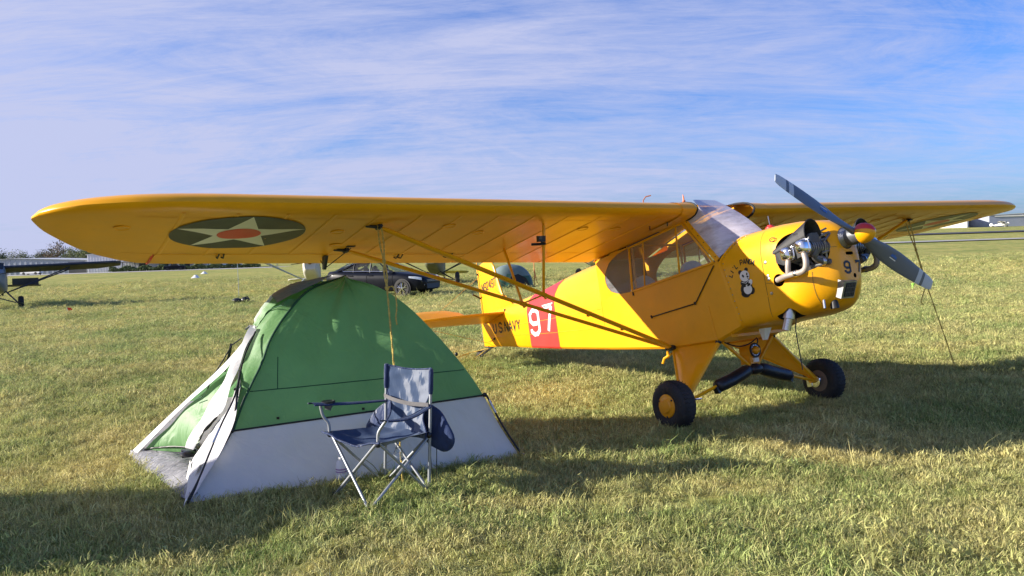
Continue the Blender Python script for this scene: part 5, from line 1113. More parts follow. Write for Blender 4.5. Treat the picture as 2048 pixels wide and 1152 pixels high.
# groundsheet spilling out of the door
FB = [(-2.93, 6.20), (-2.80, 6.30), (-2.55, 6.2), (-2.30, 5.85), (-2.04, 5.08), (-1.985, 4.93), (-2.12, 5.07), (-2.32, 5.352), (-2.60, 5.698), (-2.80, 5.96)]
mb = MB(); V = []; nn = 18
cA = [Vector((-2.94, 6.2, 0)), Vector((-2.80, 5.96, 0)), Vector((-2.60, 5.698, 0)), Vector((-2.317, 5.352, 0)), Vector((-2.12, 5.07, 0)), Vector((-1.99, 4.92, 0))]; cB = [Vector((-2.90, 6.24, 0)), Vector((-2.6, 6.25, 0)), Vector((-2.3, 6.1, 0)), Vector((-2.05, 5.8, 0)), Vector((-1.92, 5.4, 0)), Vector((-1.95, 4.95, 0))]
A, B = curve(cA, nn), curve(cB, nn)
for j in range(nn+1):
    for i in range(13):
        u = i/12; p = A[j].lerp(B[j], u); p.z = .055+.035*math.sin(math.pi*min(1, u*1.4))*math.sin(math.pi*j/nn)+.012*math.sin(13*u+j)*math.sin(7*u-j*.8)+trg.uniform(-.0025, .0025); p.z *= min(1, .35+u*3); V.append(p)
mb.add(V, [(j*13+i, j*13+i+1, (j+1)*13+i+1, (j+1)*13+i) for j in range(nn) for i in range(12)]); tpart(mb, 'groundsheet', FLOOR, smooth=30)
mb = MB(); mb.add([Vector(p) for p in [(-2.15, 5.26, .03), (-2.10, 5.24, .20), (-2.02, 5.06, .07), (-2.04, 5.0, .02)]], [(0, 1, 2, 3)]); tpart(mb, 'sill_tape', TGREY, smooth=0)
mb = MB(); mb.ell((-2.17, 5.38, .205), (.05, .06, .022), 10, 6); mb.box((-2.18, 5.42, .20), (.09, .05, .05), Matrix.Rotation(.5, 3, 'Z')); tpart(mb, 'door_buckle', POLE)
# guy line on the far side of the door
mb = MB(); mb.tube([(-1.98, 5.99, .90), (-2.054, 5.99, .85), (-2.12, 5.95, .73), (-2.20, 5.96, .62), (-2.62, 6.45, .01)], .005, 6); mb.tube([(-2.06, 6.0, .86), (-2.08, 5.98, .76), (-2.11, 5.97, .66)], .011, 6, flat=.4); tpart(mb, 'guy_line', POLE)

# ------------------------------------------------------------------ folding camp chair
BLUE = fabric('blue_canvas', (.062, .092, .165), .10, .8, .18, 9.0, var=.10, sheen=.15); BLUED = fabric('navy_canvas', (.035, .052, .12), .05, .7, .6, 12.0, var=.25, sheen=.35)
WEB = mat('grey_webbing', (.13, .125, .13), .8, var=.2, vscale=60)
ch = empty('folding_chair', (-.85, 5.0, 0), 'blue canvas folding camp chair with steel tube legs in front of the tent', 'camping chair'); CO = tuple(ch.location)
def cpart(mb, name, m, parent=None, smooth=50): return mb.build(name, m, parent or ch, CO, smooth)
fA, fB, fC, fD = Vector((-.86, 4.66, .0)), Vector((-1.13, 5.01, .0)), Vector((-.553, 5.03, .0)), Vector((-.861, 5.27, .0))
sA, sB, sC, sD = Vector((-.795, 4.67, .395)), Vector((-1.145, 5.01, .392)), Vector((-.540, 5.03, .362)), Vector((-.846, 5.26, .36))
tC, tD = Vector((-.513, 5.035, .755)), Vector((-.822, 5.275, .765))
nrm_ = lambda p, d: Vector(p)+Vector(d)
for a, b_, o_ in ((sA, fB, (-.006, -.008, 0)), (sB, fA, (.006, .004, 0)), (sA, fC, (.006, -.006, 0)), (sC-Vector((0, 0, .02)), fA, (-.004, .006, 0)), (sB, fD, (-.008, .006, 0)), (sD-Vector((0, 0, .02)), fB, (.008, -.004, 0)), (sD-Vector((0, 0, .01)), fC, (.006, .006, 0)), (sC-Vector((0, 0, .01)), fD, (.0, .012, 0))):
    mb = MB(); mb.tube([nrm_(a, o_), nrm_(b_, o_)], .0088, 9); cpart(mb, 'leg_tube', TUBE)
for f_, t_, s_2 in ((fC, tC, sC), (fD, tD, sD)):
    mb = MB(); mb.tube([f_, f_.lerp(t_, .5), t_], .0095, 10); cpart(mb, 'back_post', TUBE)
    mb = MB(); mb.ell(s_2+Vector((0, 0, -.008)), (.02, .02, .022), 8, 6); cpart(mb, 'joint', BOOT)
for f_ in (fA, fB, fC, fD): mb = MB(); mb.lathe([(.0005, -.005), (.02, -.005), (.018, .02), (.011, .03)], f_, (0, 0, 1), 12); cpart(mb, 'foot', BOOT)
for s_2 in (sA, sB): mb = MB(); mb.ell(s_2+Vector((0, 0, -.008)), (.018, .018, .02), 8, 6); cpart(mb, 'joint', BOOT)
aB = Vector((-1.195, 5.0, .578)); aA = Vector((-.742, 4.655, .525))
for s_2, a_ in ((sB, aB), (sA, aA)):
    d_ = (a_-s_2); mb = MB(); mb.tube(catmull([s_2, s_2+Vector((d_.x*.12, d_.y*.1, .06)), s_2+Vector((d_.x*.72, d_.y*.7, .11)), a_], 5), .0092, 10); cpart(mb, 'arm_post', TUBE)
# seat: slung between the corners, dipping in the middle and creased
sg_ = random.Random(11); n = 22; V = []
Ac, Bc_, Cc_, Dc = sA+Vector((.015, -.035, .008)), sB+Vector((-.045, -.005, .008)), sC+Vector((.01, .0, .012)), sD+Vector((-.0, .005, .012))
def crease(u, v): return .006*math.sin(9*u+5*v+2*math.sin(4*v))+.004*math.sin(17*u-8*v)+.003*math.sin(23*v+6*u)
for j in range(n+1):
    for i in range(n+1):
        u, v = i/n, j/n; p = Bc_.lerp(Ac, u).lerp(Dc.lerp(Cc_, u), v); k = math.sin(math.pi*u)*math.sin(math.pi*min(1, .12+v*.88)); p.z -= .055*k+.02*math.sin(math.pi*u)*(1-v); p.z += crease(u, v)*min(1, 4*k+.25); V.append(p)
mb = MB(); mb.add(V, [(j*(n+1)+i, j*(n+1)+i+1, (j+1)*(n+1)+i+1, (j+1)*(n+1)+i) for j in range(n) for i in range(n)]); seat_ = cpart(mb, 'seat', BLUE, smooth=80)
mb = MB(); mb.tube([V[i] for i in range(n+1)], .0055, 6); cpart(mb, 'hem', BLUED, seat_)
# back: from the top rail to the rear of the seat, waisted where it leaves the posts
V = []; nb = 26
for j in range(nb+1):
    v = j/nb; z = .765*(1-v)+.335*v
    wst = 0 if z > .62 else S(.62, .50, z)*.075 if z < .62 else 0
    wst = .055*S(.64, .50, z)-.05*S(.46, .36, z) if z < .64 else 0
    L_ = fD.lerp(tD, z/.765); Rr_ = fC.lerp(tC, z/.755); d_ = (Rr_-L_).normalized(); L2 = L_+d_*(wst-.004); R2 = Rr_-d_*(wst-.004); fwd = Vector((-d_.y, d_.x, 0))*-1
    if fwd.y > 0: fwd = -fwd
    for i in range(n+1):
        u = i/n; p = L2.lerp(R2, u); p.z += -.018*math.sin(math.pi*u)*(1-v); k = math.sin(math.pi*u)
        p += -fwd*.022*k*(1-.5*v)+fwd*.05*max(0, v-.6)*2+fwd*.55*crease(u*1.3+.4, v*1.7)*min(1, 3*k); V.append(p)
mb = MB(); mb.add(V, [(j*(n+1)+i, j*(n+1)+i+1, (j+1)*(n+1)+i+1, (j+1)*(n+1)+i) for j in range(nb) for i in range(n)]); bk = cpart(mb, 'backrest', BLUE, smooth=80)
mb = MB(); mb.tube([V[i] for i in range(n+1)], .005, 6)
for i0 in (0, n): mb.tube([V[j*(n+1)+i0] for j in range(nb+1)], .005, 6)
cpart(mb, 'hem', BLUED, bk)
for p_, q_ in ((tD, fD), (tC, fC)):
    d_ = (q_-p_).normalized(); mb = MB(); mb.tube([p_+Vector((0, 0, .006)), p_+d_*.01, p_+d_*.13, p_+d_*.15], [.012, .0155, .0155, .012], 10); cpart(mb, 'post_sleeve', BLUED, bk)
# strap across the back and the two arm slings
def strap(P, wv, name, m, nseg=6):
    V = []; C_ = catmull(P, nseg)
    for p in C_: V += [p+Vector(wv)*.5, p-Vector(wv)*.5]
    mb = MB(); mb.add(V, [(2*i, 2*i+1, 2*i+3, 2*i+2) for i in range(len(C_)-1)]); return cpart(mb, name, m, smooth=80)
strap([(-.842, 5.245, .572), (-.76, 5.16, .555), (-.66, 5.09, .542), (-.535, 5.005, .545)], (0, 0, .026), 'back_strap', WEB)
def sling(a, b_, wa, wb, name, droop):
    d_ = (b_-a).normalized(); s_3 = Vector((-d_.y, d_.x, 0)); V = []; C_ = [a.lerp(b_, k/10)+Vector((0, 0, -droop*math.sin(math.pi*k/10))) for k in range(11)]
    for k, p in enumerate(C_):
        w_ = wa+(wb-wa)*k/10
        for q in (-1, -.5, 0, .5, 1): V.append(p+s_3*w_*q+Vector((0, 0, -.25*w_*q*q)))
    mb = MB(); mb.add(V, [(i*5+j, i*5+j+1, i*5+j+6, i*5+j+5) for i in range(10) for j in range(4)]); o = cpart(mb, name, BLUE, smooth=80)
    mb = MB(); mb.tube([V[i*5] for i in range(11)], .005, 6); mb.tube([V[i*5+4] for i in range(11)], .005, 6); cpart(mb, 'hem', BLUED, o); return o
bD, bC = fD.lerp(tD, .705), fC.lerp(tC, .715)
ar = sling(aB+Vector((-.045, -.035, .012)), bD, .048, .020, 'armrest', .006); sling(aA+Vector((-.01, -.02, .01)), bC, .030, .018, 'armrest', .03)
mb = MB(); cc = (aB+Vector((-.045, -.035, .012))).lerp(bD, .22)+Vector((0, 0, .0)); mb.lathe([(.036, -.004), (.042, -.004), (.042, .006), (.036, .006), (.036, -.004)], cc, (0, 0, 1), 24); mb.lathe([(.034, .004), (.0005, .004)], cc, (0, 0, 1), 20); cpart(mb, 'cup_ring', BOOT, ar)
mb = MB(); mb.loft([[(cc.x+.032*math.cos(a), cc.y+.032*math.sin(a), cc.z-.005) for a in [2*math.pi*k/12 for k in range(12)]], [(cc.x+.022*math.cos(a), cc.y+.020*math.sin(a), cc.z-.035+.008*math.sin(3*a)) for a in [2*math.pi*k/12 for k in range(12)]], [(cc.x+.012, cc.y-.004, cc.z-.055)]*12], True); cpart(mb, 'cup_net', MESHM, ar)
# bag and jacket-like cloth hanging behind the backrest
bag = MB(); V = []; F = []
BO_ = [(-0.038, 0.525), (-0.161, 0.448), (-0.25, 0.356), (-0.268, 0.296), (-0.196, 0.271), (-0.051, 0.3), (0.088, 0.303), (0.224, 0.331), (0.32, 0.329), (0.386, 0.28), (0.435, 0.235), (0.507, 0.269), (0.531, 0.328), (0.497, 0.401), (0.446, 0.458), (0.389, 0.505), (0.3, 0.529), (0.146, 0.541)]
bc = Vector((-.821, 5.314, 0)); bd = Vector((.308, -.24, 0)).normalized(); bn = Vector((.24, .308, 0)).normalized()
OUT = [(p.x, p.y) for p in catmull([(u, v, 0) for u, v in BO_+BO_[:1]], 3)][:-1]; no_ = len(OUT); mu = sum(p[0] for p in OUT)/no_; mv = sum(p[1] for p in OUT)/no_
RN = [0, .12, .3, .5, .7, .86, .96, 1.0]
for sd_ in (1, -1):
    for r_ in RN:
        for u, v in OUT:
            uu, vv = mu+(u-mu)*r_, mv+(v-mv)*r_; th = .050*math.sqrt(max(0, 1-r_**3)); fold = .010*math.sin(38*uu+11*vv)+.007*math.sin(23*uu-31*vv)
            V.append(bc+bd*uu+Vector((0, 0, vv))+bn*(.035+sd_*(th*.7+.002)+fold*min(1, (1-r_)*4+.3)))
nR = len(RN)
for q in range(2):
    for j in range(nR-1):
        for i in range(no_):
            o_ = q*nR*no_; F.append((o_+j*no_+i, o_+j*no_+(i+1) % no_, o_+(j+1)*no_+(i+1) % no_, o_+(j+1)*no_+i))
for i in range(no_): F.append(((nR-1)*no_+i, (nR-1)*no_+(i+1) % no_, (2*nR-1)*no_+(i+1) % no_, (2*nR-1)*no_+i))
bag.add(V, F)
bg_ = empty('carry_bag', (-.68, 5.23, .2), 'dark navy cloth bag hanging behind the backrest of the blue camp chair', 'bag'); bag.build('bag_cloth', BLUED, bg_, tuple(bg_.location), smooth=70)
mb = MB(); mb.tube([(-.50, 5.08, .27), (-.505, 5.085, .16), (-.515, 5.09, .04)], .003, 5); mb.tube([(-.545, 5.10, .28), (-.54, 5.10, .16), (-.535, 5.10, .03)], .003, 5); mb.build('draw_cord', BOOT, bg_, tuple(bg_.location))
# bottle by the tent wall, clear cup under the seat
bo = empty('plastic_bottle', (-1.135, 5.25, .03), 'small white plastic bottle with a purple label standing against the tent wall', 'bottle'); BO = tuple(bo.location); bo.scale = (1, 1, 1)
mb = MB(); mb.lathe([(.0005, .0), (.030, .0), (.034, .008), (.034, .028), (.031, .034), (.034, .040), (.035, .085), (.031, .105), (.020, .122), (.017, .13)], BO, (0, 0, 1), 24); mb.v = [(x, y, z+.01) for x, y, z in mb.v]; bb_ = mb.build('bottle_body', mat('white_plastic', (.74, .73, .76), .35, var=.04), bo, BO)
mb = MB(); mb.lathe([(.017, .128), (.0205, .13), (.0205, .148), (.018, .152), (.0005, .152)], BO, (0, 0, 1), 20); mb.build('cap', WHITE, bo, BO)
mb = MB(); mb.lathe([(.0352, .050), (.0358, .052), (.0358, .082), (.0352, .085)], BO, (0, 0, 1), 24); lb = mb.build('paper_label', mat('label_paper', (.70, .66, .72), .6, var=.06), bo, BO)
mb = MB(); mb.lathe([(.0362, .073), (.0362, .079)], BO, (0, 0, 1), 24); mb.lathe([(.0362, .058), (.0362, .063)], BO, (0, 0, 1), 24); mb.build('printed_band', mat('purple_print', (.20, .05, .28), .6, var=.3, vscale=90), lb, BO)
cu = empty('clear_cup', (-.74, 5.0, .02), 'crumpled clear plastic cup hanging under the seat of the blue chair', 'cup'); CUo = tuple(cu.location); cu.location = (-.735, 4.99, .20)
mb = MB(); mb.lathe([(.030, .0), (.034, .01), (.024, .055), (.018, .075), (.0005, .075)], (-.735, 4.99, .215), (.2, .1, 1), 16); mb.v = [(x+.004*math.sin(60*z), y, z) for x, y, z in mb.v]; mb.build('cup_wall', glass('clear_plastic', (.9, .92, .95), .25, .3, (.7, .75, .85), (20, 20, 20)), cu, tuple(cu.location))
mb = MB(); mb.tube([(-.735, 4.99, .28), (-.735, 5.0, .335)], .002, 5); mb.build('hanger', WEB, cu, tuple(cu.location))
# ------------------------------------------------------------------ tie-down ropes, action camera
def twist(mb, P, r_, k=8, ph=0.0):
    C_ = catmull(P, k); d = (C_[-1]-C_[0]).normalized(); a = d.orthogonal().normalized(); b_ = d.cross(a)
    for s_ in (0, math.pi): mb.tube([p+(a*math.cos(i*.9+s_+ph)+b_*math.sin(i*.9+s_+ph))*r_*.5 for i, p in enumerate(C_)], r_*.72, 5)
TP = b2w((-.358, -3.17, wing_pt(-.36, 3.17, False)-.02)); G0 = Vector((-.73, 5.16, 0))
def along(t_): return TP.lerp(G0, t_)
r = empty('tie_down_rope', (G0.x, G0.y, 0), 'doubled yellow rope from the near wing strut down past the tent', 'rope', group='tie-down ropes of the yellow airplane'); RO = tuple(r.location)
mb = MB(); K1, K2 = along(.29), along(.335)
K1 = Vector((-.905, 5.88, 1.427)); K2 = Vector((-.878, 5.79, 1.237))
twist(mb, [TP+Vector((-.012, 0, .02)), TP.lerp(K1, .5)+Vector((-.012, -.0, 0)), K1], .0062, 16); twist(mb, [TP+Vector((.014, 0, .02)), TP.lerp(K1, .5)+Vector((.016, 0, 0)), K1], .0062, 16)
twist(mb, [K1, K1.lerp(K2, .5)+Vector((-.008, -.004, 0)), K2], .006, 10); twist(mb, [K1, K1.lerp(K2, .5)+Vector((.01, 0, 0)), K2], .006, 10); twist(mb, [K2, Vector((-.81, 5.5, .738)), G0], .0065, 22); mb.build('rope', ROPE, r, RO)
mb = MB(); mb.ell(K1, (.014, .014, .016), 8, 6); mb.ell(K2, (.016, .014, .018), 8, 6); mb.tube([TP+Vector((-.02, 0, .03)), TP+Vector((0, -.02, .0)), TP+Vector((.02, 0, .03))], .008, 6); mb.build('knot', ROPE, r, RO)
mb = MB(); twist(mb, [K2, K2+Vector((.045, -.03, .01)), K2+Vector((.066, -.05, -.05)), K2+Vector((.074, -.08, -.14)), K2+Vector((.070, -.11, -.20)), K2+Vector((.078, -.13, -.25))], .0055, 8); mb.build('rope_tail', ROPE, r, RO)
TF = b2w((-.358, 3.17, wing_pt(-.36, 3.17, False)-.02)); GF = Vector((4.90, 9.1, 0)); 
r = empty('tie_down_rope', (GF.x, GF.y, 0), 'yellow rope hanging from the far wing strut to the grass behind the propeller tip', 'rope', group='tie-down ropes of the yellow airplane'); RO = tuple(r.location); K1 = Vector((4.493, 9.15, 1.339)); K2 = Vector((4.605, 9.15, .957))
mb = MB(); twist(mb, [TF+Vector((-.02, 0, .02)), TF.lerp(K1, .5)+Vector((-.015, 0, 0)), K1], .007, 12); twist(mb, [TF+Vector((.02, 0, .02)), TF.lerp(K1, .5)+Vector((.02, 0, 0)), K1], .007, 12); twist(mb, [K1, K2], .009, 10); twist(mb, [K2, GF], .006, 18); mb.build('rope', ROPE, r, RO)
mb = MB(); mb.ell(K1, (.016, .016, .02), 8, 6); mb.ell(K2, (.016, .016, .02), 8, 6); mb.build('knot', ROPE, r, RO)
mb = MB(); twist(mb, [K2+Vector((0, 0, .0)), Vector((4.56, 9.14, .836)), Vector((4.54, 9.14, .765)), Vector((4.57, 9.14, .72))], .0055, 8); mb.build('rope_tail', ROPE, r, RO)
TT = b2w((-4.62, 0, .45)); GT = Vector((-1.15, 11.0, .02))
r = empty('tie_down_rope', (GT.x, GT.y, 0), 'slack yellow rope on the grass by the tail wheel', 'rope', group='tie-down ropes of the yellow airplane'); mb = MB(); twist(mb, [TT, TT.lerp(GT, .4)+Vector((0, 0, -.13)), Vector((-.85, 11.15, .06)), GT], .007, 10); twist(mb, [TT+Vector((.02, 0, 0)), Vector((-.62, 11.2, .10)), Vector((-.80, 11.02, .06)), Vector((-1.05, 11.1, .05))], .007, 10); mb.build('rope', ROPE, r, tuple(r.location))
ac = b2w((-.375, -1.80, .965)); a_ = empty('action_camera', tuple(ac), 'small black action camera clamped to the front jury strut', 'camera'); AO = tuple(a_.location)
Ra = Matrix.Rotation(HEAD-.2, 3, 'Z')
mb = MB(); mb.box(ac+Vector((.025, -.045, .03)), (.045, .062, .048), Ra); cb = mb.build('camera_body', BLACKP, a_, AO, smooth=0)
mb = MB(); mb.lathe([(.0005, .004), (.012, .004), (.013, 0)], ac+Vector((.025, -.045, .03))+Ra @ Vector((.0225, -.014, .008)), Ra @ Vector((1, 0, 0)), 14); mb.build('lens', GLS, cb, AO)
mb = MB(); mb.tube([ac+Vector((-.055, -.03, -.012)), ac+Vector((.01, -.02, -.012)), ac+Vector((.06, -.04, -.008))], .011, 8); mb.tube([ac+Vector((.03, -.04, -.01)), ac+Vector((.028, -.044, .01))], .008, 6); mb.build('clamp', BOOT, a_, AO)

# ------------------------------------------------------------------ parked car
PAINT = mat('dark_blue_car_paint', (.004, .0055, .011), .38, .0, var=.1, vscale=3, coat=.06, spec=.15)
CGL = mat('car_window_glass', (.03, .035, .035), .1, 0, var=.1, spec=.4); CLIGHT = mat('headlight_lens', (.55, .60, .66), .1, .3, var=.15, vscale=12)
CGT = glass('car_glass', tint=(.62, .70, .64), haze=.06, gloss=.18, hazecol=(.5, .5, .5), streak=(2, 2, 2))
def car():
    e = empty('parked_car', (0, 0, 0), 'dark blue saloon car parked on the grass behind the tent', 'car')
    st = [(2.30, .60, .40, .66), (2.22, .72, .26, .74), (2.0, .84, .22, .83), (1.6, .90, .20, .90), (1.05, .92, .20, .965), (.4, .925, .20, .98), (-.5, .925, .20, .99), (-1.3, .92, .20, 1.03), (-1.9, .89, .24, 1.08), (-2.2, .82, .30, 1.06), (-2.35, .70, .42, .88)]
    secs = []
    for x, w_, zb, zt in st:
        h = zt-zb; hl = [(0, zb), (.75*w_, zb), (.94*w_, zb+.08*h), (w_*.985, zb+.35*h), (w_, zb+.62*h), (w_*.985, zb+.80*h), (w_*.93, zb+.92*h), (w_*.80, zb+.985*h), (w_*.4, zb+h), (0, zb+h*1.012)]
        secs.append([(x, -y, z) for y, z in hl]+[(x, y, z) for y, z in hl[-2:0:-1]])
    mb = MB(); mb.loft(secs, True, (True, True)); body = mb.build('body', PAINT, e, None, smooth=45)
    gh = [(1.02, .80, .955, .955), (.62, .765, .97, 1.20), (.22, .735, .98, 1.375), (-.2, .72, .98, 1.44), (-.7, .72, .99, 1.435), (-1.1, .735, 1.0, 1.36), (-1.5, .76, 1.02, 1.22), (-1.85, .78, 1.06, 1.075)]
    secs = []
    for x, w_, z0, z1 in gh:
        h = max(.002, z1-z0); wt = w_-.42*h; secs.append([(x, -w_, z0-.03), (x, -w_+.05*h, z0+.1*h), (x, -wt, z0+.86*h), (x, -wt+.10, z0+.97*h), (x, 0, z1+.01), (x, wt-.10, z0+.97*h), (x, wt, z0+.86*h), (x, w_-.05*h, z0+.1*h), (x, w_, z0-.03)])
    mb = MB(); mb.loft([q[2:7] for q in secs[2:7]], False); mb.build('cabin_roof', PAINT, e, None, smooth=40)
    mb = MB(); mb.loft([q[2:7] for q in secs[5:]], False); mb.v = [(x-.01, y, z+.012) for x, y, z in mb.v]; mb.build('rear_screen', CGT, e, None, smooth=40)
    for px_ in (-.05, -1.0):
        for sg in (-1, 1): mb = MB(); mb.ell((px_-.12, sg*.36, 1.12), (.07, .15, .13), 10, 8); mb.ell((px_-.08, sg*.36, .98), (.10, .24, .16), 10, 8); mb.build('headrest', BLACKP, e)
    for sg in (-1, 1):
        def sp(x, f):
            xs_ = [q[0] for q in gh][::-1]; w_ = float(np.interp(x, xs_, [q[1] for q in gh][::-1])); z0 = float(np.interp(x, xs_, [q[2] for q in gh][::-1])); z1 = float(np.interp(x, xs_, [q[3] for q in gh][::-1])); h = z1-z0
            return Vector((x, sg*(w_-.05*h-(.37*h)*(f-.1)/.76+.006), z0+f*h))
        for xa_, xb_ in ((1.0, .24), (-.2, -.24), (-1.0, -1.0), (-1.72, -1.12)):
            mb = MB(); mb.tube([(xa_, sg*(float(np.interp(xa_, [q[0] for q in gh][::-1], [q[1] for q in gh][::-1]))-.01), .96 if xa_ > -1.2 else 1.04), sp(xb_, .5) if xa_ == xb_ else sp(xb_*.6+xa_*.4, .55), sp(xb_, .86)], [.045, .04, .04] if xa_ < -1.2 else [.03, .028, .028], 6); mb.build('door_pillar', PAINT if abs(xa_) > .9 else BLACKP, e)
        for nm, xa, xb in (('front_window', .72, -.18), ('rear_window', -.26, -.98), ('quarter_window', -1.03, -1.45)):
            n = 8; V = []
            for k in range(n+1):
                x = xa+(xb-xa)*k/n; V += [sp(x, .12), sp(x, .82)]
            mb = MB(); mb.add(V, [(2*i, 2*i+1, 2*i+3, 2*i+2) for i in range(n)]); mb.build('side_window', CGT, e, None, smooth=60)
        mb = MB(); mb.tube([sp(x, .09)+Vector((0, sg*.006, 0)) for x in np.linspace(.75, -1.45, 12)]+[sp(-1.52, .45)], .012, 6); mb.build('window_trim', CHROME, e)
        for x0 in (-.05, -1.0): mb = MB(); mb.box((x0, sg*.925, .86), (.20, .03, .028)); mb.build('door_handle', CHROME if False else PAINT, e)
        for x0 in (.98, -.22, -1.12): mb = MB(); mb.tube([(x0, sg*.912, .26), (x0-.02, sg*.929, .55), (x0-.02, sg*.915, .93)], .006, 5); mb.build('door_seam', BLACKP, e)
        mb = MB(); mb.ell((.70, sg*1.0, 1.03), (.10, .10, .065), 12, 8); mb.build('mirror', PAINT, e)
        mb = MB(); mb.loft([[(1.72, sg*.905, .80), (1.72, sg*.91, .735), (1.72, sg*.90, .72)], [(2.0, sg*.86, .79), (2.0, sg*.865, .69), (2.0, sg*.85, .68)], [(2.20, sg*.73, .745), (2.22, sg*.74, .64), (2.22, sg*.72, .63)]], False); mb.build('headlight', CLIGHT, e)
        mb = MB(); mb.tube([(2.20, sg*.72, .58), (2.26, sg*.62, .44), (2.2, sg*.60, .36)], .016, 6); mb.build('bumper_trim', CHROME, e)
        for x in (1.42, -1.40):
            mb = MB(); mb.lathe([(.375, 0), (.375, .015), (.02, .015)], (x, sg*.905, .335), (0, sg, 0), 32); mb.build('wheel_arch', BLACKP, e)
            mb = MB(); mb.lathe([(.235, -.10), (.30, -.10), (.328, -.07), (.330, .05), (.315, .075), (.26, .082), (.235, .075)], (x, sg*.865, .33), (0, sg, 0), 36); wl = mb.build('wheel', RUBBER, e)
            mb = MB(); mb.lathe([(.236, .06), (.228, .075), (.215, .05), (.0005, .03)], (x, sg*.865, .33), (0, sg, 0), 32); rm = mb.build('rim', BLACKP, wl)
            mb = MB()
            for k in range(5):
                a = 2*math.pi*k/5+.3
                for da in (-.16, .16): mb.tube([(x+.03*math.cos(a), sg*.945, .33+.03*math.sin(a)), (x+.222*math.cos(a+da), sg*.942, .33+.222*math.sin(a+da))], .014, 5)
            mb.lathe([(.05, 0), (.045, .015), (.0005, .018)], (x, sg*.935, .33), (0, sg, 0), 14); mb.build('spokes', CHROME, wl)
    mb = MB(); mb.loft([[(1.0, -.74, .975), (1.0, .74, .975)], [(.62, -.66, 1.19), (.62, .66, 1.19)], [(.26, -.56, 1.375), (.26, .56, 1.375)]], False); mb.v = [(x+.02, y, z+.02) for x, y, z in mb.v]; mb.build('windscreen', CGT, e)
    mb = MB()
    for k in range(6): mb.box((2.31-.012*k, 0, .64-.05*k), (.02, 1.0-.06*k, .022))
    mb.build('grille', ALU, e, None, smooth=0)
    mb = MB(); mb.prism([(2.33, .3), (2.28, .62), (2.2, .62), (2.2, .3)], -.5, .5, 1); mb.build('grille_recess', BLACKP, e, None, smooth=0)
    return e
cr = car(); cx_, cy_ = -5.25, 33.9; cr.location = (cx_, cy_, gz(cx_, cy_)); cr.rotation_euler = (0, 0, R(-24))

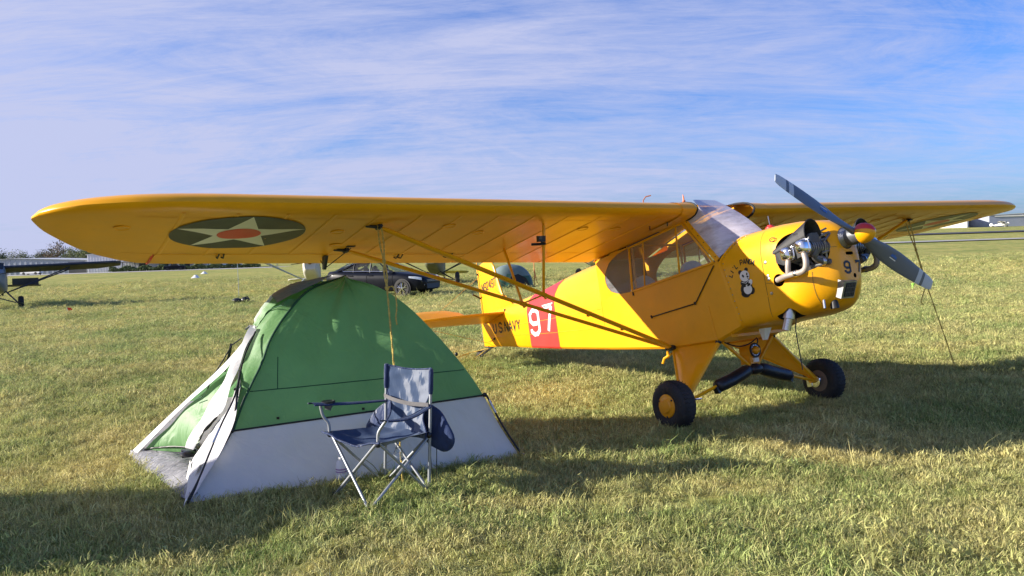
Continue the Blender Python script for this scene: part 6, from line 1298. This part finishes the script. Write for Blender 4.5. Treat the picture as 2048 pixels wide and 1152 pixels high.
# ------------------------------------------------------------------ other parked airplanes (seen under and beside the yellow wing)
def airplane(label, loc, head, body_m, wing_m, strut_m, span=9.6, chord=1.45, wheel_r=.26, tread=.95, wing_z=1.22, group=None, nose='flat', raked=False, patt=10.5):
    e = bpy.data.objects.new('light_airplane', None); COL.objects.link(e); tag(e, label, 'airplane', 'parked light airplanes in the background')
    z = gz(*loc); e.matrix_world = Matrix.Translation((loc[0], loc[1], z)) @ Matrix.Rotation(head, 4, 'Z') @ Matrix.Rotation(-R(patt), 4, 'Y')
    zo = .62+wheel_r*.3
    def P(mb, nm, m, par=None, smooth=45): mb.v = [(x, y, q+zo) for x, y, q in mb.v]; return mb.build(nm, m, par or e, None, smooth)
    bz = [(1.25, .24, .22, .62), (1.05, .34, .06, .80), (.4, .36, -.02, .86), (.0, .37, -.04, 1.15), (-1.3, .36, .02, 1.12), (-2.6, .22, .22, .86), (-4.6, .05, .46, .80)]
    mb = MB(); mb.loft([se(x, w_, zt, zb, 4.5, 24) for x, w_, zb, zt in bz], True, (True, True)); fu = P(mb, 'fuselage', body_m)
    for sg in (-1, 1): mb = MB(); mb.add([(-.1, sg*.378, .62), (-1.2, sg*.372, .62), (-1.1, sg*.36, 1.06), (.0, sg*.36, 1.06)], [(0, 1, 2, 3)]); P(mb, 'side_window', CGL, fu, 0)
    mb = MB(); mb.loft([[(.42, -.3, .86), (.42, 0, .90), (.42, .3, .86)], [(.1, -.33, 1.15), (.1, 0, 1.2), (.1, .33, 1.15)]], False); P(mb, 'windshield', CGL, fu)
    mb = MB(); mb.lathe([(.10, 0), (.10, .05), (.06, .12), (.0005, .16)], (1.24, 0, .55), (1, 0, 0), 16); P(mb, 'spinner', BLACKP, fu)
    for s_ in (0, math.pi):
        mb = MB(); d = Vector((0, math.cos(s_+.1), math.sin(s_+.1))); mb.tube([Vector((1.29, 0, .55))+d*k for k in (0, .2, .6, .85)], [.04, .06, .06, .04], 8, flat=.25); P(mb, 'propeller_blade', BLACKP)
    for sg in (-1, 1):
        mb = MB(); mb.ell((1.16, sg*.15, .58), (.05, .08, .11), 12, 8); P(mb, 'cowl_inlet', DARK, fu)
        secs = []
        for k in range(11):
            y = .3+(span/2-.3)*k/10; rk = .55 if raked else .0; end = max(0, (k-8)/2); sc = 1-(.0 if raked else .55*end*end); xl = 0-.12*end*(1-rk); 
            xt = -chord+(rk*chord*end if raked else .25*end); zc_ = wing_z+.02*k*.4
            U = [1, .7, .4, .2, .05, 0]; secs.append([(xl+(xt-xl)*u, sg*y, zc_-.03*u+chord*sc*interp(AF_U, u)) for u in U]+[(xl+(xt-xl)*u, sg*y, zc_-.03*u+chord*.0) for u in U[::-1]])
        mb = MB(); mb.loft(secs, True, (True, True)); wg = P(mb, 'wing', wing_m)
        if raked: mb = MB(); mb.tube([(.02, sg*(.3+(span/2-.5)*k), wing_z+.07+.08*k) for k in (0, .5, 1)], .05, 8); P(mb, 'leading_edge_tube', strut_m, wg)
        for x0 in (-.25, -1.0): mb = MB(); mb.tube([(-.55, sg*.36, .0), (x0, sg*span*.29, wing_z+.02)], .026, 7); P(mb, 'lift_strut', strut_m)
        mb = MB(); mb.tube([(-.38, sg*span*.17, .70), (-.32, sg*span*.17, wing_z)], .012, 5); mb.tube([(-.78, sg*span*.17, .70), (-.85, sg*span*.17, wing_z)], .012, 5); P(mb, 'jury_struts', strut_m)
        mb = MB(); mb.tube([(.0, sg*.34, .0), (-.0, sg*tread, -.50)], .03, 7); mb.tube([(-.6, sg*.34, .0), (-.03, sg*tread, -.50)], .022, 7); mb.tube([(-.0, sg*.03, -.25), (-.0, sg*tread*.9, -.48)], .022, 7); mb.tube([(.0, sg*.34, .0), (.0, sg*.03, -.25)], .018, 6); P(mb, 'gear_leg', strut_m)
        mb = MB(); mb.lathe([(wheel_r*.42, -.09), (wheel_r*.8, -.10), (wheel_r*.97, -.06), (wheel_r, 0), (wheel_r*.97, .06), (wheel_r*.8, .10), (wheel_r*.42, .09)], (0, sg*(tread+.10), -zo+wheel_r*.985-.0), (0, 1, 0), 28); wl = P(mb, 'wheel', RUBBER)
        mb = MB(); mb.lathe([(wheel_r*.42, .07), (.0005, .09)], (0, sg*(tread+.10), -zo+wheel_r*.985), (0, sg, 0), 18); P(mb, 'hub', strut_m, wl)
        if raked: st = [(-3.75, .1), (-3.85, 1.25), (-4.2, 1.55), (-4.45, 1.5), (-4.35, 1.2), (-4.3, .1)]
        else: st = [(-3.8, .1), (-3.9, 1.0), (-4.05, 1.4), (-4.3, 1.5), (-4.6, 1.35), (-4.7, .9), (-4.55, .1)]
        mb = MB(); n = len(st); mb.add([(x, sg*y, .62) for x, y in st]+[(x, sg*y, .66) for x, y in st], [tuple(range(n)), tuple(range(n, 2*n))[::-1]]+[(i, (i+1) % n, n+(i+1) % n, n+i) for i in range(n)]); P(mb, 'stabilizer', wing_m, None, 0)
        if raked: mb = MB(); mb.prism([(-4.36, .66), (-4.5, .66), (-4.62, 1.0), (-4.5, 1.02)], sg*.4, sg*1.45, 1); P(mb, 'elevator', wing_m, None, 0)
    mb = MB(); mb.prism([(-3.85, .72), (-4.25, 1.55), (-4.75, 1.62), (-5.15, 1.3), (-5.15, .75), (-4.75, .5)], -.02, .02, 1); P(mb, 'fin', body_m, None, 0)
    mb = MB(); mb.lathe([(.04, -.03), (.09, -.03), (.10, 0), (.09, .03), (.04, .03)], (-4.75, 0, .36-.0), (0, 1, 0), 18); P(mb, 'tail_wheel', RUBBER)
    mb = MB(); mb.tube([(-4.3, 0, .50), (-4.6, 0, .42), (-4.75, 0, .38)], .018, 6); P(mb, 'tail_spring', BLACKP)
    return e
OLIVE = mat('olive_fabric', (.10, .105, .055), .6, var=.2); DOLIVE = mat('dark_brown_camouflage', (.05, .045, .02), .7, var=.6, vscale=1.3); GBLUE = mat('pale_blue_grey_paint', (.32, .38, .42), .5, var=.12)
SLATE = mat('slate_blue_paint', (.17, .21, .25), .5, var=.12); NAVYT = mat('navy_tube', (.03, .04, .075), .4, .2, var=.1); OFFW = mat('off_white_fabric', (.55, .53, .46), .5, var=.08); DGREY = mat('dark_grey_fabric', (.09, .10, .085), .6, var=.15); YOL = mat('green_yellow_paint', (.50, .42, .03), .5, var=.15)
airplane('camouflage kitplane with raked dark wingtip and navy leading edge at the left edge', (-20.9, 33.4), R(-61), SLATE, DOLIVE, NAVYT, span=9.3, chord=1.3, wheel_r=.24, tread=.75, wing_z=.93, raked=True, patt=7)
airplane('off white high-wing airplane facing the camera just behind the green tent', (-9.45, 39.0), R(-80), OFFW, OFFW, GBLUE, wheel_r=.24, tread=.85)
airplane('olive and yellow airplane with big tundra tyres beyond the dark car', (-4.15, 44.0), R(-92), OLIVE, YOL, BLACKP, wheel_r=.34, tread=1.15)
airplane('dark grey winged airplane half hidden behind the yellow fuselage', (4.7, 45.5), R(-118), OFFW, DGREY, BLACKP, wheel_r=.30, tread=1.0, raked=True)
airplane('off white high-wing airplane added unseen beyond the left edge to shade the near grass', (-11.75, 4.95), R(90), OFFW, OFFW, GBLUE, span=10.2, chord=1.4, wheel_r=.25, wing_z=1.22)  # out of view, a guess added so its wing shades the foreground
for x, y, hd_, lb in ((173, 288, -50, 'small white airplane parked in front of the shaded hangar wall at the right edge'),):
    airplane(lb, (x, y), R(hd_), WHITE, OFFW, WHITE, span=8)
# dark pickup by the hedge
def far_truck(x, y, hd_, label, m):
    e = empty('parked_truck', (x, y, gz(x, y)), label, 'truck', rz=hd_)
    mb = MB(); mb.loft([[(px, -.95, zb), (px, .95, zb), (px, .95, zt), (px, .75, zt+.1), (px, -.75, zt+.1), (px, -.95, zt)] for px, zb, zt in ((2.7, .5, .95), (2.5, .4, 1.05), (1.1, .4, 1.15), (-2.5, .4, 1.15), (-2.7, .5, 1.1))], True, (True, True)); mb.build('body', m, e)
    mb = MB(); mb.prism([(1.3, 1.15), (.6, 1.8), (-.7, 1.85), (-1.0, 1.15)], -.8, .8, 1); mb.build('cab', CGL, e, None, smooth=0)
    for px in (1.7, -1.7):
        for sg in (-1, 1): mb = MB(); mb.lathe([(.0005, 0), (.38, 0), (.38, .22), (.0005, .22)], (px, sg*.75, .38), (0, sg, 0), 18); mb.build('wheel', RUBBER, e)
far_truck(-90.5, 222, R(8), 'dark pickup truck parked by the hedge of the corrugated hangar', PAINT); far_truck(-129, 222, R(-5), 'white pickup truck parked before the long low shed', WHITE)

# ------------------------------------------------------------------ small dark green tent, stakes, markers, gear on the grass
SG_ = fabric('teal_nylon', (.05, .12, .085), .2, .45, .3, 5.0); SGL = fabric('grey_green_nylon', (.20, .27, .26), .3, .4, .3, 5.0)
gx, gy = -.05, 38.0; te = empty('camping_tent', (gx, gy, gz(gx, gy)), 'small dark teal dome tent beyond the yellow tail fin', 'tent'); te.rotation_euler = (0, 0, R(20))
V = []; n = 20; mth_ = 9
for j in range(mth_+1):
    ph = math.pi/2*j/mth_
    for i in range(n):
        a = 2*math.pi*i/n; sq = 1/max(abs(math.cos(a)), abs(math.sin(a)))**.6; V.append((1.12*math.cos(ph)**.8*math.cos(a)*sq*.9, .80*math.cos(ph)**.8*math.sin(a)*sq*.9, 1.05*math.sin(ph)))
mb = MB(); mb.add(V, [(j*n+i, j*n+(i+1) % n, (j+1)*n+(i+1) % n, (j+1)*n+i) for j in range(mth_) for i in range(n)]); mb.mi = [1 if f//n >= 3 else 0 for f in range(len(mb.f))]; sh_ = mb.build('tent_shell', [SG_, SGL], te, None, smooth=60)
mb = MB(); mb.add([(-.45, -.86, .02), (.65, -.84, .02), (.50, -.72, .42), (.15, -.60, .62), (-.30, -.70, .5)], [(0, 1, 2, 3, 4)]); mb.build('doorway', DARK, te, None, smooth=0)
mb = MB(); mb.add([(-.62, -.82, .02), (-.42, -.92, .02), (-.25, -.74, .62), (-.42, -.68, .66)], [(0, 1, 2, 3)]); mb.build('door_flap', SG_, te, None, smooth=0)
for sg in (-1, 1): mb = MB(); mb.tube([V[j*n+(2 if sg > 0 else 7)] for j in range(mth_+1)], .012, 5); mb.build('pole', POLE, te)
ORG = mat('orange_flagging', (.80, .22, .06), .6, var=.1)
def stake(x, y, h, m, label, cat='stake', r_=.018, tails=True):
    e = empty('marker_stake', (x, y, gz(x, y)), label, cat); mb = MB(); mb.tube([(0, 0, -.1), (0, 0, h)], r_, 7); mb.lathe([(r_*1.6, h-.02), (r_*1.6, h+.02), (.001, h+.03)], n=8); mb.build('shaft', m, e)
    if tails:
        mb = MB(); mb.tube([(.01, 0, h*.62), (.06, -.02, h*.45), (.10, -.02, h*.2), (.16, -.02, h*.1)], .022, 5, flat=.3); mb.tube([(.01, 0, h*.7), (.05, 0, h*.5), (.03, 0, h*.3)], .018, 5, flat=.3); mb.build('ribbon', m, e)
stake(1.06, 38.5, 1.15, ORG, 'orange marker stake with hanging ribbon right of the small teal tent'); stake(-12.6, 38, 1.6, GBLUE, 'thin pale pole standing in the grass left of the green tent', 'pole', .012, False)
stake(12.9, 26.5, .16, mat('lime_plastic', (.30, .75, .08), .5), 'tiny lime green peg in the grass behind the propeller tip', 'peg', .03, False)
def cone(x, y, s, label):
    e = empty('runway_marker', (x, y, gz(x, y)), label, 'marker', group='white cone markers on the grass'); mb = MB(); mb.lathe([(.62*s, 0), (.62*s, .03*s), (.45*s, .12*s), (.22*s, .36*s), (.14*s, .40*s), (.0005, .40*s)], n=20); mb.build('shell', WHITE, e)
    mb = MB(); mb.lathe([(.18*s, .37*s), (.2*s, .40*s), (.0005, .44*s)], n=14); mb.build('cap', GBLUE, e)
cone(-33.3, 87, .8, 'nearer of the two white cone markers on the far grass'); cone(-45.8, 123, .85, 'farther of the two white cone markers on the far grass')
# dark bundle on the grass at the end of the kitplane's shadow
bx_, by_ = -10.3, 31.4; e = empty('duffel_bag', (bx_, by_, gz(bx_, by_)), 'small black bundle of gear lying in the grass beyond the tent', 'bag')
mb = MB(); mb.ell((-.2, 0, .10), (.20, .13, .11), 12, 8); mb.ell((.10, .02, .11), (.16, .12, .13), 12, 8); mb.build('bag', BOOT, e); mb = MB(); mb.ell((.36, .0, .06), (.13, .09, .05), 10, 6); mb.tube([(.1, 0, .22), (.2, 0, .26), (.3, 0, .12)], .02, 6); mb.build('strap', BOOT, e)
bx_, by_ = -15.9, 29.4; e = empty('tie_down_flag', (bx_, by_, gz(bx_, by_)), 'small red flag lying in the wing shadow at the left', 'flag'); mb = MB(); mb.tube([(0, 0, -.05), (0, 0, .16)], .012, 6); mb.build('peg', STEEL, e); mb = MB(); mb.add([(0, 0, .16), (.14, .02, .14), (.18, .05, .05), (.02, .03, .04)], [(0, 1, 2, 3)]); mb.build('flag_cloth', RED, e, None, smooth=0)

# ------------------------------------------------------------------ grass blades
bmM = bpy.data.materials.new('grass_blades'); bmM.use_nodes = True; t = bmM.node_tree; b = t.nodes['Principled BSDF']; b.inputs['Roughness'].default_value = .6; b.inputs['Specular IOR Level'].default_value = .2
geo = t.nodes.new('ShaderNodeNewGeometry'); gc_ = grass_colour(t, geo.outputs['Position'], 1.12)
at = t.nodes.new('ShaderNodeAttribute'); at.attribute_type = 'GEOMETRY'; at.attribute_name = 'dry'
oi = t.nodes.new('ShaderNodeObjectInfo')
hs = t.nodes.new('ShaderNodeMixRGB'); hs.inputs[2].default_value = (.56, .47, .22, 1)
mmx = t.nodes.new('ShaderNodeMath'); mmx.operation = 'MULTIPLY'; t.links.new(at.outputs['Fac'], mmx.inputs[0]); mmx.inputs[1].default_value = .62
t.links.new(mmx.outputs[0], hs.inputs[0]); t.links.new(gc_, hs.inputs[1]); vat = t.nodes.new('ShaderNodeAttribute'); vat.attribute_type = 'GEOMETRY'; vat.attribute_name = 'val'; hv = t.nodes.new('ShaderNodeMixRGB'); hv.blend_type = 'MULTIPLY'; hv.inputs[0].default_value = 1; t.links.new(hs.outputs[0], hv.inputs[1]); t.links.new(vat.outputs['Fac'], hv.inputs[2]); hs = hv
t.links.new(hs.outputs[0], b.inputs['Base Color'])
tr_ = t.nodes.new('ShaderNodeBsdfTranslucent'); t.links.new(hs.outputs[0], tr_.inputs[0]); mxs = t.nodes.new('ShaderNodeMixShader'); mxs.inputs[0].default_value = .28
t.links.new(b.outputs[0], mxs.inputs[1]); t.links.new(tr_.outputs[0], mxs.inputs[2]); t.links.new(mxs.outputs[0], t.nodes['Material Output'].inputs[0])
gcol = bpy.data.collections.new('grass_clumps'); gg = random.Random(21)
def clump(i, nb, rad, hmin, hmax, wd, dryp):
    V = []; F = []; D_ = []; VL_ = []
    for k in range(nb):
        a = gg.uniform(0, 6.283); rr_ = rad*math.sqrt(gg.random()); x, y = rr_*math.cos(a), rr_*math.sin(a); h = gg.uniform(hmin, hmax); ln = gg.uniform(.15, 1.0)**.8*h*gg.choice([1.0, 1.0, 1.9]); da = gg.uniform(0, 6.283); lx, ly = math.cos(da)*ln, math.sin(da)*ln; pw = da+math.pi/2+gg.uniform(-.5, .5); wx, wy = math.cos(pw)*wd*gg.uniform(.6, 1.3)/2, math.sin(pw)*wd/2; dr_ = 1.0 if gg.random() < dryp else gg.uniform(0, .35)
        o = len(V); V += [(x-wx, y-wy, -.01), (x+wx, y+wy, -.01), (x+lx*.35-wx*.8, y+ly*.35-wy*.8, h*.62), (x+lx*.35+wx*.8, y+ly*.35+wy*.8, h*.62), (x+lx, y+ly, h*gg.uniform(.75, 1.05))]; F += [(o, o+1, o+3, o+2), (o+2, o+3, o+4)]; D_ += [dr_]*5; VL_ += [gg.uniform(.5, 1.45)]*5
    me = bpy.data.meshes.new('grass_clump'); me.from_pydata(V, [], F); me.materials.append(bmM); at_ = me.attributes.new('dry', 'FLOAT', 'POINT'); at_.data.foreach_set('value', D_); at_ = me.attributes.new('val', 'FLOAT', 'POINT'); at_.data.foreach_set('value', VL_)
    o = bpy.data.objects.new('grass_clump_%02d' % i, me); gcol.objects.link(o)
for i in range(5): clump(i, 60, .085, .010, .038, .0034, .30)
clump(5, 34, .06, .025, .085, .0042, .10); clump(6, 50, .09, .010, .036, .0034, .65); clump(7, 22, .05, .03, .11, .0045, .3); clump(8, 14, .06, .008, .03, .016, .05); clump(9, 5, .06, .08, .17, .0024, 1.0)
def inside(px, py, poly):
    r_ = np.zeros(len(px), bool); j = len(poly)-1
    for i in range(len(poly)):
        xi, yi = poly[i]; xj, yj = poly[j]; c = ((yi > py) != (yj > py)) & (px < (xj-xi)*(py-yi)/(yj-yi+1e-12)+xi); r_ ^= c; j = i
    return r_
X = []; Y = []; SC = []
for y0, y1, dens, sc in ((2.6, 5.2, 420, 1.0), (5.2, 8, 300, 1.1), (8, 12, 170, 1.3), (12, 18, 80, 1.7), (18, 28, 34, 2.3), (28, 44, 12, 3.2), (44, 75, 4.5, 4.6)):
    hw = lambda y: .70*y+1.0
    area = (hw(y0)+hw(y1))*(y1-y0); n_ = int(area*dens); yy = rng.uniform(y0, y1, n_); xx = rng.uniform(-1, 1, n_)*(.70*yy+1.0); X.append(xx); Y.append(yy); SC.append(np.full(n_, sc)*rng.uniform(.7, 1.35, n_))
X = np.concatenate(X); Y = np.concatenate(Y); SC = np.concatenate(SC)
# longer unmown tufts where the mower cannot reach: wheels, tent hem, chair feet, ropes
ex_x = []; ex_y = []
def tufts(px, py, n_, s_): ex_x.extend(rng.normal(px, s_, n_)); ex_y.extend(rng.normal(py, s_, n_))
for sg in (-1, 1): wp = b2w(axle(sg)); tufts(wp.x, wp.y, 60, .12)
for k in range(90): u = rng.random(); tufts(-1.99+2.02*u+.03, 4.87+.86*u-.05, 1, .02)
for k in range(40): u = rng.random(); tufts(-2.95+.95*u, 6.15-1.25*u-.06, 1, .03)
for f_ in (fA, fB, fC, fD): tufts(f_.x, f_.y, 9, .05)
tufts(.06, 5.73, 10, .05); nX = len(X)+len(ex_x); X = np.concatenate([X, ex_x]); Y = np.concatenate([Y, ex_y]); SC = np.concatenate([SC, rng.uniform(.7, 1.1, len(ex_x))]); TUFT = np.arange(nX) >= nX-len(ex_x)
keep = ~inside(X, Y, [(-2.0, 5.0), (-.02, 5.84), (-.95, 7.05), (-2.9, 6.22)])
keep &= ~inside(X, Y, [(-2.88, 6.12), (-2.05, 5.02), (-1.95, 5.1), (-2.3, 6.2)])
for sg in (-1, 1):
    wp = b2w((AXL[0], sg*AXL[1], AXL[2])); keep &= (X-wp.x)**2+(Y-wp.y)**2 > .09**2
X, Y, SC, TUFT = X[keep], Y[keep], SC[keep], TUFT[keep]
# worn and longer patches
pn_ = np.sin(X*1.7+np.sin(Y*1.3)*1.5)*np.sin(Y*2.1+np.cos(X*.9)*1.7); SC *= 1+.22*pn_
Z = np.array([gz(a, b_) for a, b_ in zip(X, Y)])
me = bpy.data.meshes.new('grass'); me.from_pydata(np.stack([X, Y, Z], 1).tolist(), [], [])
tall = np.sin(X*2.9+1.3*np.sin(Y*2.3+.5))*np.sin(Y*3.3+1.1*np.cos(X*2.1))+.5*np.sin(X*7.1+Y*5.3)
idx = rng.integers(0, 5, len(X)); u_ = rng.random(len(X)); idx = np.where(u_ < .16, 6, idx); idx = np.where((tall > .35) & (u_ > .35), 5, idx); idx = np.where((tall > .75) & (u_ > .8), 7, idx); idx = np.where((tall < .35) & (u_ > .965), 5, idx); idx = np.where((u_ > .993), 7, idx); idx = np.where((u_ > .10) & (u_ < .125), 8, idx); idx = np.where((u_ > .50) & (u_ < .512), 9, idx)
idx = np.where(TUFT, np.where(u_ < .75, 5, 7), idx)
a_ = me.attributes.new('ix', 'INT', 'POINT'); a_.data.foreach_set('value', idx.astype(np.int32))
a_ = me.attributes.new('rz', 'FLOAT_VECTOR', 'POINT'); rv = np.zeros((len(X), 3)); rv[:, 2] = rng.uniform(0, 6.283, len(X)); rv[:, 0] = rng.normal(0, .28, len(X)); rv[:, 1] = rng.normal(0, .28, len(X)); a_.data.foreach_set('vector', rv.ravel())
sv = np.stack([SC, SC, np.minimum(SC, .74+.09*SC)], 1); a_ = me.attributes.new('sc', 'FLOAT_VECTOR', 'POINT'); a_.data.foreach_set('vector', sv.ravel())
go = bpy.data.objects.new('grass', me); COL.objects.link(go); stuff(go)
ng = bpy.data.node_groups.new('scatter_grass', 'GeometryNodeTree'); ng.interface.new_socket('Geometry', in_out='INPUT', socket_type='NodeSocketGeometry'); ng.interface.new_socket('Geometry', in_out='OUTPUT', socket_type='NodeSocketGeometry')
gi = ng.nodes.new('NodeGroupInput'); gout = ng.nodes.new('NodeGroupOutput'); ip = ng.nodes.new('GeometryNodeInstanceOnPoints'); ci = ng.nodes.new('GeometryNodeCollectionInfo'); ci.inputs[0].default_value = gcol; ci.inputs[1].default_value = True; ci.inputs[2].default_value = True
n1_ = ng.nodes.new('GeometryNodeInputNamedAttribute'); n1_.data_type = 'FLOAT_VECTOR'; n1_.inputs[0].default_value = 'rz'; n2_ = ng.nodes.new('GeometryNodeInputNamedAttribute'); n2_.data_type = 'FLOAT_VECTOR'; n2_.inputs[0].default_value = 'sc'
m2p = ng.nodes.new('GeometryNodeMeshToPoints'); ng.links.new(gi.outputs[0], m2p.inputs[0]); ng.links.new(m2p.outputs[0], ip.inputs['Points'])
ng.links.new(ci.outputs[0], ip.inputs['Instance']); ip.inputs['Pick Instance'].default_value = True
ng.links.new(n1_.outputs[0], ip.inputs['Rotation']); ng.links.new(n2_.outputs[0], ip.inputs['Scale']); ng.links.new(ip.outputs[0], gout.inputs[0])
n3_ = ng.nodes.new('GeometryNodeInputNamedAttribute'); n3_.data_type = 'INT'; n3_.inputs[0].default_value = 'ix'; ng.links.new(n3_.outputs[0], ip.inputs['Instance Index'])
md = go.modifiers.new('scatter', 'NODES'); md.node_group = ng
